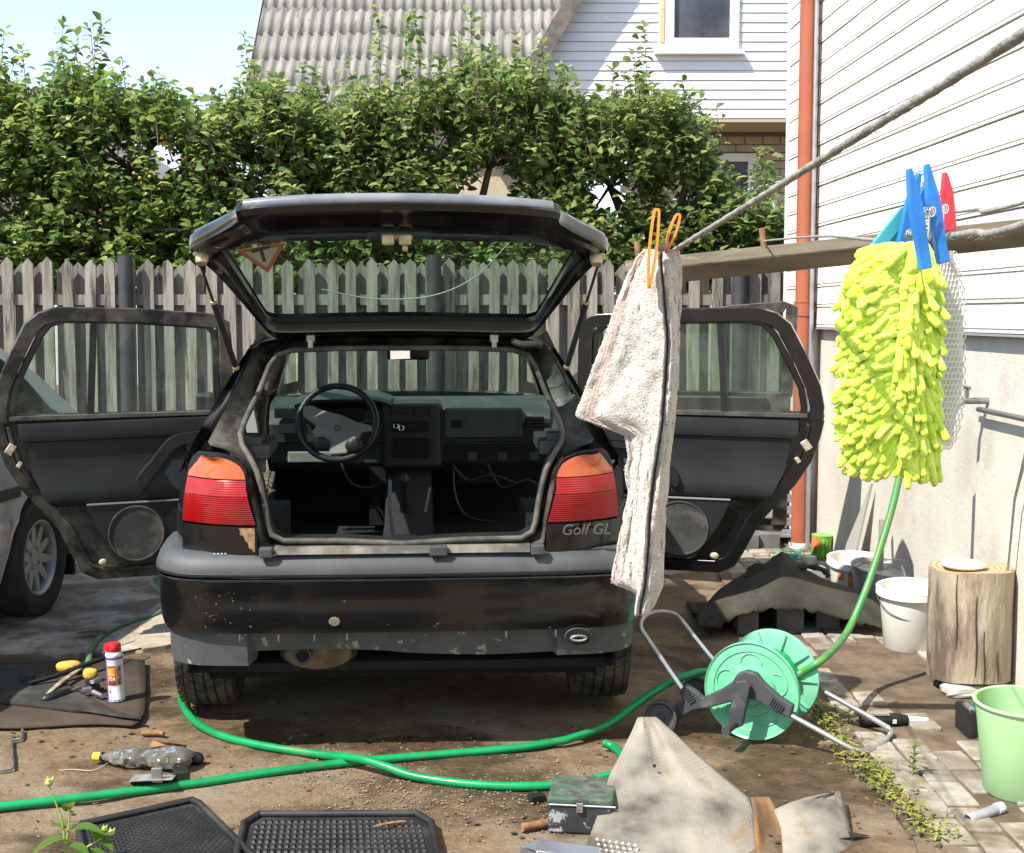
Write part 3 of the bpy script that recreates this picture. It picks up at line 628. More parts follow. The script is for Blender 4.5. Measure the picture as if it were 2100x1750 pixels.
rtv = Vector((math.cos(TH), math.sin(TH), 0)); fwv = Vector((-math.sin(TH) * math.cos(AL), math.cos(TH) * math.cos(AL), math.sin(AL))); upv = rtv.cross(fwv)
MC = Matrix(((rtv.x, fwv.x, upv.x, OC.x), (rtv.y, fwv.y, upv.y, OC.y), (rtv.z, fwv.z, upv.z, OC.z), (0, 0, 0, 1))); MCI = MC.inverted()
def Cl(u, v, yl): return MCI @ hit(u, v, OC + fwv * yl, fwv)        # picture point -> car coordinates on the plane y = yl
car = thing('black_hatchback', 'old black hatchback with raised tailgate and open doors standing on the dirt', 'car', M=MC)
def part(name, b, m, parent=None, **kw): return mk(name, b, m, parent or car, local=True, **kw)
V = Vector
def hw(y):
    if y < .6: return lerp(.752, .835, math.sin(min(1, max(0, (y - .13) / .47)) * math.pi / 2))
    if y > 3.3: return lerp(.835, .70, ((y - 3.3) / .7) ** 2)
    return .835
def sx(y, z): return hw(y) - (.035 * ((.4 - z) / .15) if z < .4 else 0) - (max(0, z - .80) * .16)
def side_panel(b, y0, y1, sgn, zb=.24, zt=.985, arch=None, n=40, m=12):
    rows = []
    for k in range(n + 1):
        y = lerp(y0, y1, k / n); lo = zb
        if arch and abs(y - arch) < .335: lo = max(zb, .29 + math.sqrt(max(0, .335 ** 2 - (y - arch) ** 2)))
        rows.append([V((sgn * sx(y, z), y, z)) for z in [lerp(lo, zt, j / m) for j in range(m + 1)]])
    b.grid(rows, flip=sgn > 0)
# ---- body shell
b = B()
for s in (-1, 1):
    side_panel(b, .13, 1.02, s, arch=.71)
    side_panel(b, 2.95, 3.98, s, arch=3.185, zt=.93)
    side_panel(b, 1.0, 2.97, s, zb=.2, zt=.33, n=4, m=3)
    rows = []
    for t in (0, .25, .5, .75, 1):                     # C pillar
        z = lerp(.985, 1.405, t); ya = lerp(.17, .46, t ** .9); yb = lerp(.98, .86, t); x = lerp(sx(.3, .985), .548, t ** 1.15)
        rows.append([V((s * (x - .01 * (1 - abs(2 * k / 6 - 1))), lerp(ya, yb, k / 6), z)) for k in range(7)])
    b.grid(rows, flip=s < 0)
    # corner between lamp and flank
    b.grid([[V((s * .742, .12, .72)), V((s * .742, .12, .84)), V((s * .735, .13, .93)), V((s * .715, .16, 1.02))], [V((s * sx(.135, .72), .135, .72)), V((s * sx(.14, .84), .14, .84)), V((s * sx(.15, .95), .15, .95)), V((s * sx(.2, .985), .19, 1.02))]], flip=s > 0)
    b.strip([V((s * .555, .86, 1.39)), V((s * .565, 1.4, 1.40)), V((s * .555, 2.08, 1.375)), V((s * .64, 2.5, 1.18)), V((s * .735, 2.9, .965))], V((s, 0, .5)), .06, .05)
    b.strip([V((s * .575, 1.86, 1.38)), V((s * .775, 1.88, .98)), V((s * .80, 1.88, .6)), V((s * .79, 1.88, .25))], V((0, 1, 0)), .05, .10)
rows = []
for k in range(13):                                   # roof
    y = lerp(.445, 2.12, k / 12); cr_ = 1.435 - .035 * ((y - 1.1) / 1.0) ** 2 * (1 if y > 1.1 else .2)
    rows.append([V((x * .552, y + .015 * (1 - x * x) * (-1 if k == 0 else 0), cr_ - .03 * abs(x) ** 4 - .008 * x * x)) for x in (-1, -.96, -.85, -.6, -.3, 0, .3, .6, .85, .96, 1)])
b.grid(rows)
b.grid([[V((x * .70, lerp(2.84, 3.98, k / 8), .985 - .17 * (k / 8) ** 1.7 - .03 * x * x)) for x in (-1, -.8, -.4, 0, .4, .8, 1)] for k in range(9)])
b.grid([[V((x * .70, 3.98 + .03 * (1 - x * x), z)) for x in (-1, -.5, 0, .5, 1)] for z in (.80, .55, .30)], flip=True)
body = part('body_shell', b, M_black, smooth=45)
# ---- rear frame round the boot opening
A_ = [(0, .438, 1.444), (.25, .438, 1.442), (.43, .445, 1.434), (.51, .45, 1.415), (.548, .45, 1.375), (.585, .40, 1.29), (.625, .30, 1.185), (.668, .20, 1.09), (.655, .155, 1.085), (.60, .115, 1.075), (.552, .09, 1.048), (.522, .065, .985), (.505, .05, .90), (.488, .035, .832), (.480, .03, .76), (.42, .015, .738), (.2, .01, .738), (0, .01, .738)]
B_ = [(0, .475, 1.392), (.25, .475, 1.390), (.40, .48, 1.384), (.455, .48, 1.366), (.482, .47, 1.325), (.512, .40, 1.24), (.548, .28, 1.155), (.556, .21, 1.115), (.545, .165, 1.085), (.515, .13, 1.045), (.490, .105, 1.0), (.475, .09, .95), (.462, .075, .89), (.452, .06, .83), (.440, .055, .795), (.40, .05, .774), (.2, .05, .772), (0, .05, .760)]
def mirrored(L_): return [V((-x, y, z)) for x, y, z in L_[:0:-1]] + [V(q) for q in L_[:-1]] + [V((L_[-1][0], L_[-1][1], L_[-1][2]))]
def loop(L_): return [V((-x, y, z)) for x, y, z in L_[::-1]][1:-1] + [V(q) for q in L_]          # closed, clockwise
la, lb = loop(A_), loop(B_); lc = [p.lerp(q, .45) + V((0, .03, 0)) for p, q in zip(la, lb)]; ld = [p.lerp(q, .8) + V((0, .035, 0)) for p, q in zip(la, lb)]
inn = [q + V((0, .10, 0)) for q in lb]
b = B(); b.grid([la, lc, ld], cu=True, flip=True); part('boot_frame', b, M_blackd, smooth=50)
b = B(); b.tube([p + V((0, -.012, 0)) for p in [q + (r - q) * .1 for q, r in zip(lb, ld)]], .0105, 8, closed=True); part('boot_seal', b, M_rub, smooth=60)
b = B(); b.grid([ld, lb, inn], cu=True, flip=True); part('boot_inner_lining', b, M_int, smooth=50)
# loading sill with small hardware
b = B(); b.grid([[V((x, .0, .735)), V((x, .02, .755)), V((x, .05, .758))] for x in (-.43, -.2, 0, .2, .43)], flip=True); part('loading_sill', b, mat('worn_sill', (.06, .056, .05), (.17, .15, .115), scale=9, rough=.6), smooth=40)
for x in (-.455, .455, .12):
    b = B(); b.box((x, -.005, .745), (.045 if abs(x) > .2 else .06, .03, .035)); part('sill_buffer', b, M_grey, bevel=.005)
# ---- tail lamps
LIN = [(.832, .490), (.90, .507), (.95, .518), (.99, .521), (1.01, .527), (1.03, .541), (1.045, .563), (1.055, .59), (1.060, .625)]
LOU = [(.830, .748), (.90, .741), (.96, .732), (1.0, .724), (1.03, .716), (1.05, .706), (1.060, .692)]
def lens(z0, z1, s, rib, dz=.0, u0=0., u1=1.):
    b = B(); rows = []; n = max(4, int((z1 - z0) / .0036)) if rib else 12
    for k in range(n + 1):
        z = lerp(z0, z1, k / n); xi, xo = interp(LIN, z), interp(LOU, z); r = []
        for j in range(13):
            t = lerp(u0, u1, j / 12); x = lerp(xi, xo, t); y = .022 + .10 * t ** 2.2 + .20 * max(0, z - .93) ** 1.0 - .016 * math.sin(math.pi * min(1, max(0, (z - .82) / .24))) - (.0012 if rib and k % 2 else 0) + dz
            r.append(V((s * x, y, z)))
        rows.append(r)
    b.grid(rows, flip=s > 0); return b
for s in (-1, 1):
    b = B(); pts = []
    for z, x in LIN: pts.append((x, z))
    for z, x in LOU[::-1]: pts.append((x, z))
    c = (.62, .94); rim = [V((s * (c[0] + (x - c[0]) * 1.03), .035 + .10 * max(0, (x - .5) / .25) ** 2.2 + .2 * max(0, z - .93), c[1] + (z - c[1]) * 1.03)) for x, z in pts]
    b.prism(rim if s < 0 else rim[::-1], (0, .05, 0)); lamp = part('tail_lamp', b, M_int)
    for nm, m, z0, z1, rb in (('red_lens', M_lred, .833, .928, True), ('pale_red_lens', M_lpink, .930, .984, True), ('amber_lens', M_lamb, .988, 1.0595, False)):
        part(nm, lens(z0, z1, s, rb), m, lamp, smooth=30)
    # panel below lamp
    b = B(); rows = [[V((s * lerp(.486, .75, t), .018 + .10 * t ** 2.2 + (.01 if z < .73 else 0), z)) for t in [j / 10 for j in range(11)]] for z in (.715, .725, .775, .826)]
    b.grid(rows, flip=s > 0); part('rear_corner_panel', b, M_black, smooth=50)
b = B(); Mx = Matrix.Translation((.535, .014, .790)) @ Matrix.Rotation(R(3), 4, 'Z') @ Matrix.Rotation(R(90), 4, 'X') @ Matrix(((1, .25, 0, 0), (0, 1, 0, 0), (0, 0, 1, 0), (0, 0, 0, 1)))
b.text('Golf GL', Mx, .052, .004); part('badge_lettering', b, mat('badge_grey', (.13, .135, .14), rough=.4, metal=.5))
b = B(); rp = [(-.4935, .823), (-.547, .823), (-.541, .812), (-.545, .802), (-.530, .796), (-.526, .780), (-.516, .772), (-.514, .756), (-.503, .750), (-.500, .741), (-.4935, .744)]; b.add([(x, .0155 + .1 * (max(0, (-x - .486) / .264)) ** 2.2, z) for x, z in rp], [tuple(range(len(rp)))])   # rust patch
part('rust_patch', b, mat('rust_and_filler', (.34, .22, .11), (.20, .11, .05), scale=60, rough=.9))
b = B()
for k in range(4): b.box((-.63 + .012 * k, .030, .735), (.006, .002, .003))
part('sticker_marks', b, mat('pale_marks', (.6, .6, .6), rough=.6))
# ---- bumper
PL = [(0, 0), (.25, .002), (.45, .007), (.60, .015), (.71, .032), (.785, .075), (.825, .14), (.842, .25), (.848, .36), (.85, .43)]
def plan(off):
    pts = smoothpath([V((x, y, 0)) for x, y in PL], 4); out = []
    for k, q in enumerate(pts):
        a = pts[max(0, k - 1)]; c = pts[min(len(pts) - 1, k + 1)]; d = (c - a).normalized(); n_ = V((d.y, -d.x, 0)); out.append(q + n_ * off)
    return [V((-q.x, q.y, 0)) for q in out[:0:-1]] + out
def shell(prof, x0=None, x1=None):
    b = B(); rows = []
    for off, z in prof:
        r = plan(off)
        if x0 is not None: r = [q for q in r if x0 <= q.x <= x1]
        rows.append([q + V((0, 0, z)) for q in r])
    k = min(len(r) for r in rows); b.grid([r[:k] for r in rows], flip=True); return b
bump = part('rear_bumper', shell([(-.012, .6515), (.0135, .6505), (.015, .647), (.010, .640), (.009, .56), (.006, .50), (-.004, .462), (-.03, .455)]), M_black, smooth=50)
part('bumper_strip', shell([(-.085, .728), (-.05, .735), (-.015, .727), (.008, .705), (.018, .68), (.018, .663), (.008, .658), (.006, .655), (-.012, .6545)]), M_grey, bump, smooth=50)
part('bumper_groove', shell([(.0195, .672), (.021, .669), (.0195, .666)]), M_int, bump)
b = B(); pl_ = [q for q in plan(-.035) if abs(q.x) < .66]; rows = [[q + V((0, 0, .457)) for q in pl_]]
rows.append([q + V((0, .03, (.372 if q.x > -.02 else .376) - .012 * math.sin(q.x * 5))) for q in pl_]); rows.append([q + V((0, .08, .375)) for q in pl_]); b.grid(rows, flip=True)
for x in (-.55, -.42, -.30, -.19, .35, .52): b.box((x, plan(-.03)[0].y * 0 + .012, .447), (.006, .02, .022))
part('lower_valance', b, M_mud, bump, smooth=50)
for s, zb_ in ((-1, .338), (1, .358)):
    b = B(); pp = [q for q in plan(-.02) if s * q.x > .515]; pp = sorted(pp, key=lambda q: s * q.x)
    top = [q + V((0, 0, .458)) for q in pp]; bot = [q + V((-s * .0, .02, zb_ + (.0 if s * q.x > .56 else .0))) for q in pp]
    b.grid([top, bot, [q + V((0, .06, 0)) for q in bot]], flip=s > 0); b.add([top[0], bot[0], bot[0] + V((-s * .02, .08, 0)), top[0] + V((-s * .05, .08, 0))], [(0, 1, 2, 3) if s > 0 else (3, 2, 1, 0)])
    part('valance_corner', b, M_mud, bump, smooth=40)
b = B(); q = Cl(1186, 1306, .0); Mx = Matrix.Translation((q.x, -.002, q.z)) @ Matrix.Rotation(R(90), 4, 'X') @ Matrix.Diagonal((1.25, .80, 1, 1)); b.lathe([(.036, -.014), (.0375, -.006), (.036, -.004), (.034, -.01)], Mx, 24); part('towing_eye_surround', b, M_mud, bump, smooth=40)
b = B(); b.lathe([(.0001, .001), (.036, .001)], Mx, 24); part('towing_eye_hole', b, M_carpet, bump)
b = B(); b.tube([V((q.x + .022 * math.cos(a) * 1.2, -.012, q.z - .002 + .009 * math.sin(a))) for a in [k * .5236 for k in range(12)]], .005, 6, closed=True); part('towing_eye', b, M_steel, bump)
b = B(); q = Cl(686, 1275, -.006); b.lathe([(.0001, .004), (.017, .003), (.020, -.002)], Matrix.Translation((q.x, -.0085, q.z)) @ Matrix.Rotation(R(90), 4, 'X') @ Matrix.Diagonal((1, .85, .6, 1)), 9); part('paint_chip', b, mat('bare_filler', (.16, .135, .10), (.11, .085, .055), scale=80, rough=.8), bump)
b = B(); rnd_ = random.Random(5)                       # stone chips and flaked paint on the bumper skin
for k in range(38):
    u = rnd_.choice([rnd_.uniform(395, 520), rnd_.uniform(420, 1250)]); v = rnd_.uniform(1215, 1290) if u < 520 else rnd_.uniform(1200, 1290)
    q = Cl(u, v, 0); i_ = min(plan(.0105), key=lambda w: abs(w.x - q.x)); r = rnd_.uniform(.001, .0042)
    b.add([(q.x + r * rnd_.uniform(.6, 1.6) * math.cos(a), i_.y - .0022, q.z + r * math.sin(a)) for a in [j * 1.05 for j in range(6)]], [(0, 1, 2, 3, 4, 5)])
part('paint_chips', b, mat('chip_primer', (.085, .08, .07), (.05, .046, .04), scale=50, rough=.8), bump)['kind'] = 'stuff'
# ---- exhaust
b = B(); q = Cl(655, 1338, .2); b.lathe([(.001, -.12), (.10, -.115), (.118, -.09), (.118, .09), (.10, .115), (.001, .12)], Matrix.Translation((q.x, .26, .345)) @ Matrix.Rotation(R(90), 4, 'X') @ Matrix.Diagonal((1.15, .52, 1, 1)), 28)
ex = part('silencer', b, mat('baked_steel', (.20, .15, .09), (.10, .075, .05), scale=9, rough=.6, metal=.5), smooth=40)
q = Cl(622, 1343, .1); b = B(); b.lathe([(.022, .16), (.022, .0), (.026, -.004), (.030, .0), (.030, .16)], Matrix.Translation((q.x, .08, q.z)) @ Matrix.Rotation(R(-90), 4, 'X'), 22); part('tail_pipe', b, mat('sooty_pipe', (.09, .075, .06), (.05, .042, .035), scale=20, rough=.6, metal=.4), ex, smooth=40); b = B(); b.lathe([(.0001, .01), (.022, .01)], Matrix.Translation((q.x, .08, q.z)) @ Matrix.Rotation(R(-90), 4, 'X'), 16); part('pipe_mouth', b, M_carpet, ex)
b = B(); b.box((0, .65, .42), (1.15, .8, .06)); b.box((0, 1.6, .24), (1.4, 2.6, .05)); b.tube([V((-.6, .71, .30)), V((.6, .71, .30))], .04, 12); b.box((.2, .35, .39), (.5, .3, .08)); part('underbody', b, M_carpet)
# ---- wheels
def wheel_mesh(R_, w, tread=True, nb=44):
    """tyre lying along x, centre at origin"""
    b = B(); h = w / 2; prof = [(.185, -h * .80), (.215, -h * .97), (R_ - .045, -h), (R_ - .02, -h * .96), (R_ - .012, -h * .80), (R_ - .010, 0), (R_ - .012, h * .80), (R_ - .02, h * .96), (R_ - .045, h), (.215, h * .97), (.185, h * .80)]
    M90 = Matrix.Rotation(R(90), 4, 'Y'); b.lathe(prof, M90, 56)
    if tread:
        rows_ = [(-.86, .20), (-.52, .24), (-.15, .22), (.22, .22), (.58, .24), (.88, .18)]
        for i, (c, ww) in enumerate(rows_):
            for k in range(nb):
                a = 2 * math.pi * (k + .5 * (i % 2)) / nb; da = 2 * math.pi / nb * .40; skew = (.22 if i < 3 else -.22) * da * 2; x0, x1 = (c - ww * .62) * h, (c + ww * .62) * h; x0, x1 = max(x0, -h * .99), min(x1, h * .99); vs = []
                for rr in (R_ - .016, R_ - (.001 if abs(c) < .8 else .006)):
                    for (x, aa) in ((x0, a - da - skew), (x1, a - da + skew), (x1, a + da + skew), (x0, a + da - skew)): vs.append(V((x, rr * math.cos(aa), rr * math.sin(aa))))
                b.hexa(vs)
    return b
def rim_mesh(w, sgn, spokes=7):
    b = B(); h = w / 2 * sgn; M90 = Matrix.Rotation(R(90), 4, 'Y'); b.lathe([(.188, h * .55), (.188, h * .9), (.180, h * .93), (.168, h * .78), (.165, h * .2), (.165, -h * .8)], M90, 40); b.lathe([(.0001, h * .62), (.035, h * .62), (.05, h * .5), (.055, h * .45)], M90, 24)
    for k in range(spokes):
        a = 2 * math.pi * k / spokes; d = V((0, math.cos(a), math.sin(a))); t = V((0, -math.sin(a), math.cos(a)))
        vs = []
        for x in (h * .28, h * .55):
            vs += [d * .04 - t * .028 + V((x, 0, 0)), d * .172 - t * .016 + V((x + h * .12, 0, 0)), d * .172 + t * .016 + V((x + h * .12, 0, 0)), d * .04 + t * .028 + V((x, 0, 0))]
        b.hexa(vs)
    return b
for s in (-1, 1):
    for y, dz in ((.71, .0), (3.185, -.085)):
        Mw = Matrix.Translation((s * .748, y, .287 + dz)) @ Matrix.Rotation(R(7 * s), 4, 'X')
        b = B(); b.lathe([(.001, -.02), (.12, -.02), (.12, .02), (.001, .02)], Matrix.Rotation(R(90), 4, 'Y'), 20); wh = part('wheel', b, M_carpet); wh.matrix_local = Mw
        for nm, bb, m in (('tyre', wheel_mesh(.29, .205), M_tyre), ('rim', rim_mesh(.19, s, 9), M_alloy)): mk(nm, bb, m, wh, local=True, smooth=35)
# ---- interior shell
b = B()
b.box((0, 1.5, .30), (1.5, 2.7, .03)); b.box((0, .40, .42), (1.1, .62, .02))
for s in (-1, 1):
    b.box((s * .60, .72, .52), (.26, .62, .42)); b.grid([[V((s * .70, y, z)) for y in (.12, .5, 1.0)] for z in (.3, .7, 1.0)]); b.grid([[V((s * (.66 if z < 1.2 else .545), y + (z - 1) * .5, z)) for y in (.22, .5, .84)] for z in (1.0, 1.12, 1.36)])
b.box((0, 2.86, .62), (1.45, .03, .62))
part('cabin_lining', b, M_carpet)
b = B(); b.grid([[V((x * .53, lerp(.5, 2.05, k / 6), 1.405 - .02 * x * x)) for x in (-1, -.5, 0, .5, 1)] for k in range(7)]); part('headliner', b, mat('headliner_cloth', (.16, .155, .14), rough=.95))
# C pillar trims and parcel shelf brackets
for s, (u0, v0, u1, v1) in ((-1, (475, 905, 555, 945)), (1, (1105, 895, 1180, 935))):
    q0, q1 = Cl(u0, v0, .35), Cl(u1, v1, .35); b = B(); b.box(((q0.x + q1.x) / 2, .45, (q0.z + q1.z) / 2), (abs(q1.x - q0.x), .30, .05)); b.box(((q0.x + q1.x) / 2 - s * .0, .40, (q0.z + q1.z) / 2 + .035), (abs(q1.x - q0.x) * .55, .14, .03)); part('parcel_shelf_bracket', b, M_grey, bevel=.006)
    b = B(); b.strip([V((s * .50, .56, 1.34)), V((s * .545, .50, 1.24)), V((s * .60, .42, 1.12))], V((s * .2, -1, 0)), .05, .03); part('pillar_trim', b, mat('pale_trim', (.22, .215, .20), rough=.7), bevel=.008)
for s in (-1, 1):
    b = B(); b.strip([V((s * .66, 1.25, 1.10)), V((s * .64, 1.22, 1.0)), V((s * .63, 1.2, .93))], V((s * .3, -1, 0)), .05, .02); part('seat_belt', b, mat('belt_webbing', (.16, .16, .15), rough=.8))
# ---- dashboard
yd = 2.28
def crect(u0, v0, u1, v1, y): a, c = Cl(u0, v0, y), Cl(u1, v1, y); return a.x, c.x, c.z, a.z       # x0 x1 zlow zhigh
xl, xr = Cl(553, 830, 2.35).x, Cl(1128, 830, 2.35).x; zt_ = Cl(900, 822, 2.45).z
prof = [(2.86, zt_ - .02), (2.60, zt_ + .005), (2.40, zt_ - .003), (2.33, zt_ - .03), (2.30, zt_ - .085), (2.285, zt_ - .10), (2.30, zt_ - .19), (2.34, zt_ - .20), (2.34, zt_ - .30), (2.42, zt_ - .36), (2.86, zt_ - .36)]
b = B(); rows = [[V((x, y + .02 * (abs(x) / .7) ** 4, z)) for y, z in prof] for x in [lerp(xl, xr, k / 14) for k in range(15)]]; b.grid(rows, cu=True)
for r in (rows[0], rows[-1]): b.add(r, [tuple(range(len(r)))])
dash = part('dashboard', b, M_dash, smooth=40)
x0, x1, z0, z1 = crect(612, 822, 790, 905, 2.22); b = B(); rows = []
for k in range(13): t = k / 12; zz = z1 + .012 - .028 * (2 * t - 1) ** 4; x = lerp(x0 - .02, x1 + .03, t); rows.append([V((x, 2.55, zz + .005)), V((x, 2.30, zz + .008)), V((x, 2.215, zz - .005)), V((x, 2.225, zz - .02)), V((x, 2.30, zz - .03))])
b.grid(rows); part('instrument_hood', b, M_dash, dash, smooth=50)
def panel(nm, u0, v0, u1, v1, y, d, m, par=None, bevel=.004): x0, x1, z0, z1 = crect(u0, v0, u1, v1, y); b = B(); b.box(((x0 + x1) / 2, y + d / 2, (z0 + z1) / 2), (x1 - x0, d, z1 - z0)); return part(nm, b, m, par or dash, bevel=bevel)
panel('instrument_panel', 640, 838, 745, 880, 2.29, .02, M_carpet)
def vent(u0, v0, u1, v1, y=2.272):
    v_ = panel('air_vent', u0, v0, u1, v1, y, .03, M_carpet)
    for k in range(4):
        vv = lerp(v0, v1, (k + .5) / 4); x0, x1, z0, z1 = crect(u0 + 2, vv - 1.6, u1 - 2, vv + 1.6, y); bb = B(); bb.box(((x0 + x1) / 2, y - .003, (z0 + z1) / 2), (x1 - x0, .012, z1 - z0)); part('vent_slat', bb, M_int, v_)
vent(562, 838, 612, 858); vent(1078, 856, 1116, 882); vent(800, 832, 838, 854); vent(846, 832, 882, 854)
panel('light_switch_panel', 572, 866, 612, 890, 2.275, .02, M_int)
st = panel('centre_stack', 783, 828, 905, 960, 2.274, .20, mat('dark_stack', (.016, .02, .02), (.024, .028, .028), scale=10, rough=.6), bevel=.02)
panel('radio', 805, 864, 880, 886, 2.255, .02, M_carpet, st)
for u in (812, 823):
    b = B(); q = Cl(u, 874 + (u - 812) * .4, 2.25); b.tube([q + V((.012 * math.cos(a), 0, .012 * math.sin(a))) for a in [k * .5236 for k in range(12)]], .003, 6, closed=True); part('knob_ring', b, M_chrome, st)
panel('heater_panel', 806, 900, 882, 938, 2.256, .02, M_carpet, st)
panel('passenger_pad', 912, 838, 1072, 900, 2.268, .06, M_dash, bevel=.012); panel('pad_recess', 925, 862, 950, 878, 2.264, .01, M_carpet)
panel('glovebox_opening', 915, 912, 1120, 950, 2.31, .02, M_carpet)
for u in (968, 1030, 1095): panel('bracket_tab', u - 10, 928, u + 10, 945, 2.30, .008, M_dash)
panel('knee_panel', 590, 928, 700, 948, 2.24, .03, mat('pale_knee_trim', (.20, .21, .19), rough=.6))
b = B(); b.box((-.05, 2.6, .55), (.30, .5, .4)); b.box((.45, 2.62, .62), (.4, .4, .14)); part('heater_box', b, M_carpet, dash)
for pts in ([(930, 955), (960, 985), (1010, 975), (1060, 992)], [(1000, 952), (1030, 1000), (1080, 985), (1110, 1000)], [(700, 950), (720, 990), (760, 1000), (790, 985)], [(930, 962), (935, 1020), (960, 1060), (1020, 1072)]):
    b = B(); b.tube(smoothpath([Cl(u, v, 2.24 - .06 * k) for k, (u, v) in enumerate(pts)], 6), .006, 6); part('wiring_loom', b, M_int, dash, smooth=60)
b = B(); b.prism([V((.15, .75, .33)), V((.46, .80, .33)), V((.44, 1.3, .36)), V((.20, 1.25, .335))], (0, 0, .006)); part('floor_board', b, mat('grey_floor_board', (.045, .045, .042), (.07, .068, .062), scale=6, rough=.9))
# ---- steering wheel
b = B(); cs = Cl(692, 867, 2.06); Ms = Matrix.Translation(cs) @ Matrix.Rotation(R(-24), 4, 'X'); rw = .186
b.tube([Ms @ V((rw * math.cos(a), 0, rw * math.sin(a))) for a in [2 * math.pi * k / 40 for k in range(40)]], .0165, 10, closed=True); sw = part('steering_wheel', b, M_int, smooth=60)
M_pad = mat('wheel_pad', (.17, .175, .155), (.13, .135, .12), scale=12, rough=.6)
b = B(); o = [(-.165, .075), (-.13, .085), (-.06, .055), (.02, .035), (.09, .0), (.165, -.02), (.172, -.05), (.12, -.055), (.10, -.09), (.07, -.10), (.05, -.16), (-.03, -.165), (-.05, -.10), (-.10, -.09), (-.12, -.05), (-.10, -.02), (-.165, .03)]
b.prism([Ms @ V((x, -.02, z)) for x, z in o], (Ms.to_3x3() @ V((0, .04, 0)))); part('wheel_spokes', b, M_pad, sw, bevel=.008)
for x, z in ((-.075, -.115), (.082, -.125)):
    b = B(); b.sphere(Ms @ V((x, -.028, z)), .036, 10, (1.2, .4, 1)); part('thumb_recess', b, M_int, sw)
b = B(); b.lathe([(.014, 0), (.016, .004), (.011, .004)], Ms @ Matrix.Translation((.0, -.024, -.035)) @ Matrix.Rotation(R(90), 4, 'X'), 20); part('hub_emblem', b, M_grey, sw)
b = B(); b.cyl(Ms @ V((0, .02, 0)), Ms @ V((0, .3, -.05)), .045, .05); part('steering_column', b, M_int, sw)
b = B(); b.cyl(Ms @ V((.06, .06, .0)), Ms @ V((.20, .05, .03)), .008, .006, 8); part('stalk', b, M_int, sw)
# ---- gear lever and tunnel
b = B(); rows = []
for y, z, w in ((.9, .40, .13), (1.5, .44, .13), (1.85, .50, .12), (2.1, .58, .12), (2.4, .66, .13)): rows.append([V((-w, y, .30)), V((-w * .9, y, z - .03)), V((-w * .6, y, z)), V((w * .6, y, z)), V((w * .9, y, z - .03)), V((w, y, .30))])
b.grid(rows); con = part('tunnel_console', b, M_carpet, smooth=40)
b = B(); q = Cl(829, 985, 1.8); b.tube([V((q.x, 1.9, .48)), V((q.x, 1.85, .60)), q], [.03, .014, .010], 10); b.sphere(q, .024, 10, (1, 1, 1.3)); part('gear_lever', b, M_int, con, smooth=60)
b = B(); q = Cl(822, 1112, .9); b.tube([V((q.x, 1.2, .46)), V((q.x + .005, 1.0, .52)), q + V((0, 0, .0))], [.02, .018, .016], 8); b.box((q.x + .01, 1.2, .48), (.10, .12, .10)); part('handbrake', b, mat('worn_plastic', (.07, .07, .066), (.16, .155, .145), scale=18, rough=.5), con)
b = B(); a_, c_ = Cl(800, 985, 1.6), Cl(808, 1110, 1.0); b.strip([a_, a_.lerp(c_, .5) + V((-.01, 0, 0)), c_], V((0, -1, .2)), .016, .008); a_, c_ = Cl(882, 1000, 1.7), Cl(872, 1050, 1.4); b.strip([a_, c_], V((0, -1, .2)), .01, .006); part('console_edge', b, mat('pale_edge', (.10, .11, .105), rough=.5), con)
# ---- windscreen, mirror
b = B(); b.grid([[V((x * lerp(.70, .54, t), lerp(2.80, 2.10, t) + .06 * (1 - x * x), lerp(.955, 1.385, t))) for x in (-1, -.75, -.5, -.25, 0, .25, .5, .75, 1)] for t in (0, .33, .66, 1)]); part('windscreen', b, M_glass, smooth=60)
q0, q1 = Cl(795, 711, 1.85), Cl(878, 736, 1.85); b = B(); b.box(((q0.x + q1.x) / 2, 1.87, (q0.z + q1.z) / 2), (q1.x - q0.x + .012, .035, q0.z - q1.z + .012)); mr = part('inside_mirror', b, M_int, bevel=.012)
b = B(); Mx = Matrix.Rotation(R(28), 3, 'Z'); b.box(((q0.x + q1.x) / 2, 1.850, (q0.z + q1.z) / 2), (q1.x - q0.x - .004, .004, q0.z - q1.z - .002), Mx); part('mirror_face', b, M_mirror, mr)
b = B(); b.cyl(V((.0, 1.88, 1.30)), V((.0, 2.0, 1.38)), .012, .02); part('mirror_stem', b, M_int, mr)
# ---- raised tailgate
gh = V((0, .47, 1.437)); a1, a2 = R(43.5), R(17); Lg = .484
d1 = V((0, -math.cos(a1), math.sin(a1))); d2 = V((0, -math.cos(a2), math.sin(a2)))
def gp(x, s, n=0.0):
    if s <= Lg: q = gh + d1 * s
    else: q = gh + d1 * Lg + d2 * (s - Lg)
    k = min(1, max(0, (s - Lg + .08) / .16)); a = lerp(a1, a2, k); inw = V((0, -math.sin(a), -math.cos(a)))
    return V((x, 0, 0)) + q + inw * n - V((0, 0, .02 * (x / .6) ** 2))
GO = [(0, 0), (.25, 0), (.42, .005), (.468, .03), (.505, .10), (.565, .24), (.625, .37), (.684, .47), (.694, .52), (.668, .58), (.590, .67), (.510, .78), (.482, .845), (.30, .868), (0, .875)]
GI = [(0, .10), (.25, .10), (.42, .105), (.466, .115), (.486, .14), (.522, .26), (.555, .37), (.580, .45), (.582, .485), (.562, .505), (.51, .512), (.45, .514), (.38, .516), (.25, .518), (0, .52)]
sm2 = lambda T: [(q.x, q.y) for q in smoothpath([V((x, s_, 0)) for x, s_ in T], 3)]
GO, GI = sm2(GO), sm2(GI)
def gloop(t, n): 
    h = [(lerp(o_[0], i_[0], t), lerp(o_[1], i_[1], t)) for o_, i_ in zip(GO, GI)]
    return [gp(-x, s, n) for x, s in h[::-1]][1:-1] + [gp(x, s, n) for x, s in h]
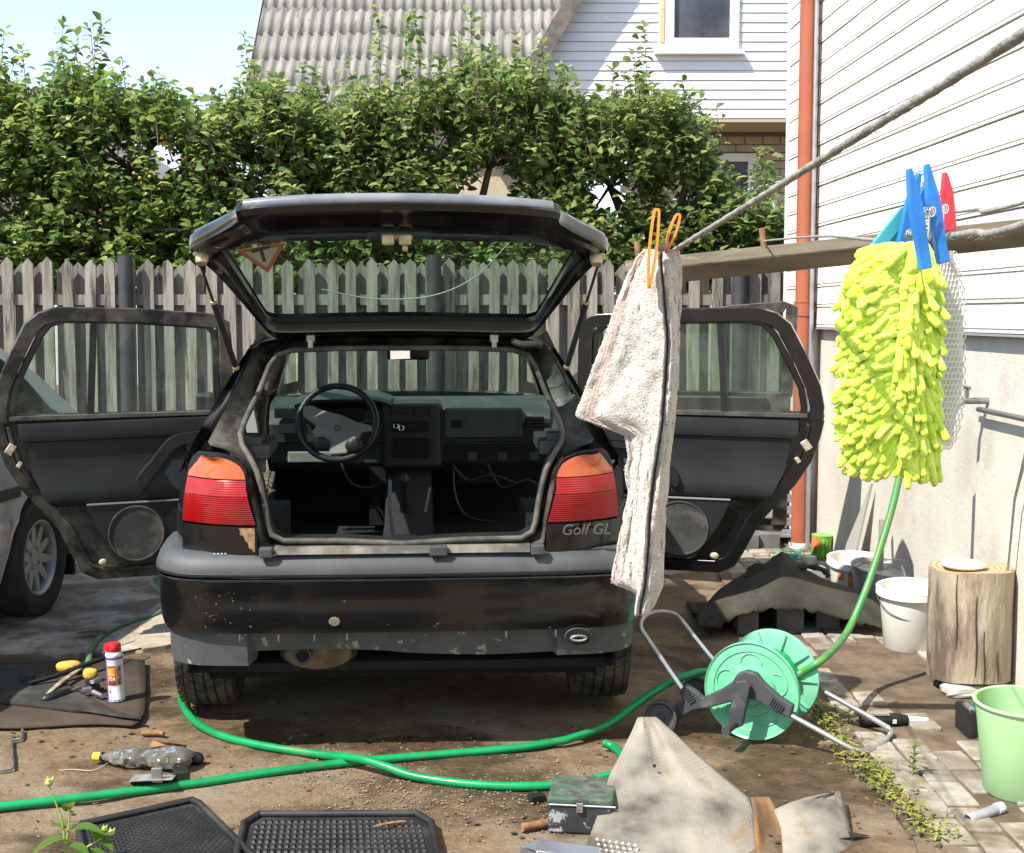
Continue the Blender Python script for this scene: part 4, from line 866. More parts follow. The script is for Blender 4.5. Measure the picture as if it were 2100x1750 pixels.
b = B(); b.grid([gloop(-.012, -.03), gloop(-.02, -.004), gloop(.03, .012), gloop(.22, .012), gloop(.30, .024), gloop(.62, .028), gloop(.74, .012), gloop(.93, .006), gloop(1.0, -.010)], cu=True, flip=True)
gate = part('tailgate', b, M_black, smooth=40)
b = B(); b.grid([gloop(-.012, -.03), gloop(.05, -.042), gloop(.5, -.048), gloop(1.0, -.028)], cu=True); part('outer_skin', b, M_black, gate, smooth=40)
b = B(); o = [(x * 1.015, s) for x, s in GI]; b.add([gp(-x, s, -.012) for x, s in o[::-1]][1:-1] + [gp(x, s, -.012) for x, s in o], [tuple(range(2 * len(o) - 2))]); b.f = []; b.m = []
lp = [gp(-x, s, -.012) for x, s in GI[::-1]][1:-1] + [gp(x, s, -.012) for x, s in GI]
b = B(); NG = len(GI); b.grid([[gp(-x * k, lerp(.30, s, k), -.012) for k in (1.0,)] for x, s in GI]) if False else None
b.grid([[gp(lerp(-GI[k][0], GI[k][0], j / 12), GI[k][1], -.012) for j in range(13)] for k in range(9, 33)]); b.grid([[gp(lerp(-.44, .44, j / 12), s, -.012) for j in range(13)] for s in (.10, .118)]); b.grid([[gp(lerp(-.45, .45, j / 12), s, -.012) for j in range(13)] for s in (.5135, .519)])
part('rear_window', b, M_glass2, gate, smooth=60)
# lip along the lower edge, sky reflection painted into its pale grey
b = B(); xsn = [lerp(-.478, .478, k / 20) for k in range(21)]
b.grid([[gp(x, interp([(0, .874), (.15, .873), (.30, .868), (.40, .858), (.482, .845)], abs(x)) + ds, n_) for x in xsn] for ds, n_ in ((.004, -.006), (.012, -.014), (.012, -.030), (0, -.040))]); part('lower_lip', b, mat('lip_sky_sheen', (.13, .14, .16), (.20, .21, .23), scale=6, rough=.3, coat=.5), gate, smooth=60)
b = B(); c = gp(-.01, .70, .055); b.box(c + V((-.028, 0, 0)), (.04, .03, .036)); b.box(c + V((.026, 0, 0)), (.04, .03, .036)); b.box(c + V((0, .01, .008)), (.10, .012, .02)); b.box(c + V((.026, -.005, -.028)), (.018, .018, .022)); part('latch', b, M_zinc, gate, bevel=.006)
for s in (-1, 1):
    b = B(); b.strip([gp(s * .10, .66, .034), gp(s * .22, .65, .036), gp(s * .36, .66, .034)], V((0, -.3, -1)), [.02, .035, .015], .006); part('inner_swage', b, M_black, gate, bevel=.003)
for s in (-1, 1):
    b = B(); q = gp(s * .655, .50, .045); b.lathe([(.001, .012), (.016, .012), (.022, .0), (.022, -.02)], Matrix.Translation(q) @ Matrix.Rotation(R(150), 4, 'X'), 16); part('rubber_stop', b, M_zinc, gate, smooth=40)
    b = B(); q = gp(s * .33, .02, .02); b.box(q, (.03, .04, .03)); b.box(q + V((0, -.02, -.02)), (.018, .02, .03)); part('hinge', b, M_steel, gate, bevel=.003)
    # gas strut
    top = gp(s * .672, .505, .02); bot = V((s * .585, .33, 1.335)); mid = top.lerp(bot, .42)
    b = B(); b.cyl(mid, bot, .0105, n=12); stt = part('gas_strut', b, M_int, smooth=40); b = B(); b.cyl(top, mid, .005, n=10); part('strut_rod', b, M_int, stt, smooth=40); b = B(); b.sphere(bot, .013, 8); b.sphere(top, .013, 8); b.cyl(mid, mid.lerp(top, .04), .0115, n=12); part('strut_joint', b, M_zinc, stt)
b = B(); a_, c_ = gp(.40, .02, .03), V((.50, .47, 1.40)); pth = smoothpath([a_, a_ + V((.03, -.03, -.01)), c_ + V((-.01, -.04, .01)), c_], 10); b.tube(pth, [.011 + .002 * (k % 2) for k in range(len(pth))], 8); part('cable_gaiter', b, M_rub, gate)
# learner sign stuck inside the glass
gpn = V((0, -math.sin(a1), -math.cos(a1))); gw = MC.to_3x3() @ gpn
def gpx(u, v, n): return MCI @ hit(u, v, MC @ (gh + d1 * .3 + gpn * n), gw)      # picture point -> plane of the rear glass
TRI = [V((484, 514)), V((587, 497)), V((550, 560))]; TC = V((540, 524))
for nm, k, n_, m in (('sign_border', 1.0, .004, mat('faded_red', (.34, .14, .09), rough=.7)), ('sign_field', .68, .0055, mat('faded_sign_white', (.36, .40, .32), rough=.7))):
    b = B(); b.prism([gpx(*(TC + (p - TC) * k), n_) for p in TRI], V((0, -.0006, -.0006))); part(nm, b, m, gate)
b = B(); n_ = .0075; b.add([gpx(u, v, n_) for u, v in ((515, 514), (553, 503), (554.5, 509), (516.5, 520))], [(0, 1, 2, 3)]); b.add([gpx(u, v, n_) for u, v in ((532, 514), (539, 512), (546, 536), (539, 538))], [(0, 1, 2, 3)]); part('sign_letter', b, mat('dark_letter', (.05, .06, .05), rough=.7), gate)
b = B(); b.tube(smoothpath([gp(-.28, .24, -.016), gp(-.1, .185, -.016), gp(.1, .20, -.016), gp(.25, .30, -.016), gp(.36, .47, -.016)], 8), .0022, 5); part('wiper_trace', b, mat('scratch', (.35, .38, .36), rough=.7), gate)
# ---- doors
DO = [(0, .30), (.02, .265), (.30, .262), (.66, .268), (.715, .295), (.75, .36), (.815, .50), (.90, .61), (.975, .70), (1.04, .81), (1.075, .92), (1.092, 1.0), (1.088, 1.02), (0, 1.0)]
def rear_door(s, th):
    hinge = V((s * .80, 1.86, 0)); ds = V((s * math.sin(th), -math.cos(th), 0)); nn = V((-s * math.cos(th), -math.sin(th), 0))    # nn: out of the inner face, towards the rear
    Md = Matrix(((ds.x, nn.x, 0, hinge.x), (ds.y, nn.y, 0, hinge.y), (0, 0, 1, 0), (0, 0, 0, 1))) @ Matrix.Diagonal((1.045 if s > 0 else .965, 1, 1, 1))
    def Q(a, z, n=0): return V((a, n, z))
    fl = ds.cross(nn).z < 0
    def pr(b, o, n0, n1): pts = [Q(a, z, n0) for a, z in o]; return b.prism(pts, (0, n1 - n0, 0))
    b = B(); pr(b, DO, -.055, -.01)
    # channelled rim, thicker towards the inside
    rim = [(0, 1.0), (0, .30), (.02, .265), (.30, .262), (.66, .268), (.715, .295), (.75, .36), (.815, .50), (.90, .61), (.975, .70), (1.04, .81), (1.075, .92), (1.09, 1.0)]
    b.strip([Q(lerp(a, .5, .035), lerp(z, .65, .03), 0.0) for a, z in rim], V((0, 1, 0)), .05, .03)
    b.strip([Q(lerp(a, .45, .10), lerp(z, .65, .09), 0.004) for a, z in rim], V((0, 1, 0)), .018, .03)
    # window frame
    top = [(.022, .99), (.022, 1.30), (.03, 1.40), (.07, 1.437), (.45, 1.468), (.80, 1.478), (.875, 1.458), (.925, 1.40), (1.0, 1.26), (1.06, 1.13), (1.078, 1.04), (1.07, .98)]
    b.strip([Q(lerp(a, .5, .03), z - (.02 if z > 1.43 else 0), -.02) for a, z in top], V((0, 1, 0)), .062, .07)
    top2 = [(lerp(a, .5, .125), lerp(z, 1.1, .12 if z > 1.2 else 0)) for a, z in top]
    b.strip([Q(a, z, -.012) for a, z in top2], V((0, 1, 0)), .03, .03)
    dr = part('rear_door', b, M_blackd if s < 0 else M_black, smooth=35, bevel=.004); dr.matrix_local = Md
    def sub(nm, b, m, **kw): return mk(nm, b, m, dr, local=True, **kw)
    wo = [(.06, .985), (.075, 1.36), (.11, 1.40), (.45, 1.425), (.79, 1.43), (.86, 1.39), (1.0, 1.09), (1.01, .985)]
    b = B(); b.add([Q(a, z, -.018) for a, z in wo], [tuple(range(len(wo)))]); sub('door_glass', b, M_glass)
    b = B(); b.strip([Q(.665, .985, -.012), Q(.635, 1.43, -.012)], V((0, 1, 0)), .03, .03); sub('window_divider', b, M_int)
    b = B(); b.strip([Q(.03, .995, .004), Q(1.02, 1.005, .004)], V((0, 1, 0)), .016, .03); sub('window_seal', b, M_rub)
    # trim: upper pad, middle pad, lower pocket
    b = B(); rows = []
    for a in [lerp(.05, .985, k / 12) for k in range(13)]:
        rows.append([Q(a, .985, .006), Q(a, .975, .028), Q(a, .92, .034), Q(lerp(a, .45, .06), .90, .03), Q(lerp(a, .45, .06), .895, .018), Q(lerp(a, .45, .07), .84, .014), Q(lerp(a, .45, .10), .75, .016), Q(lerp(a, .45, .16), .68, .03), Q(lerp(a, .45, .2), .635, .034), Q(lerp(a, .45, .24), .615, .028), Q(lerp(a, .45, .25), .60, .012)])
    b.grid(rows); sub('trim_panel', b, M_int, smooth=35)
    b = B(); rows = []
    for a0, a1 in ((.06, .06),) : pass
    low = [(.60, .05, .70), (.595, .05, .70), (.50, .05, .66), (.40, .05, .60), (.33, .05, .55), (.315, .05, .53)]
    rows = [[Q(lerp(a0, a1, k / 8), z, .014 if z > .597 else .032) for k in range(9)] for z, a0, a1 in low]; b.grid(rows); sub('lower_trim', b, M_int, smooth=35)
    b = B(); b.strip([Q(.22, .603, .036), Q(.70, .606, .036)], V((0, 1, 0)), .007, .006); sub('trim_edge', b, mat('pale_trim_edge', (.25, .25, .24), rough=.5))
    b = B(); Mx = Matrix.Translation((.48, .034, .46)) @ Matrix.Rotation(R(-90), 4, 'X'); b.lathe([(.0001, .002), (.12, .002), (.122, .006), (.128, .006), (.130, -.004)], Mx, 40); sub('speaker_grille', b, mat('speaker_cloth', (.03, .03, .029), (.05, .048, .044), scale=9, rough=.85, dirt=(.10, .09, .075), dscale=8), smooth=40)
    b = B(); pth = [Q(.04, .885, .055), Q(.20, .89, .065), Q(.30, .87, .07), Q(.38, .78, .07), Q(.45, .70, .065), Q(.44, .672, .05)]; b.strip(smoothpath([V((q.x, .036, q.z)) for q in pth], 5), V((0, 1, 0)), .05, .045); sub('armrest', b, M_int, bevel=.012)
    b = B(); b.strip([Q(.12, .845, .045), Q(.24, .845, .045)], V((0, 1, 0)), .04, .02); sub('handle', b, M_int, bevel=.006)
    b = B(); b.add([Q(.22, .78, .022), Q(.30, .79, .022), Q(.34, .73, .022), Q(.30, .66, .036), Q(.23, .63, .037)], [(0, 1, 2, 3, 4)]); sub('trim_insert', b, M_grey)
    b = B(); b.box(Q(1.02, .87, .012), (.035, .02, .05), Matrix.Rotation(R(-35), 3, 'Y')); b.box(Q(.985, .80, .014), (.02, .016, .03), Matrix.Rotation(R(-35), 3, 'Y')); sub('lock', b, mat('rusty_lock', (.42, .28, .16), (.6, .55, .48), scale=60, rough=.5, metal=.5), bevel=.004)
    b = B(); b.sphere(Q(.635, .335, .02), .016, 8, (1.2, .7, 1)); sub('drain_plug', b, mat('dirty_plug', (.5, .45, .35), (.3, .25, .18), scale=40, rough=.7))
    b = B(); b.cyl(Q(.09, .99, .0), Q(.09, 1.03, .0), .005, n=8); sub('lock_pin', b, M_int)
    return dr
rear_door(-1, R(72)); rear_door(1, R(72))
# front right door, open behind the rear door
s = 1; th = R(72); hinge = V((.80, 2.92, 0)); ds = V((math.sin(th), -math.cos(th), 0)); nn = V((-math.cos(th), -math.sin(th), 0)); Md = Matrix(((ds.x, nn.x, 0, hinge.x), (ds.y, nn.y, 0, hinge.y), (0, 0, 1, 0), (0, 0, 0, 1)))
FO = [(0, .26), (1.24, .25), (1.27, .29), (1.27, 1.0), (0, .98)]
b = B(); b.prism([V((a, -.055, z)) for a, z in FO], (0, .05, 0)); b.strip([V((a, -.02, z)) for a, z in ((.05, .99), (.40, 1.24), (.64, 1.37), (.95, 1.425), (1.22, 1.45), (1.265, 1.45), (1.25, .98))], V((0, 1, 0)), .06, .07); b.strip([V((1.23, .0, .29)), V((1.23, .0, 1.0))], V((0, 1, 0)), .08, .03)
fd = part('front_door', b, M_blackd, bevel=.004); fd.matrix_local = Md
b = B(); b.prism([V((a, .0, z)) for a, z in ((.06, .34), (.90, .34), (1.02, .50), (1.05, .60), (1.15, .98), (.06, .96))], (0, .03, 0)); mk('trim_panel', b, M_int, fd, local=True, bevel=.01)
b = B(); b.prism([V((a, .0, z)) for a, z in ((1.06, .32), (1.20, .32), (1.20, .62), (1.17, .64), (1.12, .60))], (0, .022, 0)); mk('bare_inner_metal', b, mat('dusty_bare_metal', (.42, .40, .36), (.3, .28, .25), scale=14, rough=.5, metal=.2), fd, local=True, bevel=.012)
b = B(); b.add([V((a, -.02, z)) for a, z in ((.07, .99), (.41, 1.22), (.65, 1.35), (1.23, 1.42), (1.23, .99))], [(0, 1, 2, 3, 4)]); mk('door_glass', b, M_glass, fd, local=True)
# front left door, closed, with mirror
b = B(); side_panel(b, 1.92, 2.94, -1, zb=.335, zt=.985, n=8, m=8); b.strip([V((-.775, 1.93, .98)), V((-.60, 1.96, 1.34)), V((-.575, 2.06, 1.365)), V((-.64, 2.48, 1.17)), V((-.73, 2.86, .965))], V((-1, 0, .5)), .04, .03)
fl = part('front_door', b, M_black, smooth=40)
b = B(); b.add([V((-.77, 1.97, .985)), V((-.60, 1.98, 1.34)), V((-.59, 2.06, 1.35)), V((-.64, 2.46, 1.17)), V((-.73, 2.82, .98))], [(0, 1, 2, 3, 4)]); part('door_glass', b, M_glass, fl)
q = Cl(420, 836, 2.62); b = B(); b.box((q.x, 2.66, q.z), (.10, .08, .15), taper=.9); mrr = part('door_mirror', b, M_int, fl, bevel=.02)
# headlamps, front bumper
for s in (-1, 1):
    b = B(); b.box((s * .50, 4.0, .68), (.30, .06, .14)); part('headlamp', b, mat('lamp_glass', (.6, .6, .6), rough=.1), bevel=.02)
b = B(); rows = [[V((x, 4.03 - .12 * abs(x / .83) ** 4 + o_, z)) for x in [lerp(-.82, .82, k / 16) for k in range(17)]] for o_, z in ((-.05, .56), (.03, .54), (.04, .44), (.0, .30))]; b.grid(rows, flip=False); part('front_bumper', b, M_grey, smooth=50)
# ================================================================== SILVER CAR (faces the camera, only its tail is in view)
M_silver = mat('silver_paint', (.60, .605, .60), (.52, .525, .52), scale=4, rough=.3, metal=.2, coat=.4, dirt=(.26, .24, .20), dscale=4, dlo=.55, dhi=.8)
M_tint = mat('dark_car_glass', (.02, .025, .025), rough=.05, spec=.8)
qw = G(62, 1266); hS = R(-5.0)
fS = V((math.sin(hS), -math.cos(hS), 0)); rS = V((-math.cos(hS), -math.sin(hS), 0))
MS = Matrix(((rS.x, fS.x, 0, 0), (rS.y, fS.y, 0, 0), (0, 0, 1, 0), (0, 0, 0, 1)))
# local: x right of the car (away from us), y forward, z up; rear axle at y=.72, visible flank at x=-.83
oS = V((qw.x, qw.y, gz(0, qw.y))) - (MS.to_3x3() @ V((-.745, .72, 0))) + V((-.02, 0, 0)); MS.translation = V((oS.x, oS.y, gz(0, qw.y)))
sv = thing('silver_hatchback', 'dusty silver hatchback with alloy wheel parked beside the black car', 'car', M=MS)
def sp_(name, b, m, parent=None, **kw): return mk(name, b, m, parent or sv, local=True, **kw)
def shw_(y): return .835 - .10 * max(0, (.45 - y) / .45) ** 2 - .12 * max(0, (y - 3.4) / .7) ** 2
def ssx(y, z): return shw_(y) - (.05 * (.42 - z) / .2 if z < .42 else 0) - max(0, z - .72) * .18 + .012 * math.exp(-((z - .52) / .03) ** 2)
def spanel(b, y0, y1, sgn, zb, zt, arch=None, n=40, m=18):
    rows = []
    for k in range(n + 1):
        y = lerp(y0, y1, k / n); lo = zb
        if arch is not None and abs(y - arch) < .345: lo = max(zb, .30 + math.sqrt(max(0, .345 ** 2 - (y - arch) ** 2)))
        ztop = zt(y); rows.append([V((sgn * ssx(y, z), y, z)) for z in [lerp(lo, ztop, j / m) for j in range(m + 1)]])
    b.grid(rows, flip=sgn > 0)
belt = lambda y: .945 if y < 2.9 else .945 - .18 * ((y - 2.9) / 1.1) ** 1.5
b = B()
for s in (-1, 1):
    spanel(b, .0, 1.4, s, .24, belt, .72, n=60); spanel(b, 1.4, 2.8, s, .22, belt, n=10); spanel(b, 2.8, 4.05, s, .24, belt, 3.25, n=50)
for y, f in ((0.0, False), (4.05, True)):
    b.grid([[V((lerp(-1, 1, k / 8) * ssx(y, z), y + (-.05 if y == 0 else .05) * (1 - (2 * k / 8 - 1) ** 2), z)) for k in range(9)] for z in (.24, .5, .72, belt(y))], flip=f)
b.grid([[V((x * ssx(y, belt(y)), y, belt(y) + .03 * (1 - x * x))) for x in (-1, -.5, 0, .5, 1)] for y in (0.0, .12)]); b.grid([[V((x * ssx(y, belt(y)), y, belt(y) + .04 * (1 - x * x))) for x in (-1, -.5, 0, .5, 1)] for y in (2.75, 3.2, 3.7, 4.05)])
sp_('body', b, M_silver, smooth=45)
side = [(.02, .945), (.10, 1.0), (.35, 1.19), (.62, 1.33), (.95, 1.385), (1.6, 1.40), (2.05, 1.36), (2.45, 1.20), (2.85, .945)]
def gx(z): return lerp(.775, .56, (z - .945) / .5)
b = B(); rows = [[V((x * gx(z), y + .04 * (abs(x) - 1) * (1 if y < 1.4 else -1), z + .02 * (1 - x * x))) for x in (-1, -.97, -.6, 0, .6, .97, 1)] for y, z in side]; b.grid(rows)
for s in (-1, 1): pts = [V((s * gx(z), y, z)) for y, z in side]; b.add(pts, [tuple(range(len(pts)))])
sp_('roof', b, M_silver, smooth=35)
def win(o):
    return [V((-gx(z) - .004, y, z)) for y, z in o], [V((gx(z) + .004, y, z)) for y, z in o]
for o in ([(.30, .985), (.38, 1.02), (.50, 1.16), (.66, 1.27), (.80, 1.33), (.86, 1.30), (.86, .985), (.45, .965)], [(.92, .975), (.92, 1.33), (1.3, 1.385), (1.65, 1.39), (1.65, .975)], [(1.72, .975), (1.72, 1.39), (2.0, 1.36), (2.35, 1.19), (2.68, .975)]):
    for pts in win(o): b = B(); b.add(pts, [tuple(range(len(pts)))]); sp_('side_window', b, M_tint)
b = B(); b.strip([V((-ssx(y, .66) - .004, y, .66)) for y in (.95, 1.4, 2.0, 2.8)], V((-1, 0, 0)), .05, .012); sp_('side_moulding', b, M_grey)
for y in (.72, 3.25):
    for s in (-1, 1):
        b = B(); b.lathe([(.001, -.02), (.12, -.02), (.12, .02), (.001, .02)], Matrix.Rotation(R(90), 4, 'Y'), 20); wh = sp_('wheel', b, M_carpet); wh.matrix_local = Matrix.Translation((s * .745, y, .30)) @ Matrix.Rotation(R(11), 4, 'X')
        mk('tyre', wheel_mesh(.30, .195, tread=False), mat('clean_tyre', (.02, .02, .02), (.035, .033, .03), scale=10, rough=.7) if y < 1 and s < 0 else M_tyre, wh, local=True, smooth=40)
        rb = rim_mesh(.185, s, 10)
        for k in range(4):
            a = k * math.pi / 2 + .4; rb.lathe([(.0001, s * .064), (.011, s * .064), (.011, s * .05)], Matrix.Translation((0, .052 * math.cos(a), .052 * math.sin(a))) @ Matrix.Rotation(R(90), 4, 'Y'), 8)
        mk('rim', rb, M_alloy, wh, local=True, smooth=30)
for s in (-1, 1):
    b = B(); b.box((s * .74, .33, .26), (.20, .02, .24)); b.box((s * .72, .30, .32), (.24, .26, .12)); sp_('mud_flap', b, M_int, bevel=.01)
    b = B(); b.grid([[V((s * (.56 + .2 * j), .72 + .36 * math.cos(a), .30 + .36 * math.sin(a))) for j in (0, 1)] for a in [math.pi * k / 14 for k in range(15)]]); sp_('wheel_well', b, M_carpet)
    b = B(); b.box((s * .60, -.03, .80), (.26, .05, .18)); sp_('tail_lamp', b, M_lred, bevel=.01)
b = B(); b.box((0, 2.0, .28), (1.3, 3.6, .06)); sp_('underbody', b, M_carpet)
b = B(); b.tube([V((-.72, .10, .99)), V((-.71, .11, 1.20))], .004, 6); sp_('aerial', b, M_steel)

# ================================================================== GARDEN HOSE AND REEL
M_hose = mat('green_hose', (.004, .27, .085), (.004, .20, .06), scale=6, rough=.35, spec=.5, dirt=(.10, .14, .05), dscale=7, dlo=.60, dhi=.75)
M_hosey = mat('striped_hose', (.03, .24, .07), (.14, .22, .05), scale=3, lo=.4, hi=.7, rough=.4, stretch=(9, 9, .3))
HR = .0145
def hosepath(pts, lift=HR): return smoothpath([G(u, v, h + lift) for u, v, h in pts], 12)
hose = thing('garden_hose', 'long bright green garden hose crossing the dirt and running onto the reel', 'hose', G(400, 1610))
b = B(); b.tube(hosepath([(-80, 1668, 0), (0, 1655, 0), (200, 1632, 0), (400, 1607, 0), (560, 1583, 0), (720, 1563, 0), (900, 1548, 0), (1060, 1534, 0), (1160, 1518, .005)]) + smoothpath([G(1160, 1518, .005 + HR), P(1240, 1490, 4.86), P(1300, 1448, 4.9), P(1365, 1404, 4.93), P(1420, 1382, 4.95), P(1455, 1378, 4.98), P(1500, 1385, 5.02)], 10)[1:], HR, 12); mk('hose_run', b, M_hose, hose, smooth=60)
h2 = thing('hose_loop', 'loose end of green hose looping past the car tyre and over the long hose', 'hose', G(700, 1560))
b = B(); b.tube(hosepath([(430, 1330, 0), (385, 1370, 0), (372, 1430, 0), (395, 1475, 0), (450, 1508, 0), (540, 1530, 0), (660, 1548, .004), (735, 1556, .028), (790, 1572, .022), (850, 1592, .004), (960, 1608, 0), (1080, 1613, 0), (1180, 1606, 0), (1255, 1588, 0), (1290, 1570, 0), (1275, 1548, 0), (1258, 1532, .004), (1238, 1524, .012)]), HR, 12); mk('hose_run', b, M_hose, h2, smooth=60)
h3 = thing('dusty_hose', 'dusty dull green hose lying on the concrete beside the silver car', 'hose', G(250, 1280))
b = B(); b.tube(hosepath([(470, 1200, .0), (380, 1180, 0), (330, 1184, 0), (312, 1196, 0), (335, 1218, 0), (345, 1236, 0), (320, 1262, 0), (250, 1285, 0), (205, 1310, 0), (185, 1340, 0), (175, 1375, 0), (120, 1390, -.02)]), .0155, 12); mk('hose_run', b, mat('dusty_green_hose', (.06, .16, .07), (.13, .19, .10), scale=7, rough=.6), h3, smooth=60)
# reel
gr = G(1540, 1517); aR = R(29); ax = V((math.sin(aR), math.cos(aR), 0)); rx = V((math.cos(aR), -math.sin(aR), 0)); RC = gr + V((0, 0, .178))
RC = V((RC.x, RC.y, RC.z))
def Rp(u, v, a): return hit(u, v, RC + ax * a, ax)
reel = thing('hose_reel', 'mint green hose reel with grey plastic arms on a silver tube frame', 'hose reel', gr)
MR = Matrix(((rx.x, 0, -ax.x, RC.x), (rx.y, 0, -ax.y, RC.y), (0, 1, 0, RC.z), (0, 0, 0, 1)))      # local z points at the viewer along the axle
M_mint = mat('mint_plastic', (.14, .47, .27), (.18, .53, .33), scale=4, rough=.42, spec=.4, dirt=(.30, .50, .37), dscale=6, dlo=.55, dhi=.8, drough=.6)
M_gpl = mat('grey_reel_plastic', (.038, .041, .044), (.055, .057, .06), scale=6, rough=.5, dirt=(.16, .155, .14), dscale=7, dlo=.55, dhi=.8)
M_alu = mat('aluminium_tube', (.62, .63, .63), (.50, .51, .51), scale=10, rough=.32, metal=.9)
M_tubg = mat('grey_tube', (.25, .27, .28), (.32, .33, .34), scale=9, rough=.4, metal=.6)
def disc(zoff, front):
    b = B(); Mx = MR @ Matrix.Translation((0, 0, zoff)) @ (Matrix.Identity(4) if front else Matrix.Diagonal((1, 1, -1, 1)))
    b.lathe([(.05, -.004), (.05, .012), (.088, .012), (.093, .0), (.140, .0), (.144, .004), (.168, .004), (.176, .010), (.178, .004), (.178, -.006), (.174, -.008), (.05, -.008)], Mx, 56)
    d = mk('reel_disc', b, M_mint, reel, smooth=28)
    for k in range(5):
        a = 2 * math.pi * k / 5 + .35; bb = B(); pts = []
        for j in range(15): t = j / 14 * math.pi; pts.append(V((.100 + .036 * math.sin(t) , .040 * math.cos(t), 0)))
        Mk = Mx @ Matrix.Rotation(a, 4, 'Z') @ Matrix.Translation((0, 0, .002)); bb.tube([Mk @ p for p in pts], .0028, 5); mk('moulded_rib', bb, M_mint, d, smooth=60)
    if not front:
        for k in range(10):
            a = 2 * math.pi * k / 10; bb = B(); Mk = Mx @ Matrix.Rotation(a, 4, 'Z')
            bb.hexa([Mk @ V(q) for q in ((.06, -.002, -.022), (.172, -.002, -.016), (.172, .002, -.016), (.06, .002, -.022), (.06, -.002, -.006), (.172, -.002, -.006), (.172, .002, -.006), (.06, .002, -.006))]); mk('stiffening_rib', bb, M_mint, d)
disc(0, True); disc(-.235, False)
b = B(); b.lathe([(.075, 0), (.075, -.235)], MR, 32); mk('drum', b, M_mint, reel, smooth=40)
b = B()
for k in range(3): b.tube([MR @ V((.095 * math.cos(a), .095 * math.sin(a), -.20 + .0045 * j - .03 * k)) for j, a in enumerate([2 * math.pi * i / 40 for i in range(0, 41)])], HR, 8)
mk('wound_hose', b, M_hose, reel, smooth=60)
b = B(); b.lathe([(.001, .055), (.030, .055), (.045, .045), (.052, .02), (.052, .0)], MR, 32); mk('hub', b, M_mint, reel, smooth=40)
def arm(a, nm):
    hub = Rp(1533, 1405, 0) if False else RC
    b = B(); f = lambda u, v: Rp(u, v, a)
    o = [(1500, 1400), (1512, 1382), (1530, 1376), (1550, 1382), (1566, 1402), (1600, 1432), (1626, 1448), (1620, 1474), (1585, 1460), (1556, 1440), (1530, 1432), (1500, 1440), (1455, 1452), (1420, 1458), (1392, 1474), (1370, 1480), (1360, 1468), (1374, 1452), (1402, 1442), (1392, 1420), (1404, 1404), (1428, 1420), (1440, 1432), (1475, 1416)]
    pts = [f(u, v) for u, v in o]; off = ax * .03
    b.prism(pts, off); return b
mk('side_arm', arm(-.075, 'a'), M_gpl, reel, bevel=.006)
sh = ax * .31; bb = arm(-.075, 'b'); bb.v = [q + sh for q in bb.v]; mk('side_arm', bb, M_gpl, reel, bevel=.006)
for (u, v, an) in ((1592, 1447, -.55), (1412, 1428, -.9)):
    for k in range(6):
        b = B(); c = Rp(u, v, -.078) + (rx * math.cos(an) + V((0, 0, math.sin(an)))) * (.009 * (k - 2.5)); Mx = Matrix((rx, V((0, 0, 1)), ax)).transposed() @ Matrix.Rotation(an + .0, 3, 'Z'); b.box(c, (.004, .03, .008), Mx); mk('grip_rib', b, M_gpl, reel)
def tubepart(pts, m, nm='frame_tube', r=.0095): b = B(); b.tube(smoothpath(pts, 6), r, 10); mk(nm, b, m, reel, smooth=60)
af, ab = -.06, .25
fl_ = [Rp(1622, 1468, af), Rp(1690, 1505, af), Rp(1735, 1530, af), Rp(1762, 1540, af + .03), Rp(1795, 1534, (af + ab) / 2), Rp(1822, 1512, ab - .05), Rp(1826, 1497, ab), Rp(1800, 1480, ab), Rp(1750, 1452, ab), Rp(1692, 1420, ab)]
for q in fl_: q.z = max(q.z, gz(0, q.y) + .011)
tubepart(fl_, M_alu)
tubepart([Rp(1398, 1412, af), Rp(1370, 1372, af), Rp(1352, 1345, af)], M_alu); tubepart([Rp(1352, 1345, af), Rp(1325, 1306, af), Rp(1313, 1284, af), Rp(1322, 1264, af + .05), Rp(1345, 1255, (af + ab) / 2), Rp(1375, 1257, ab - .05), Rp(1395, 1270, ab), Rp(1420, 1302, ab)], M_tubg, 'handle_tube'); tubepart([Rp(1420, 1302, ab), Rp(1455, 1345, ab), Rp(1490, 1388, ab)], M_alu)
b = B(); c0, c1 = Rp(1350, 1462, -.10), Rp(1350, 1462, .26); 
for k, c in enumerate((Rp(1358, 1462, -.095), Rp(1358, 1462, -.095) + ax * .36)):
    c = V((c.x, c.y, gz(0, c.y) + .064)); b = B(); Mx = Matrix(((rx.x, 0, -ax.x, c.x), (rx.y, 0, -ax.y, c.y), (0, 1, 0, c.z), (0, 0, 0, 1))); b.lathe([(.0001, .020), (.014, .02), (.016, .012), (.045, .010), (.054, .016), (.062, .014), (.062, -.014), (.05, -.014), (.0001, -.012)], Mx, 32); mk('reel_wheel', b, M_gpl, reel, smooth=30)
b = B(); c0 = V((c.x, c.y, gz(0, c.y) + .064)); b.cyl(c0, c0 - ax * .36, .010); mk('axle', b, M_gpl, reel, smooth=40)
b = B(); kz = -.11; o = [(1508, 1398), (1530, 1396), (1538, 1408), (1522, 1490), (1505, 1496), (1492, 1486)]; b.prism([Rp(u, v, kz) for u, v in o], ax * .02); crk = mk('crank', b, M_gpl, reel, bevel=.005)
b = B(); q = Rp(1506, 1486, kz); b.tube([q, q - ax * .05, q - ax * .09], [.013, .015, .016], 14); b2 = b; mk('crank_grip', b, M_gpl, crk, smooth=40)
b = B(); b.tube(smoothpath([Rp(1600, 1405, .16), Rp(1640, 1382, .22), Rp(1690, 1350, .26), P(1735, 1300, 5.25), P(1770, 1225, 5.35), P(1800, 1140, 5.42), P(1830, 1040, 5.48), P(1848, 960, 5.52), P(1868, 860, 5.55), P(1895, 800, 5.6)], 12), HR, 12)
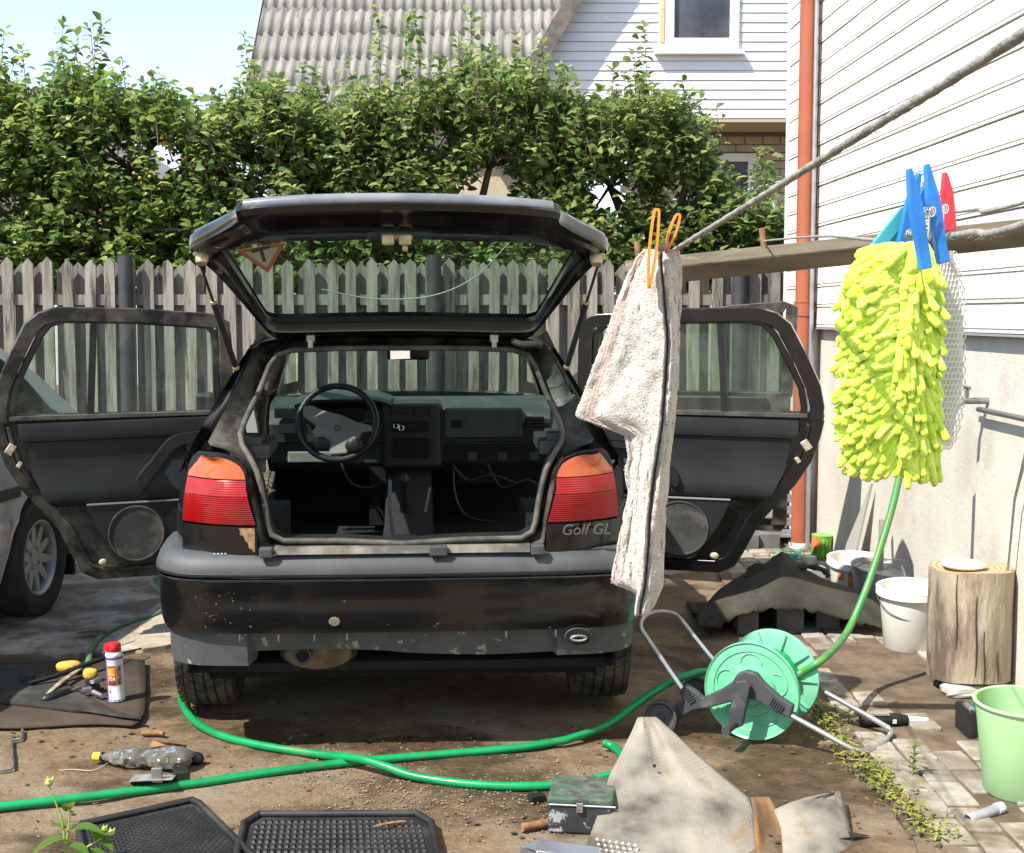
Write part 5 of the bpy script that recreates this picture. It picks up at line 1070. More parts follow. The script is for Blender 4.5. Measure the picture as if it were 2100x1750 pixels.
one('tap_hose', b, M_hosey, 'green and yellow striped hose rising from the reel to the tap on the wall', 'hose', smooth=60)
tp = thing('wall_tap', 'grey water tap pipe on the plastered wall behind the green mitt', 'tap', wp(5.6, 1.1))
b = B(); b.tube([wp(5.72, 1.16, -.02), wp(5.72, 1.16, .10), wp(5.70, 1.12, .14)], .014, 10); mk('spout', b, M_steel, tp, smooth=60)
b = B(); b.tube([wp(5.72, 1.16, .08), wp(5.72, 1.21, .08)], .008, 8); b.tube([wp(5.69, 1.215, .08), wp(5.75, 1.215, .08)], .008, 8); mk('tap_handle', b, M_steel, tp, smooth=60)

# ================================================================== THINGS ALONG THE WALL
M_bucket = mat('white_bucket', (.80, .79, .74), (.74, .72, .66), scale=4, rough=.4, spec=.45, dirt=(.66, .62, .52), dscale=5, dlo=.6, dhi=.75)
M_wire = mat('wire', (.30, .29, .27), rough=.4, metal=.8)
def bucket(label, base, r0, r1, h, m, tilt=(0, 0), lipr=.012, name='bucket', handle=True, lip=True, hang=-20, fill=None, group=None):
    t = thing(name, label, 'bucket', base, group=group); Mx = Matrix.Translation(V(base)) @ Matrix.Rotation(tilt[0], 4, 'X') @ Matrix.Rotation(tilt[1], 4, 'Y')
    b = B(); prof = [(.0001, .002), (r0 - .01, .002), (r0, .012), (r1, h)]
    if lip: prof += [(r1 + lipr, h), (r1 + lipr + .001, h + .004), (r1 + .002, h + .008), (r1 - .004, h + .004)]
    else: prof += [(r1 + .004, h + .003), (r1, h + .006), (r1 - .004, h)]
    prof += [(r0 - .005, .016), (.0001, .012)]; b.lathe(prof, Mx, 48); mk('shell', b, m, t, smooth=40)
    if lip and lipr > .008:
        b = B(); b.lathe([(r1 + lipr, h + .002), (r1 + lipr + .001, h - .028), (r1 - .001, h - .03)], Mx, 48); mk('rim_band', b, m, t, smooth=40)
    if handle:
        b = B(); a = R(hang); pts = [Mx @ V(((r1 + .012) * math.cos(k), (r1 + .012) * math.sin(k) * math.cos(a), h - .035 + (r1 + .01) * math.sin(k) * math.sin(a))) for k in [math.pi + math.pi * j / 24 for j in range(25)]]; b.tube(pts, .0024, 6); mk('wire_handle', b, M_wire, t, smooth=60)
    if fill is not None:
        b = B(); n_ = 14; rows = []
        for k in range(n_ + 1):
            rr = r1 * .96 * k / n_; rows.append([Mx @ V((rr * math.cos(a), rr * math.sin(a), h * .90 + .02 * fbm(rr * math.cos(a), rr * math.sin(a), 2, 14) )) for a in [2 * math.pi * j / 32 for j in range(32)]])
        b.grid(rows, cu=True); mk('contents', b, fill, t, smooth=50)
    return t, Mx
q = G(1866, 1330); bucket('white plastic bucket with wire handle beside the log stump', (q.x, q.y, q.z), .115, .143, .285, M_bucket, tilt=(R(4), R(-1)), hang=35)
q = G(1754, 1222); t, Mx = bucket('white paint tub with orange label behind the galvanised pail', (q.x, q.y, q.z + .0), .125, .150, .20, M_bucket, tilt=(R(6), R(2)), handle=False, lipr=.013)
def patch(t, Mx, a0, a1, z0, z1, r0, r1, h, m, nm='label', d=.0015):
    b = B(); rr = lambda z: lerp(r0, r1, z / h) + d; b.grid([[Mx @ V((rr(z) * math.cos(lerp(a0, a1, k / 8)), rr(z) * math.sin(lerp(a0, a1, k / 8)), z)) for k in range(9)] for z in (z0, (z0 + z1) / 2, z1)]); return mk(nm, b, m, t, smooth=60)
M_or = mat('orange_print', (.62, .17, .06), (.75, .4, .2), scale=40, rough=.5)
for a0, a1, z0, z1 in ((-2.15, -1.75, .06, .165), (-2.6, -2.3, .11, .15)): patch(t, Mx, a0, a1, z0, z1, .125, .150, .2, M_or)
for a0, a1, z0, z1 in ((-2.6, -2.25, .05, .075), (-1.65, -1.45, .06, .09), (-1.7, -1.4, .12, .13)): patch(t, Mx, a0, a1, z0, z1, .125, .150, .2, mat('dark_print', (.08, .05, .05), rough=.5), 'label_print')
M_galv = mat('galvanised_pail', (.30, .32, .35), (.42, .43, .44), scale=9, rough=.5, metal=.4, dirt=(.58, .56, .50), dscale=12, dlo=.5, dhi=.6)
q = G(1812, 1252); t, Mx = bucket('grey galvanised pail caked with dry mortar', (q.x, q.y, q.z), .14, .18, .225, M_galv, tilt=(R(5), R(3)), lipr=.004, hang=-38, fill=mat('dry_mortar', (.60, .57, .50), (.42, .37, .28), scale=14, rough=.95, bump=.004, bscale=60))
b = B(); c = Mx @ V((-.03, .02, .18)); b.hexa([c + V(k) for k in ((-.014, -.008, 0), (.014, -.008, 0), (.014, .008, 0), (-.014, .008, 0), (.012, .072, .27), (.036, .072, .27), (.036, .088, .27), (.012, .088, .27))]); one('mixing_stick', b, mat('grey_stick', (.30, .26, .2), (.22, .19, .15), scale=20, rough=.9, stretch=(4, 4, .5)), 'wooden mixing stick standing in the mortar pail', 'stick')
q = G(2092, 1630); M_mintb = mat('pale_green_bucket', (.34, .56, .27), (.38, .60, .31), scale=3, rough=.38, spec=.45)
bucket('pale green plastic bucket standing on the paving', (q.x, q.y, q.z + .006), .115, .150, .30, M_mintb, tilt=(R(3), R(0)), lipr=.008, handle=False)
# paint can
q = G(1683, 1150); q = V((q.x, q.y, gz(0, q.y) + .012)); t = thing('paint_can', 'green and orange paint tin standing below the orange downpipe', 'paint can', q); Mx = Matrix.Translation(q) @ Matrix.Rotation(R(2), 4, 'Y')
b = B(); b.lathe([(.0001, 0), (.058, 0), (.060, .004), (.060, .140), (.062, .142), (.060, .147), (.055, .143), (.0001, .142)], Mx, 36); mk('tin', b, mat('green_tin', (.14, .40, .035), (.19, .50, .06), scale=9, rough=.35), t, smooth=40)
patch(t, Mx, -3.0, -1.9, .075, .138, .060, .060, .14, mat('orange_tin', (.50, .16, .05), (.45, .22, .06), scale=18, rough=.4)); patch(t, Mx, -2.6, -2.2, .045, .08, .060, .060, .14, mat('red_print', (.45, .06, .03), rough=.4), 'label_print', .002)
for a in (-1.72, -1.35, -1.05): patch(t, Mx, a, a + .22, .02, .125, .060, .060, .14, mat('light_green_print', (.30, .62, .10), rough=.4), 'label_print', .002)
# log stump on a stone
q = G(1978, 1428); q = V((1.845, 5.42, gz(0, 5.42))); t = thing('chopping_log', 'barkless round log stump standing on stones against the wall', 'log', q)
M_log = mat('log_side', (.25, .19, .125), (.41, .35, .26), scale=4, lo=.35, hi=.65, rough=.8, bump=.008, bscale=26, stretch=(2.4, 2.4, .55), dirt=(.115, .085, .06), dscale=3.2, dlo=.50, dhi=.62)
zb = .065; hl = .44; rl = .163
b = B(); rows = []
for k in range(17):
    z = zb + hl * k / 16; rows.append([q + V(((rl + .006 * fbm(math.cos(a) * 2, math.sin(a) * 2, z * 1.2, 1.6) + .002 * fbm(math.cos(a) * 7, math.sin(a) * 7, z, 2)) * math.cos(a), (rl + .006 * fbm(math.cos(a) * 2, math.sin(a) * 2, z * 1.2, 1.6)) * math.sin(a), z + (0 if 0 < k < 16 else .004 * math.sin(3 * a)))) for a in [2 * math.pi * j / 72 for j in range(72)]])
b.grid(rows, cu=True); mk('trunk_side', b, M_log, t, smooth=60)
b = B(); top = rows[-1]; c = q + V((0, 0, zb + hl + .002)); b.grid([[c + (p - c) * k for p in top] for k in (.01, .3, .6, .9, 1.0)], cu=True, flip=True)
M_end = bpy.data.materials.new('log_end'); M_end.use_nodes = True; nt_ = M_end.node_tree; pr_ = nt_.nodes['Principled BSDF']; wv = N(nt_, 'ShaderNodeTexWave', wave_type='RINGS', rings_direction='Z'); wv.inputs['Scale'].default_value = 14; wv.inputs['Distortion'].default_value = 3; cr_ = N(nt_, 'ShaderNodeValToRGB'); cr_.color_ramp.elements[0].color = (.30, .19, .09, 1); cr_.color_ramp.elements[1].color = (.52, .38, .21, 1); tc_ = N(nt_, 'ShaderNodeTexCoord'); nt_.links.new(tc_.outputs['Object'], wv.inputs[0]); nt_.links.new(wv.outputs[0], cr_.inputs[0]); nt_.links.new(cr_.outputs[0], pr_.inputs['Base Color']); pr_.inputs['Roughness'].default_value = .85
mk('sawn_end', b, M_end, t)
b = B()
for a, z0, z1 in ((-1.75, .10, .42), (-1.2, .08, .2), (-2.2, .2, .5), (-1.55, .06, .28)): b.tube([q + V(((rl + .004) * math.cos(a + .02 * math.sin(k)), (rl + .004) * math.sin(a + .02 * math.sin(k)), lerp(z0, z1, k / 6))) for k in range(7)], [.001, .0025, .003, .003, .0025, .002, .001], 5)
mk('drying_crack', b, mat('crack_dark', (.05, .035, .025), rough=1), t)
b = B(); b.lathe([(.0001, .006), (.06, .006), (.072, .014), (.080, .018), (.086, .016), (.088, .010), (.076, .0), (.0001, 0)], Matrix.Translation(q + V((-.045, -.045, zb + hl + .008))) @ Matrix.Rotation(R(2), 4, 'X'), 36)
one('plate', b, mat('enamel_cream', (.78, .74, .62), (.70, .62, .44), scale=9, rough=.35), 'cream coloured dish lying on top of the log stump', 'plate', smooth=40)
def stone(label, c, d, seed, m=None, group='stones under the log'):
    random.seed(seed); b = B(); rows = []
    for k in range(7):
        z = -.5 + k / 6; r = math.sqrt(max(0.02, 1 - (2 * z) ** 4)); rows.append([V(c) + V((d[0] / 2 * r * math.copysign(abs(math.cos(a)) ** .6, math.cos(a)) * random.uniform(.93, 1.05), d[1] / 2 * r * math.copysign(abs(math.sin(a)) ** .6, math.sin(a)) * random.uniform(.93, 1.05), d[2] * (z + .5))) for a in [2 * math.pi * j / 14 for j in range(14)]])
    b.grid(rows, cu=True); b.add(rows[-1], [tuple(range(14))]); return one('stone', b, m or mat('grey_stone', (.42, .40, .36), (.55, .53, .48), scale=12, rough=.9, bump=.003), label, 'stone', group)
stone('grey stone propping up the front of the log stump', (1.79, 5.33, gz(0, 5.3)), (.16, .13, .068), 1); stone('grey stone propping up the log stump beside the wall', (1.93, 5.45, gz(0, 5.45)), (.13, .16, .068), 2)
# bent rod leaning on the wall
b = B(); b.tube([wp(5.72, 1.125, .03), wp(5.18, 1.12, .03), wp(5.16, 1.10, .03), wp(5.30, .80, .035), wp(5.44, gz(0, 5.4), .03)], [.012, .012, .010, .005, .004], 10); one('bent_rod', b, M_wire, 'bent grey metal rod leaning on the plaster wall behind the log', 'rod', smooth=40)
# thin grey wedge added in place of a shadow on the wall
b = B(); b.prism([wp(7.64, gz(0, 7.6) + .01, .10), wp(7.35, gz(0, 7.3) + .01, .10), wp(7.25, .62, .012)], wn * .012); one('shadow_wedge', b, mat('shadow_grey', (.36, .34, .31), rough=.7), 'narrow grey wedge standing in for a shadow on the wall', 'board')
# clutter near the downpipe
M_cyan = mat('teal_twine', (.03, .38, .27), (.06, .48, .36), scale=20, rough=.7)
b = B(); random.seed(9); c = G(1622, 1152); pts = [c + V((random.gauss(0, .05), random.gauss(0, .07), .02 + abs(random.gauss(.02, .02)))) for k in range(26)]; pts = [P(1617, 1108, 7.95)] + [c + V((0, 0, .1))] + pts; b.tube(smoothpath(pts, 5), .0035, 5); one('twine', b, M_cyan, 'tangle of teal twine on the ground behind the torn felt', 'twine')
q = G(1648, 1152); b = B(); b.lathe([(.0001, 0), (.03, 0), (.036, .03), (.034, .05), (.0001, .055)], Matrix.Translation(q + V((.02, -.1, .0))), 20); one('small_jar', b, M_bucket, 'small white jar lying between the twine and the paint tin', 'jar', smooth=40)
q = G(1665, 1205); b = B(); b.lathe([(.0001, 0), (.095, 0), (.105, .02), (.112, .024), (.112, .03), (.098, .03), (.09, .012), (.0001, .01)], Matrix.Translation(q) @ Matrix.Diagonal((1, .9, 1, 1)), 36); one('basin', b, mat('pale_grey_enamel', (.55, .57, .58), (.45, .47, .48), scale=7, rough=.4), 'shallow pale grey basin beside the paint tub', 'basin', smooth=40)
b = B(); b.box(q + V((.01, .0, .075)), (.13, .08, .088), Matrix.Rotation(R(8), 3, 'Z')); one('grey_tub', b, mat('grey_rubber', (.24, .26, .27), (.31, .33, .34), scale=7, rough=.6), 'grey rubber block standing in the pale basin', 'block', bevel=.02)
M_blk = mat('dark_block', (.10, .10, .10), (.15, .145, .14), scale=9, rough=.85)
for u, v, w, lab in ((1540, 1132, .11, 'dark concrete block below the open front door'), (1580, 1130, .13, 'dark concrete block beside the teal twine')):
    q = G(u, v); b = B(); b.box((q.x, q.y + .1, gz(0, q.y) + .055), (w, .16, .10)); one('concrete_block', b, M_blk, lab, 'block', bevel=.006)
q = G(1610, 1118); b = B()
q = V((1.73, 8.75, gz(0, 8.75))); t = thing('scrap_rack', 'stack of grey metal trays standing behind the open front door', 'rack', q)
for k in range(5): b = B(); b.box(q + V((-.02, 0, .06 + .075 * k)), (.22, .28, .022)); b.box(q + V((-.02, -.13, .085 + .075 * k)), (.20, .01, .03)); mk('tray', b, mat('grey_tray', (.22, .22, .215), (.32, .32, .31), scale=8, rough=.5), t, bevel=.003)
for dx in (-.12, .08):
    for dy in (-.12, .12): b = B(); b.box(q + V((dx, dy, .22)), (.012, .012, .44)); mk('leg', b, M_blk, t)
# torn roofing felt draped over scraps
M_felt = mat('roofing_felt', (.020, .0175, .013), (.048, .042, .031), scale=4, lo=.35, hi=.7, rough=.9, bump=.004, bscale=70, dirt=(.075, .068, .053), dscale=2.5, dlo=.52, dhi=.72)
U = [1430, 1470, 1520, 1570, 1610, 1650, 1700, 1750, 1785, 1812]
cr1 = [(1430, 1258), (1470, 1216), (1520, 1184), (1565, 1160), (1580, 1148), (1605, 1130), (1622, 1146), (1645, 1164), (1700, 1192), (1750, 1208), (1785, 1228), (1812, 1252)]
rowsF = []
def frow(tab, Y): return [P(u, interp(tab, u), Y) for u in [lerp(1430, 1812, k / 40) for k in range(41)]]
r0 = frow([(1430, 1283), (1470, 1290), (1520, 1262), (1600, 1250), (1680, 1258), (1750, 1275), (1812, 1288)], 6.22)
r1 = frow([(1430, 1270), (1470, 1252), (1540, 1232), (1600, 1222), (1680, 1232), (1750, 1250), (1812, 1275)], 6.26)
r2 = frow([(1430, 1264), (1470, 1234), (1540, 1202), (1600, 1182), (1680, 1208), (1750, 1228), (1812, 1264)], 6.38)
r3 = frow(cr1, 6.55); r4 = [q + V((0, .16, -.10)) for q in r3]; r5 = [q + V((0, .42, -.30)) for q in r3]
for rr_ in (r0, r1, r2, r3, r4, r5):
    for k, q in enumerate(rr_): q.y += .03 * fbm(q.x * 4, q.z * 4, 2); q.z += .010 * fbm(q.x * 5, q.y * 3, 5); q.z = max(q.z, gz(0, q.y) + .01)
ff = []
allr = [r0, r1, r2, r3, r4, r5]
for k in range(len(allr) - 1):
    for j in range(3): ff.append([allr[k][i].lerp(allr[k + 1][i], j / 3) for i in range(41)])
ff.append(r5)
for i in range(41): ff[0][i].z += .02 * fbm(i * .9, 3, 1); ff[0][i].z = max(ff[0][i].z, gz(0, ff[0][i].y) + .005)
b = B(); b.grid(ff); one('roofing_felt', b, M_felt, 'torn sheet of dark roofing felt humped up beside the hose reel', 'felt sheet', smooth=50, solid=.006)
tq = P(1548, 1172, 6.5); b = B(); b.grid([[tq + V((-.05, .0, -.03)), tq + V((-.01, -.01, -.02)), tq + V((.05, .0, .005))], [tq + V((-.035, .02, .008)), tq + V((.0, .02, .018)), tq + V((.05, .01, .03))], [tq + V((-.03, .03, .012)), tq + V((.01, .03, .034)), tq + V((.045, .02, .028))]]); one('felt_scrap', b, M_felt, 'small torn flap of felt sticking up from the humped sheet', 'felt scrap', solid=.006)
tq = P(1680, 1178, 6.5); b = B(); b.tube(smoothpath([tq + V((-.10, 0, .03)), tq + V((-.04, 0, .035)), tq + V((.02, 0, .02)), tq + V((.045, 0, -.01))], 4), [.008 + .01 * random.random() for k in range(13)], 7); one('felt_roll', b, M_felt, 'curled torn edge of felt beside the paint tub', 'felt scrap')
for u, v, w, h, lab in ((1535, 1310, .10, .11, 'black scrap block under the left side of the felt'), (1620, 1308, .13, .12, 'grey brick holding up the middle of the felt'), (1700, 1305, .11, .10, 'dark scrap block under the right side of the felt')):
    q = G(u, v - 10); b = B(); b.box((q.x, q.y + .08, gz(0, q.y) + h / 2), (w, .2, h), Matrix.Rotation(R(random.uniform(-10, 10)), 3, 'Z')); one('scrap_block', b, M_blk, lab, 'block', bevel=.006)
# black hand tool, green case, tube off-cut on the paving
q = G(1830, 1492); t = thing('caulking_tool', 'black hand tool with white nozzle lying on the paving', 'tool', q); z0 = .026; e = V((1, .12, 0)).normalized()
b = B(); b.tube([q + V((-.12, -.015, z0)), q + V((-.06, -.008, z0 + .004)), q + V((.02, .0, z0 + .004)), q + V((.055, .006, z0))], [.024, .027, .025, .018], 12); mk('grip', b, mat('black_tool_rubber', (.012, .012, .013), rough=.45), t, smooth=40)
b = B(); b.tube([q + V((.055, .006, z0)), q + V((.07, .008, z0)), q + V((.135, .018, z0 - .004))], [.016, .014, .009], 12); mk('nozzle', b, mat('white_nozzle', (.72, .72, .70), rough=.4), t, smooth=40)
b = B(); b.box(q + V((-.06, -.014, z0 + .029)), (.085, .03, .006)); mk('blade_plate', b, M_alu, t); b = B(); b.box(q + V((.0, -.026, z0 + .004)), (.014, .004, .014)); mk('button', b, mat('white_button', (.8, .8, .8), rough=.4), t)
q = G(2010, 1512); t = thing('green_case', 'small dark green toolbox behind the pale green bucket', 'case', q); b = B(); b.box(q + V((.03, .04, .05)), (.16, .14, .10)); mk('case_body', b, mat('dark_green_plastic', (.02, .09, .06), (.03, .12, .08), scale=9, rough=.4), t, bevel=.01); b = B(); b.box(q + V((-.045, .03, .055)), (.03, .15, .105)); mk('case_end', b, M_int, t, bevel=.008); b = B(); b.box(q + V((-.045, .0, .112)), (.02, .07, .012)); mk('case_handle', b, M_alu, t, bevel=.003)
q = G(2015, 1682); t = thing('tube_offcut', 'short grey tube with whitened end lying on the paving', 'tube', q); e = V((.055, .03, .006)); c = q + V((0, 0, .018))
b = B(); b.tube([c - e, c + e], .0165, 16, cap=False); b.tube([c + e, c - e], .0135, 16, cap=False); mk('pipe', b, M_galv, t, smooth=50); b = B(); b.tube([c + e * .9, c + e * 1.35], [.019, .016], 10); mk('crusted_end', b, mat('lime_crust', (.66, .66, .64), (.5, .5, .48), scale=50, rough=.9, bump=.003, bscale=120), t)
q = G(1965, 1312); b = B(); b.tube([G(1912, 1348, .006), G(1935, 1357, .006)], .0045, 8); one('cigarette_end', b, M_bucket, 'white filter stub lying on the bare soil in front of the white bucket', 'litter')

# ================================================================== FOREGROUND MATS AND PARTS
M_rmat = mat('black_rubber', (.013, .0135, .014), (.022, .0225, .023), scale=7, rough=.5, dirt=(.05, .046, .04), dscale=5, dlo=.5, dhi=.75)
def rubber_mat(label, cs, nx, ny, ew, el_, stag, chamf=.12):
    c = [G(u, v) for u, v in cs]; t = thing('rubber_mat', label, 'car mat', (c[0] + c[1] + c[2] + c[3]) / 4)
    def q(s, r, h): p = c[0].lerp(c[1], s).lerp(c[3].lerp(c[2], s), r); return V((p.x, p.y, gz(0, p.y) + .006 + h))
    o = [(chamf * .5, 0), (1 - chamf * .5, 0), (1, chamf), (1, 1), (0, 1), (0, chamf)]
    b = B(); b.prism([q(s, r, 0) for s, r in o], (0, 0, .006)); mk('base', b, M_rmat, t)
    b = B(); n_ = len(o)
    for k in range(n_): b.tube([q(*o[k], .014), q(*o[(k + 1) % n_], .014)], .011, 8); b.sphere(q(*o[k], .014), .0112, 8)
    mk('raised_edge', b, M_rmat, t, smooth=60)
    b = B()
    for i in range(nx):
        for j in range(ny):
            s = .05 + .90 * (i + .5) / nx; r = .05 + .93 * (j + (.5 if not stag else .25 + .5 * (i % 2))) / ny
            if r < chamf and (s < chamf * .6 or s > 1 - chamf * .6): continue
            ds_, dr_ = ew * .9 / nx / 2, el_ * .93 / ny / 2
            b.hexa([q(s - ds_, r + dr_, .006), q(s + ds_, r + dr_, .006), q(s + ds_, r - dr_, .006), q(s - ds_, r - dr_, .006), q(s - ds_ * .7, r + dr_ * .6, .013), q(s + ds_ * .7, r + dr_ * .6, .013), q(s + ds_ * .7, r - dr_ * .6, .013), q(s - ds_ * .7, r - dr_ * .6, .013)])
    o_ = mk('tread_studs', b, M_rmat, t); o_['kind'] = 'stuff'
rubber_mat('black studded rubber car mat behind the green sprig', [(160, 1705), (400, 1652), (560, 1810), (200, 1900)], 30, 22, .62, .62, True, .06)
rubber_mat('black ribbed rubber car mat with cut corners lying on the dirt', [(505, 1683), (880, 1681), (915, 1830), (470, 1835)], 26, 13, .55, .82, False, .14)
b = B(); b.tube(smoothpath([G(768, 1695, .028), G(800, 1688, .03), G(835, 1684, .027)], 4), [.002, .004, .005, .003, .004, .003, .004, .003, .001], 6); one('rusty_twig', b, M_rust, 'rusty twig lying on the ribbed rubber mat', 'twig')
# tan rubber-backed carpet propped up on end
def beige(name):
    m = bpy.data.materials.new(name); m.use_nodes = True; nt = m.node_tree; L = nt.links.new; p = nt.nodes['Principled BSDF']; p.inputs['Roughness'].default_value = .75; p.inputs['Specular IOR Level'].default_value = .3
    tc = N(nt, 'ShaderNodeTexCoord'); n1 = N(nt, 'ShaderNodeTexNoise'); n1.inputs['Scale'].default_value = 5; n1.inputs['Detail'].default_value = 5; L(tc.outputs['Object'], n1.inputs[0])
    r = N(nt, 'ShaderNodeValToRGB'); e = r.color_ramp.elements; e[0].position = .34; e[0].color = (.075, .07, .06, 1); e[1].position = .62; e[1].color = (.29, .265, .22, 1); k = e.new(.46); k.color = (.195, .178, .15, 1); L(n1.outputs[0], r.inputs[0])
    n2 = N(nt, 'ShaderNodeTexNoise'); n2.inputs['Scale'].default_value = 9; n2.inputs['Detail'].default_value = 6; L(tc.outputs['Object'], n2.inputs[0]); mr = N(nt, 'ShaderNodeMapRange'); mr.inputs[1].default_value = .58; mr.inputs[2].default_value = .74; L(n2.outputs[0], mr.inputs[0]); mx = N(nt, 'ShaderNodeMixRGB'); L(mr.outputs[0], mx.inputs[0]); L(r.outputs[0], mx.inputs[1]); mx.inputs[2].default_value = (.225, .175, .115, 1); L(mx.outputs[0], p.inputs['Base Color'])
    vo = N(nt, 'ShaderNodeTexVoronoi'); vo.inputs['Scale'].default_value = 130; vo.inputs['Randomness'].default_value = .25; L(tc.outputs['Object'], vo.inputs[0]); bp = N(nt, 'ShaderNodeBump'); bp.inputs['Distance'].default_value = .0025; bp.inputs['Strength'].default_value = .8; L(vo.outputs[0], bp.inputs['Height']); L(bp.outputs[0], p.inputs['Normal']); return m
M_tan = beige('rubber_carpet_back')
tm = thing('floor_carpet', 'dusty tan rubber backed car carpet folded and propped up', 'carpet', G(1400, 1720))
def patchgrid(tab, n=26, m=26, amp=.020, seed=0):
    """tab rows: (v, u_left, u_right, Y, bulge)"""
    b = B(); rows = []
    for i in range(n + 1):
        v = lerp(tab[0][0], tab[-1][0], i / n); g_ = lambda k: interp([(r[0], r[k]) for r in tab], v); ul, ur, Y, bl = g_(1), g_(2), g_(3), g_(4); row = []
        for j in range(m + 1):
            t = j / m; p = P(lerp(ul, ur, t), v, Y - bl * math.sin(math.pi * t) + .06 * (t - .5)); w = math.sin(math.pi * min(1, t * 1.02)) ; p = p + V((0, -1, .3)) * amp * fbm(t * 2.4, i / n * 2.4, seed, 1.6) * w; row.append(p)
        rows.append(row)
    b.grid(rows); return b
mk('main_fold', patchgrid([(1472, 1308, 1345, 4.27, .0), (1500, 1296, 1378, 4.23, .02), (1545, 1274, 1425, 4.16, .04), (1590, 1250, 1478, 4.12, .05), (1640, 1236, 1540, 4.03, .06), (1665, 1229, 1552, 3.98, .07), (1705, 1214, 1556, 3.90, .07), (1760, 1194, 1562, 3.78, .06), (1830, 1180, 1566, 3.63, .05)], seed=1), M_tan, tm, smooth=60, solid=.006)
mk('inner_fold', patchgrid([(1636, 1540, 1578, 4.06, 0), (1660, 1546, 1592, 4.01, -.02), (1705, 1548, 1608, 3.93, -.03), (1760, 1552, 1612, 3.81, -.02), (1830, 1556, 1612, 3.66, 0)], n=12, m=8, seed=2), mat('brown_carpet_pile', (.13, .085, .05), (.24, .12, .045), scale=7, rough=.95), tm, smooth=60, solid=.006)
mk('outer_flap', patchgrid([(1624, 1702, 1722, 4.13, 0), (1640, 1640, 1728, 4.08, .01), (1660, 1586, 1733, 4.02, .02), (1700, 1602, 1743, 3.92, .03), (1760, 1606, 1760, 3.78, .03), (1830, 1606, 1775, 3.64, .03)], n=16, m=14, seed=3), M_tan, tm, smooth=60, solid=.006)
b = B()
for i in range(7):
    for j in range(4): b.sphere(P(1225 + 13 * i + 3 * j, 1722 + 10 * j + i * 2, 3.80 - .010 * i - .022 * j), .0045, 6)
o = mk('studs', b, mat('stud_white', (.6, .58, .52), rough=.5), tm); o['kind'] = 'stuff'
b = B(); b.lathe([(.0001, 0), (.0055, 0)], Matrix.Translation(P(1342, 1571, 4.06)) @ Matrix.Rotation(R(60), 4, 'X'), 12); mk('eyelet', b, M_carpet, tm)
# green metal box
q = G(1185, 1712); t = thing('cash_box', 'chipped black and green metal box beside the folded tan carpet', 'metal box', q); Mx = Matrix.Rotation(R(-8), 3, 'Z')
M_gbox = mat('chipped_green', (.055, .10, .06), (.12, .13, .11), scale=16, lo=.45, hi=.6, rough=.5, dirt=(.05, .05, .05), dscale=20, dlo=.52, dhi=.58)
M_bbox = mat('chipped_black', (.025, .027, .028), (.035, .036, .037), scale=9, rough=.45, dirt=(.30, .31, .31), dscale=18, dlo=.56, dhi=.60)
b = B(); b.box(q + V((.02, .10, .045)), (.19, .20, .088), Mx); mk('box_body', b, M_bbox, t, bevel=.006); b = B(); b.box(q + V((.02, .10, .100)), (.196, .206, .022), Mx); mk('lid', b, M_gbox, t, bevel=.007); b = B(); b.box(q + V((.005, -.006, .085)), (.02, .012, .03), Mx); mk('clasp', b, M_chrome, t, bevel=.003); b = B(); b.tube([q + V((-.085, .01, .089)), q + V((.11, -.016, .089))], .003, 6); mk('lid_edge', b, M_alu, t)
b = B(); b.tube([G(1072, 1697, .014), G(1150, 1682, .016)], .0125, 14); b.tube([G(1071.5, 1697.2, .014), G(1073, 1697, .014)], .0135, 14); one('rusty_pipe', b, M_rust, 'short rusty pipe poking out beside the metal box', 'pipe', smooth=40)
q = G(1085, 1752); t = thing('metal_bracket', 'bent shiny metal bracket plate in front of the metal box', 'bracket', q)
b = B(); b.strip([G(1083, 1770, .10), G(1086, 1742, .10), G(1100, 1735, .11), G(1120, 1737, .11), G(1230, 1752, .10)], V((0, -.35, 1)), .05, .006); mk('top_plate', b, M_alu, t, bevel=.002)
b = B(); b.prism([G(1080, 1742, .09), G(1230, 1758, .085), G(1230, 1775, .0), G(1080, 1775, .0)], (0, .012, 0)); mk('face_plate', b, M_bbox, t); b = B(); b.tube([G(1120, 1772, .05), G(1225, 1780, .05)], .012, 10); mk('spacer', b, mat('brass_like', (.4, .32, .18), rough=.4, metal=.8), t)
# ---- dark mat on the left with tools
M_fm = mat('dark_felt_mat', (.020, .020, .017), (.034, .033, .028), scale=5, rough=.92, bump=.002, bscale=120, dirt=(.085, .07, .05), dscale=4, dlo=.52, dhi=.7)
t = thing('folded_mat', 'dark felt car mat folded over on the dirt under the spray can', 'mat', G(150, 1430))
def gm(tab, lift):
    b = B(); rows = []
    for (v, ul, ur, h) in tab: rows.append([G(lerp(ul, ur, k / 20), v + 4 * math.sin(k * .3), h + lift + .004 * fbm(k * .3, v * .02, 1)) for k in range(21)])
    b.grid(rows); return b
mk('lower_layer', gm([(1356, -60, 297, .0), (1400, -60, 299, 0), (1440, -60, 298, 0), (1465, -60, 296, 0), (1484, -60, 284, 0), (1490, -60, 270, -.004)], .014), mat('brown_felt', (.045, .030, .020), (.068, .047, .031), scale=6, rough=.95, bump=.002, bscale=120, dirt=(.05, .045, .036), dscale=4), t, smooth=60, solid=.008)
b = B(); rows = []
lowl = [(-60, 1438), (0, 1443), (80, 1452), (160, 1462), (230, 1469), (292, 1476)]
upl = [(-60, 1372), (0, 1371), (60, 1374), (120, 1392), (180, 1430), (240, 1462), (292, 1475)]
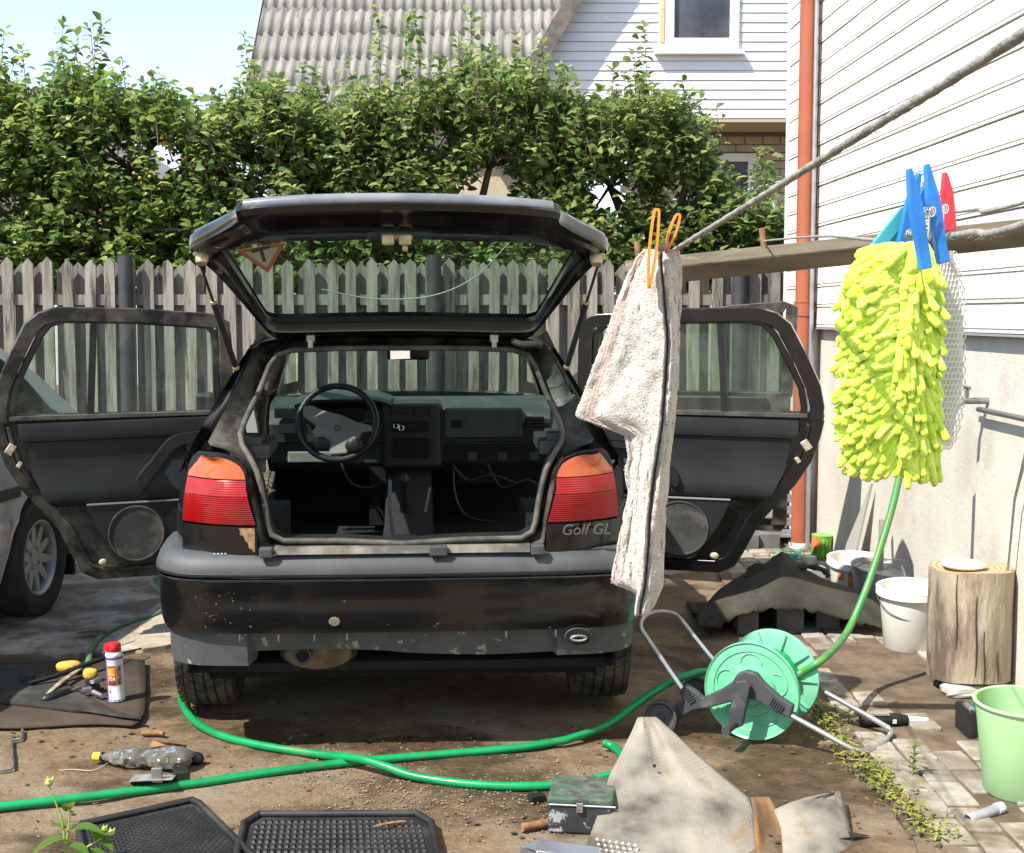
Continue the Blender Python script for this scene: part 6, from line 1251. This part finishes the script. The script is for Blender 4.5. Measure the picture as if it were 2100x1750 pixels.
for k in range(25):
    u = lerp(-60, 290, k / 24); a, c = interp(upl, u), interp(lowl, u); r = []
    for j in range(9): s_ = j / 8; hh = .026 + .016 * math.sin(s_ * math.pi * .95) * (1 - k / 30); r.append(G(u, lerp(a, c, s_), hh if j < 8 else .02))
    rows.append(r)
b.grid(rows); mk('upper_fold', b, M_fm, t, smooth=60, solid=.007)
# spray can
q = G(240, 1446) ; q = V((q.x, q.y, gz(0, q.y) + .020)); t = thing('spray_can', 'white aerosol can with red cap standing on the dark mat', 'spray can', q); Mx = Matrix.Translation(q) @ Matrix.Rotation(R(-2.5), 4, 'Y')
b = B(); b.lathe([(.0001, 0), (.032, 0), (.0335, .003), (.0325, .006), (.0325, .178), (.0335, .181), (.030, .190), (.026, .196), (.0001, .197)], Mx, 36); can = mk('can_body', b, mat('white_can', (.80, .80, .82), rough=.25, metal=.15), t, smooth=40)
b = B(); b.lathe([(.027, .192), (.029, .196), (.0295, .218), (.026, .226), (.0001, .228)], Mx, 32); b.hexa([Mx @ V(k) for k in ((-.036, -.010, .200), (-.026, -.010, .200), (-.026, .010, .200), (-.036, .010, .200), (-.034, -.008, .224), (-.024, -.008, .224), (-.024, .008, .224), (-.034, .008, .224))]); mk('cap', b, mat('red_cap', (.60, .02, .025), rough=.35), t, smooth=40)
def cp(a0, a1, z0, z1, m, d=.0008, nm='label_print'): return patch(t, Mx, a0, a1, z0, z1, .0325, .0325, .2, m, nm, d)
pur = mat('purple_print', (.10, .04, .30), (.14, .05, .36), scale=30, rough=.3)
cp(-3.3, -2.35, .004, .178, pur); cp(-3.3, .3, .166, .174, pur, .001); cp(-3.3, .3, .004, .008, pur, .001); cp(-3.2, -2.75, .12, .176, mat('pink_print', (.6, .08, .12), rough=.3), .0011)
cp(-2.25, -1.18, .065, .142, mat('red_label', (.45, .03, .02), rough=.3), .001); cp(-2.18, -1.3, .102, .134, mat('yellow_label', (.75, .45, .08), (.55, .2, .03), scale=120, rough=.3), .0014); cp(-2.18, -1.3, .084, .100, mat('mixed_label', (.75, .6, .5), (.45, .08, .02), scale=160, rough=.3), .0014); cp(-2.18, -1.3, .068, .080, mat('dark_label', (.05, .06, .03), (.25, .05, .02), scale=160, rough=.3), .0014)
cp(-1.1, -.55, .065, .142, mat('side_label', (.12, .08, .05), (.5, .3, .12), scale=90, rough=.3), .001); cp(-2.15, -1.92, .034, .048, mat('hazard_red', (.5, .05, .03), rough=.4), .001)
b = B(); b.tube([Mx @ V((.02, .02, .21)), Mx @ V((.075, .04, .222))], .0016, 6); mk('straw', b, M_carpet, t)
# tools lying on the mat
b = B(); b.strip([G(60, 1402, .05), G(110, 1388, .055), G(180, 1362, .06), G(236, 1342, .065)], V((0, -.4, 1)), [.016, .018, .02, .018], .014); b.tube([G(232, 1344, .065), G(290, 1330, .04)], .004, 8); one('wiper_arm', b, M_int, 'long black wiper arm lying across the dark mat', 'wiper arm', bevel=.002)
b = B(); b.box(G(55, 1392, .05), (.06, .03, .04)); one('plastic_cover', b, M_fm, 'small black plastic cover at the end of the wiper arm', 'cover', bevel=.004)
M_spg = mat('yellow_sponge', (.70, .40, .06), (.58, .33, .06), scale=14, rough=.95, bump=.006, bscale=50)
for u, v, d, lab, an in ((142, 1377, (.10, .08, .05), 'torn yellow sponge under the wiper arm', 20), (186, 1392, (.06, .05, .05), 'small piece of yellow sponge beside the metal hinge', -15)):
    q = G(u, v, .03); b = B(); rows = []
    for k in range(9):
        z = -1 + k / 4; r = (1 - abs(z) ** 3) ** .5 + .05; rows.append([q + Matrix.Rotation(R(an), 3, 'Z') @ V((d[0] / 2 * r * math.cos(a) * (1 + .15 * fbm(a, z, u)), d[1] / 2 * r * math.sin(a) * (1 + .15 * fbm(a, z, 3 + u)), d[2] / 2 * z + d[2] * .4)) for a in [2 * math.pi * j / 16 for j in range(16)]])
    b.grid(rows, cu=True); one('sponge', b, M_spg, lab, 'sponge', smooth=60)
b = B(); b.strip([G(90, 1432, .035), G(105, 1418, .04), G(125, 1400, .045), G(150, 1382, .05), G(175, 1366, .052)], V((0, -.5, 1)), [.006, .018, .022, .02, .012], .012); one('scraper', b, mat('muddy_wood', (.20, .165, .11), (.40, .34, .24), scale=18, rough=.9), 'mud caked pointed scraper lying on the dark mat', 'scraper', bevel=.003)
t = thing('screwdriver', 'screwdriver with thick black handle lying on the dark mat', 'screwdriver', G(120, 1425))
b = B(); b.tube(smoothpath([G(84, 1438, .035), G(100, 1432, .042), G(125, 1424, .042), G(142, 1418, .04)], 3), [.008, .014, .018, .019, .02, .019, .018, .016, .015, .012], 10); mk('grip', b, M_int, t, smooth=60); b = B(); b.tube([G(142, 1418, .04), G(180, 1404, .044)], .006, 8); mk('shaft', b, M_steel, t, smooth=60)
t = thing('door_hinge', 'greasy steel hinge with bolt lying beside the spray can', 'hinge', G(195, 1415))
b = B(); b.box(G(190, 1404, .045), (.05, .07, .022), Matrix.Rotation(R(25), 3, 'Z') @ Matrix.Rotation(R(20), 3, 'Y')); mk('plate', b, M_int, t, bevel=.004); b = B(); b.box(G(196, 1396, .068), (.022, .05, .014), Matrix.Rotation(R(-20), 3, 'Z')); b.box(G(178, 1414, .045), (.035, .03, .018), Matrix.Rotation(R(30), 3, 'Z')); mk('knuckle', b, M_alu, t, bevel=.003); b = B(); b.tube([G(192, 1420, .04), G(210, 1428, .035)], [.012, .010], 10); mk('bolt', b, M_alu, t, smooth=40)
# bottle, brackets and bits on the dirt
q0, q1 = G(205, 1552, .028), G(395, 1556, .045); t = thing('plastic_bottle', 'crushed clear plastic bottle with yellow cap lying on the dirt', 'bottle', G(300, 1575)); d_ = (q1 - q0).normalized(); sd_ = d_.cross(V((0, 0, 1))).normalized(); ud = sd_.cross(d_)
prof = [(.0, .013), (.05, .014), (.10, .018), (.18, .030), (.28, .040), (.45, .042), (.55, .036), (.7, .045), (.85, .045), (.93, .040), (.97, .03), (.99, .008)]
b = B(); rows = []
for k in range(41):
    s_ = k / 40; r = interp(prof, s_); cc_ = q0.lerp(q1, s_); row = []
    for j in range(22):
        a = 2 * math.pi * j / 22; rr = r * (1 + (.22 * fbm(s_ * 9, math.cos(a) * 1.5, math.sin(a) * 1.5 + 3, 1.5) if s_ > .12 else 0)); p = cc_ + sd_ * rr * math.cos(a) * 1.1 + ud * rr * .78 * math.sin(a); p.z = max(p.z, gz(0, p.y) + .008); row.append(p)
    rows.append(row)
b.grid(rows, cu=True); M_pet = mat('crushed_plastic', (.42, .42, .39), (.25, .23, .19), scale=6, rough=.12, spec=.8, trans=.7, ior=1.2, dirt=(.30, .25, .17), dscale=6, dlo=.55, dhi=.7, drough=.3); mk('bottle_body', b, M_pet, t, smooth=25)
b = B(); b.tube([q0 - d_ * .022, q0 + d_ * .004], .0155, 18); mk('cap', b, mat('yellow_cap', (.68, .46, .02), rough=.4), t, smooth=40); b = B(); b.tube([q0 + d_ * .005, q0 + d_ * .014], .016, 18); mk('neck_ring', b, M_int, t, smooth=40)
b = B(); b.sphere(G(402, 1556, .022), .026, 8, (1.1, 1, .85)); one('rubber_ball', b, M_int, 'black rubber ball lying at the base of the crushed bottle', 'ball', smooth=60)
b = B(); b.grid([[G(305, 1535, .004), G(340, 1528, .02), G(380, 1532, .01)], [G(315, 1518, .01), G(345, 1522, .05), G(385, 1528, .03)]]); one('rusty_sheet', b, M_rust, 'ragged scrap of rusty sheet behind the crushed bottle', 'scrap', solid=.003)
t = thing('foil_bracket', 'bent silver sheet bracket lying in front of the crushed bottle', 'bracket', G(315, 1605)); b = B(); b.hexa([G(262, 1605, .004), G(360, 1603, .004), G(362, 1590, .004), G(275, 1590, .004), G(272, 1603, .05), G(352, 1600, .05), G(362, 1590, .045), G(280, 1588, .045)]); mk('shell', b, mat('crumpled_alu', (.50, .50, .49), (.28, .28, .27), scale=20, rough=.25, metal=.35, bump=.004, bscale=40), t, bevel=.003); b = B(); b.box(G(372, 1592, .03), (.05, .06, .05), Matrix.Rotation(R(20), 3, 'Z')); mk('black_end', b, M_int, t, bevel=.006); b = B(); b.box(G(322, 1590, .06), (.035, .01, .05)); mk('tab', b, M_steel, t, bevel=.003)
b = B(); b.tube([G(290, 1504, .012), G(300, 1503, .012), G(325, 1503, .012), G(336, 1505, .012)], [.009, .012, .011, .008], 10); one('rusty_bolt', b, M_rust, 'short rusty bolt lying on the dirt behind the crushed bottle', 'bolt', smooth=40)
b = B(); b.tube([G(-10, 1582, .008), G(22, 1578, .008), G(26, 1574, .012), G(24, 1522, .012), G(26, 1518, .012), G(42, 1516, .012), G(46, 1512, .012), G(46, 1496, .012)], .0055, 8); one('cranked_rod', b, M_steel, 'thin cranked steel rod lying flat on the dirt', 'rod', smooth=40)
b = B(); b.tube(smoothpath([G(222, 1565, .01), G(190, 1580, .004), G(150, 1578, .004), G(120, 1580, .003)], 5), .0012, 5); one('string', b, mat('pale_string', (.55, .48, .36), rough=.9), 'thin pale string trailing from the bottle cap over the dirt', 'string')
b = B(); b.box(G(1100, 1635, .012), (.05, .035, .022), Matrix.Rotation(R(25), 3, 'Z')); one('black_clip', b, M_int, 'small black plastic clip lying behind the metal box', 'clip', bevel=.004)
for u, v, lab in ((190, 1300, 'dark flat leaf scrap lying across the dusty hose'), (1735, 1722, 'dark scrap of rubber lying beside the folded carpet')): q = G(u, v, .03 if u < 500 else .006); b = B(); leafset(b, q - V((.07, 0, 0)), (1, .2, .05), .15, .05, droop=.05); one('rubber_scrap', b, M_int, lab, 'scrap')
# sprig in the left corner
M_lf = leafmat('sprig_leaf', (.075, .16, .022), (.10, .20, .03), (.16, .26, .05)); M_st = mat('green_stem', (.22, .32, .06), (.28, .36, .09), rough=.5)
# stands nearer than the mats
base = G(135, 1800); t = thing('green_sprig', 'leafy green sprig with round buds growing in front of the rubber mat', 'plant', base); Yp = base.y
stems = [[(137, 1800), (134, 1745), (128, 1690), (112, 1640), (100, 1610)], [(136, 1730), (142, 1690), (140, 1650)], [(137, 1790), (170, 1745), (200, 1725), (225, 1712)]]
b = B()
for s_ in stems: b.tube(smoothpath([P(u, v, Yp) for u, v in s_], 5), [.0042 - .0025 * k / (5 * (len(s_) - 1)) for k in range(5 * (len(s_) - 1) + 1)], 7)
mk('stem', b, M_st, t, smooth=60)
for (u, v, du, dv, L_, w, dy) in ((134, 1720, -1, -.12, .10, .045, -.3), (138, 1705, 1, .35, .12, .048, -.2), (140, 1665, .2, 1, .05, .04, -.3), (137, 1735, 1, .12, .085, .04, -.5), (200, 1728, .05, 1, .06, .03, -.2), (215, 1722, .4, .8, .05, .026, -.2), (185, 1740, .9, -.3, .07, .03, -.4), (134, 1700, -.9, .3, .06, .03, .3), (205, 1725, 1, -.1, .05, .03, -.6), (136, 1760, -.8, .3, .05, .03, .5)):
    b = B(); leafset(b, P(u, v, Yp), (du, dy, dv), L_, w, droop=.35, fold=.25, n=6); mk('leaf', b, M_lf, t, smooth=60)
for u, v, r in ((100, 1605, .012), (228, 1708, .010), (214, 1700, .008)):
    b = B(); q = P(u, v, Yp); b.sphere(q, r, 8, (1, 1, .9))
    for k in range(6): a = k * 1.05; leafset(b, q - V((0, 0, r * .6)), (math.cos(a), math.sin(a), .9), r * 1.9, r * .8, droop=-.2, n=2)
    mk('bud', b, mat('bud_green', (.30, .42, .08), (.38, .46, .12), scale=30, rough=.5), t, smooth=60)
# ================================================================== WASHING LINE
M_beam = mat('old_beam', (.09, .074, .05), (.15, .122, .083), scale=7, rough=.9, bump=.006, bscale=24, stretch=(.3, 2, 2), dirt=(.27, .22, .14), dscale=6, dlo=.56, dhi=.68)
YBm = 4.3
def bm(u, v, dy=0): return P(u, v, YBm + dy)
t = thing('line_beam', 'weathered wooden beam with rusty pins carrying the washing lines', 'beam', bm(1395, 572))
a, c = bm(1285, 562), bm(2210, 466, -.15); d_ = (c - a).normalized(); n_ = V((0, 0, 1)) - d_ * d_.z; n_.normalize(); hgt = .066
side_v = d_.cross(n_).normalized(); q1_ = (n_ * math.cos(R(38)) + side_v * math.sin(R(38))) * .034; q2_ = (side_v * math.cos(R(38)) - n_ * math.sin(R(38))) * .030; mo = V((0, .035, 0))
b = B(); b.hexa([a + mo + k1 * q1_ + k2 * q2_ if e_ == 0 else c + mo + k1 * q1_ + k2 * q2_ for k1 in (-1, 1) for (e_, k2) in ((0, -1), (1, -1), (1, 1), (0, 1))]); mk('timber', b, M_beam, t, bevel=.006)
pins = []
for u in (1315, 1580, 1858):
    s_ = (u - 1285) / (2210 - 1285); q = a.lerp(c, s_) + V((0, .035, 0)) + n_ * (hgt / 2 - .02); b = B(); b.tube([q, q + n_ * .085], .0095, 10); mk('rusty_pin', b, M_rust, t, smooth=40); pins.append(q + n_ * .045)
b = B(); q = c - V((.0, -.04, 0)); b.tube([V((q.x, q.y, gz(0, q.y) - .1)), V((q.x, q.y, q.z + .05))], .035, 14); mk('support_post', b, M_rust, t, smooth=40)
M_rope = mat('grey_rope', (.22, .208, .185), (.34, .322, .285), scale=60, rough=.95, bump=.002, bscale=220)
lines = [[pins[0] + V((0, -.012, 0)), P(1330, 540, 3.2), P(1368, 525, 1.9), P(1392, 508, 1.45), P(1560, 405, 1.08), P(1780, 268, .80), P(2110, 62, .58), V((.232, .0, 1.672)), V((.26, -1.2, 1.74))], [pins[1] + V((0, -.012, 0)), P(1680, 485, 3.0), P(1800, 493, 1.9), P(1885, 494, 1.28), P(1990, 478, 1.02), P(2110, 458, .85), V((.25, .1, 1.60)), V((.16, -1.2, 1.66))], [pins[2] + V((0, -.012, 0)), P(1920, 443, 3.0), P(2000, 430, 2.3), P(2110, 413, 1.8), V((.60, .1, 1.69)), V((.55, -1.2, 1.72))]]
for pth, rr, lab in zip(lines, (.0027, .0028, .0028), ('fuzzy grey rope holding up the flecked towel', 'fuzzy grey rope carrying the green mitt', 'thin grey rope running behind the red peg')):
    t = thing('washing_line', lab, 'rope', pth[0], group='washing lines'); sp_l = smoothpath(pth, 40)
    b = B(); b.tube(sp_l, [rr * (1 + .07 * math.sin(k * 1.3) + .06 * fbm(k * .2, rr, 1)) for k in range(len(sp_l))], 10); mk('cord', b, M_rope, t, smooth=60)
    b = B()
    for k in range(520):
        i = random.randrange(len(sp_l) - 1); q = sp_l[i].lerp(sp_l[i + 1], random.random()); w = V((random.gauss(0, 1), random.gauss(0, .6), random.gauss(-.4, 1))).normalized(); b.tube([q + w * rr * .8, q + w * (rr + random.uniform(.0003, .0020)) + V((random.gauss(0, .002), 0, -.0005))], [.00022, .00012], 3, cap=False)
    mk('fuzz', b, M_rope, t)['kind'] = 'stuff'
# ---- towel
YT = 1.45
TW = [(512, 1322, 1345, 1364, 1390), (530, 1305, 1346, 1362, 1396), (560, 1290, 1346, 1364, 1398), (620, 1266, 1344, 1370, 1396), (700, 1236, 1338, 1376, 1391), (780, 1206, 1332, 1372, 1387), (850, 1181, 1326, 1366, 1383), (858, 1186, 1325, 1366, 1382), (892, 1282, 1320, 1361, 1378), (940, 1290, 1318, 1354, 1372), (960, 1281, 1316, 1350, 1370), (1010, 1290, 1314, 1345, 1368), (1080, 1276, 1310, 1338, 1362), (1150, 1262, 1306, 1334, 1359), (1192, 1253, 1304, 1331, 1358), (1204, 1275, 1306, 1329, 1356), (1214, 1306, 1314, 1327, 1352), (1240, 1310, 1315, 1322, 1340), (1262, 1315, 1317, 1319, 1322)]
tw = thing('towel', 'white flecked cleaning towel with red border pegged on the rope', 'towel', P(1340, 1260, YT))
b = B(); rows = []; uvs = []; nr = 120
for i in range(nr + 1):
    v = lerp(512, 1262, i / nr); x0, x1, x2, x3 = (interp([(r[0], r[k]) for r in TW], v) for k in (1, 2, 3, 4)); row = []
    for j in range(41):
        s_ = j / 40
        x1 = x2 - 15
        if s_ < .6: k = s_ / .6; u = lerp(x0, x1, k); dep = .012 * (1 - k) - .018 * k ** 2
        elif s_ < .7: k = (s_ - .6) / .1; u = lerp(x1, x2 - 5, k); dep = lerp(-.018, .028, k)
        elif s_ < .78: k = (s_ - .7) / .08; u = lerp(x2 - 5, x2, k); dep = lerp(.028, -.014, k)
        else: k = (s_ - .78) / .22; u = lerp(x2, x3, k); dep = lerp(-.014, .002, k)
        dep += .006 * fbm(s_ * 5, v / 120, 3) + .0022 * fbm(s_ * 26, v / 22, 5); top_ = max(0, 1 - (v - 512) / 60); dep *= (1 - .6 * top_)
        q = P(u + 1.2 * fbm(s_ * 8, v / 14, 8), v + (3.0 * fbm(s_ * 40, 2, 8) if i in (0, nr) else 0), YT + dep); row.append(q); uvs.append((s_, i / nr))
    rows.append(row)
b.grid(rows)
m = bpy.data.materials.new('flecked_terry'); m.use_nodes = True; nt = m.node_tree; L = nt.links.new; p = nt.nodes['Principled BSDF']; p.inputs['Roughness'].default_value = .95; p.inputs['Sheen Weight'].default_value = .3
uvn = N(nt, 'ShaderNodeUVMap'); mp_ = N(nt, 'ShaderNodeMapping'); mp_.inputs['Scale'].default_value = (75, 190, 1); L(uvn.outputs[0], mp_.inputs[0]); vo = N(nt, 'ShaderNodeTexVoronoi'); vo.inputs['Scale'].default_value = 1; L(mp_.outputs[0], vo.inputs[0])
tc = N(nt, 'ShaderNodeTexCoord'); vo2 = N(nt, 'ShaderNodeTexNoise'); vo2.inputs['Scale'].default_value = 520; vo2.inputs['Detail'].default_value = 3; L(tc.outputs['Object'], vo2.inputs[0]); mr = N(nt, 'ShaderNodeMapRange'); mr.inputs[1].default_value = .60; mr.inputs[2].default_value = .66; L(vo2.outputs[0], mr.inputs[0])
mx1 = N(nt, 'ShaderNodeMixRGB'); mx1.inputs[1].default_value = (.43, .395, .35, 1); mx1.inputs[2].default_value = (.10, .09, .08, 1); L(mr.outputs[0], mx1.inputs[0])
sx_ = N(nt, 'ShaderNodeSeparateXYZ'); L(uvn.outputs[0], sx_.inputs[0]); acc = None
for c0 in (.055, .085, .115):
    sb = N(nt, 'ShaderNodeMath', operation='SUBTRACT'); sb.inputs[1].default_value = c0; L(sx_.outputs[0], sb.inputs[0]); ab = N(nt, 'ShaderNodeMath', operation='ABSOLUTE'); L(sb.outputs[0], ab.inputs[0]); lt = N(nt, 'ShaderNodeMath', operation='LESS_THAN'); lt.inputs[1].default_value = .006; L(ab.outputs[0], lt.inputs[0])
    if acc is None: acc = lt.outputs[0]
    else: ad = N(nt, 'ShaderNodeMath', operation='ADD'); L(acc, ad.inputs[0]); L(lt.outputs[0], ad.inputs[1]); acc = ad.outputs[0]
ml = N(nt, 'ShaderNodeMath', operation='MULTIPLY'); ml.inputs[1].default_value = .6; L(acc, ml.inputs[0]); mx2 = N(nt, 'ShaderNodeMixRGB'); L(ml.outputs[0], mx2.inputs[0]); L(mx1.outputs[0], mx2.inputs[1]); mx2.inputs[2].default_value = (.45, .14, .10, 1); L(mx2.outputs[0], p.inputs['Base Color'])
bp = N(nt, 'ShaderNodeBump'); bp.inputs['Distance'].default_value = .0014; nb_ = N(nt, 'ShaderNodeTexNoise'); nb_.inputs['Scale'].default_value = 420; L(tc.outputs['Object'], nb_.inputs[0]); L(nb_.outputs[0], bp.inputs['Height']); L(bp.outputs[0], p.inputs['Normal'])
M_terry = m
mk('cloth', b, m, tw, smooth=70, solid=.004, uv=uvs)
# fuzzy threads along the cut edges
b = B(); random.seed(4)
for i in range(10, nr, 1):
    for j in (0, 40):
        if random.random() < .7:
            q = rows[i][j]; sgn = -1 if j == 0 else 1; b.tube([q, q + V((sgn * random.uniform(.0005, .0016), random.uniform(-.001, .001), random.uniform(-.002, .0006)))], [.0006, .0003], 4, cap=False)
o = mk('loose_threads', b, mat('terry_thread', (.43, .40, .36), rough=.95), tw); o['kind'] = 'stuff'
# ---- clothes pegs
def lever(b, top, bot, w0, w1, nrm, th, mid=.42, wm=None):
    top, bot = V(top), V(bot); d = (bot - top).normalized(); e = d.cross(nrm).normalized(); L_ = (bot - top).length; wm = wm or w1 * 1.15
    o = [(0, w0 * .6), (.02, w0), (mid - .08, wm), (mid + .10, wm), (.80, w1), (.99, w1), (1, w1 * .8)]
    pts = [top + d * L_ * s_ + e * w / 2 for s_, w in o] + [top + d * L_ * s_ - e * w / 2 for s_, w in o[::-1]]; b.prism([q - nrm * th / 2 for q in pts], nrm * th)
def spring(b, c, ax_, r, turns=4, wire=.0009):
    ax_ = V(ax_).normalized(); u = ax_.cross(V((0, 0, 1))).normalized(); w = ax_.cross(u); n = turns * 12
    b.tube([V(c) + ax_ * (.010 * (k / n - .5)) + (u * math.cos(k * .5236) + w * math.sin(k * .5236)) * r for k in range(n + 1)], wire, 6)
M_blue = mat('blue_peg', (.015, .155, .50), (.02, .20, .58), scale=20, rough=.38); M_red = mat('red_peg', (.60, .035, .05), rough=.4); M_orange = mat('orange_peg', (.78, .23, .015), (.85, .30, .03), scale=10, rough=.4); M_teal = mat('teal_strap', (.06, .42, .48), (.10, .52, .58), scale=9, rough=.5)
def peg(label, m, lev, Y, spr, group=None, w=(.0032, .0092)):
    c = P(*spr, Y); t = thing('clothes_peg', label, 'clothes peg', c); nrm = V((.25, -1, 0)).normalized()
    for (u0, v0, u1, v1, dy) in lev: b = B(); lever(b, P(u0, v0, Y + dy), P(u1, v1, Y + dy), w[0], w[1], nrm, .006); mk('lever', b, m, t, bevel=.0012)
    b = B(); spring(b, c + V((0, -.004, 0)), (.5, -1, 0), .0036); q = P(spr[0] + 4, spr[1] + 55, Y - .007); b.tube([c + V((0, -.009, .002)), q], .0009, 6); mk('spring', b, M_chrome, t, smooth=60)
YM = 1.13
peg('front blue clothes peg gripping the green mitt', M_blue, [(1864, 346, 1898, 552, -.012), (1900, 337, 1934, 540, .002)], YM - .055, (1900, 436))
peg('rear blue clothes peg gripping the green mitt', M_blue, [(1884, 356, 1846, 518, .012), (1896, 380, 1870, 525, .024)], YM + .01, (1868, 480))
peg('red clothes peg behind the blue pegs', M_red, [(1937, 354, 1950, 474, .03), (1896, 372, 1935, 480, .045)], YM + .05, (1928, 430))
# orange wire-like pegs
t = thing('clothes_peg', 'orange hollow clothes peg clipping the flecked towel to the rope', 'clothes peg', P(1345, 520, YT))
def hairpin(u0, v0, u1, v1, w, dy):
    a, c = P(u0, v0, YT - .03 + dy), P(u1, v1, YT - .03 + dy); d = (c - a).normalized(); e = d.cross(V((0, 1, 0))).normalized(); b = B()
    b.strip(smoothpath([c + e * .0006, c.lerp(a, .5) + e * w, a + e * w * .7, a - d * .003, a - e * w * .7, c.lerp(a, .5) - e * w, c - e * .0006], 5), V((0, 1, 0)), .0024, .0075); mk('lever', b, M_orange, t)
hairpin(1346, 438, 1331, 592, .0036, 0); hairpin(1389, 446, 1366, 515, .0034, .02)
b = B(); spring(b, P(1354, 508, YT - .02), (1, .3, 0), .0035, 5); mk('spring', b, M_steel, t, smooth=60)
# ---- chenille wash mitt
mt = thing('wash_mitt', 'lime green chenille wash mitt pegged on the rope by the wall', 'wash mitt', P(1840, 980, YM))
M_lime = mat('lime_chenille', (.66, .90, .05), rough=.95, sheen=.6, bump=.0016, bscale=700); nt = M_lime.node_tree; gN = N(nt, 'ShaderNodeNewGeometry'); rN = N(nt, 'ShaderNodeValToRGB'); rN.color_ramp.elements[0].color = (.52, .80, .01, 1); rN.color_ramp.elements[1].color = (.82, .98, .10, 1); nt.links.new(gN.outputs['Random Per Island'], rN.inputs[0]); nt.links.new(rN.outputs[0], nt.nodes['Principled BSDF'].inputs['Base Color'])
M_limed = mat('lime_backing', (.34, .50, .01), rough=.95)
out = [(498, 1812, 1910), (515, 1782, 1916), (545, 1760, 1920), (600, 1746, 1924), (700, 1742, 1922), (800, 1740, 1922), (880, 1742, 1924), (925, 1756, 1926), (950, 1778, 1926), (968, 1835, 1918)]
def mitt(v, s_, dep):                                 # s_ 0..1 left edge to front ridge and round to the right
    l, r = interp([(o_[0], o_[1]) for o_ in out], v), interp([(o_[0], o_[2]) for o_ in out], v); u = lerp(l + 10, r - 8, s_); yb = .030 * math.sin(math.pi * s_) ** .7 * (1 + .0)
    tp_ = .35 + .65 * math.sin(math.pi * min(1, max(0, (v - 490) / 500))) ** .5
    return P(u, v, YM - yb * dep * tp_ + .012 * (s_ - .6))
b = B(); b.grid([[mitt(lerp(505, 960, i / 16), j / 16, .75) for j in range(17)] for i in range(17)]); b.grid([[mitt(lerp(505, 960, i / 16), j / 16, -.5) for j in range(17)] for i in range(17)], flip=True); mk('backing', b, M_limed, mt, smooth=60)
b = B(); random.seed(21)
for i in range(32):
    nj = 23
    for j in range(nj):
        s_ = (j + .5 + .5 * (i % 2) + random.uniform(-.2, .2)) / (nj + .5); v = lerp(508, 930, (i + random.uniform(-.25, .25)) / 31); q = mitt(v, min(1, max(0, s_)), .85); L_ = random.uniform(.016, .025)
        dr = V((-.85, -.42, -.28)) if s_ < .58 else (V((-.1, -.6, -.8)) if s_ < .76 else V((.15, -.5, -.8)))
        if v > 880: dr = dr + V((0, 0, -.6))
        dr = (dr + V((random.gauss(0, .16), random.gauss(0, .12), random.gauss(0, .2)))).normalized(); r = random.uniform(.0029, .0036)
        bend = V((0, random.uniform(-.001, .003), -random.uniform(.002, .005))); p = [q - dr * .004, q, q + dr * L_ * .35 + V((0, -.002, 0)), q + dr * L_ * .7 + bend * .5, q + dr * L_ + bend, q + dr * (L_ + .0014) + bend, q + dr * (L_ + .0024) + bend]
        b.tube(p, [r * .8, r, r * 1.05, r * 1.02, r * .95, r * .72, r * .2], 9)
o = mk('chenille_strands', b, M_lime, mt, smooth=80); o['kind'] = 'stuff'
# white honeycomb mesh back
b = B(); hx = .0036; vs = {}; fs = []; vl = []
for i in range(34):
    for j in range(9):
        cx_, cz_ = (j + .5 * (i % 2)) * hx * 1.732, i * hx * 1.5; f = []
        for k in range(6):
            a = math.pi / 6 + k * math.pi / 3; x_, z_ = cx_ + hx * math.cos(a), cz_ + hx * math.sin(a); key = (round(x_ * 5000), round(z_ * 5000))
            if key not in vs: vs[key] = len(vl); vl.append((x_, z_))
            f.append(vs[key])
        fs.append(tuple(f))
def netp(x_, z_): v = 915 - z_ / .1836 * 405; u = 1908 + (x_ / .0561) * 72 * (1 - .35 * ((v - 710) / 205) ** 4); return P(u, v, YM + .006 + .02 * max(0, x_ / .056) ** 1.5)
b.add([netp(x_, z_) for x_, z_ in vl], fs); o = mk('mesh_back', b, mat('white_net', (.72, .71, .66), rough=.8), mt); md = o.modifiers.new('wire', 'WIREFRAME'); md.thickness = .0013; o['kind'] = 'stuff'
b = B(); b.grid([[netp(x_, z_) + V((0, .006, 0)) for x_ in (0, .028, .056)] for z_ in (0, .06, .12, .18)]); mk('lining', b, mat('net_lining', (.60, .60, .54), (.52, .52, .47), scale=30, rough=.95), mt, smooth=60)
b = B(); b.strip(smoothpath([P(1858, 432, YM + .03), P(1828, 470, YM + .03), P(1790, 518, YM + .03)], 4), V((.3, -1, 0)), .012, .003); b.strip(smoothpath([P(1862, 455, YM + .036), P(1838, 480, YM + .036), P(1815, 512, YM + .036)], 4), V((.3, -1, 0)), .010, .003); mk('strap', b, M_teal, mt, bevel=.001)
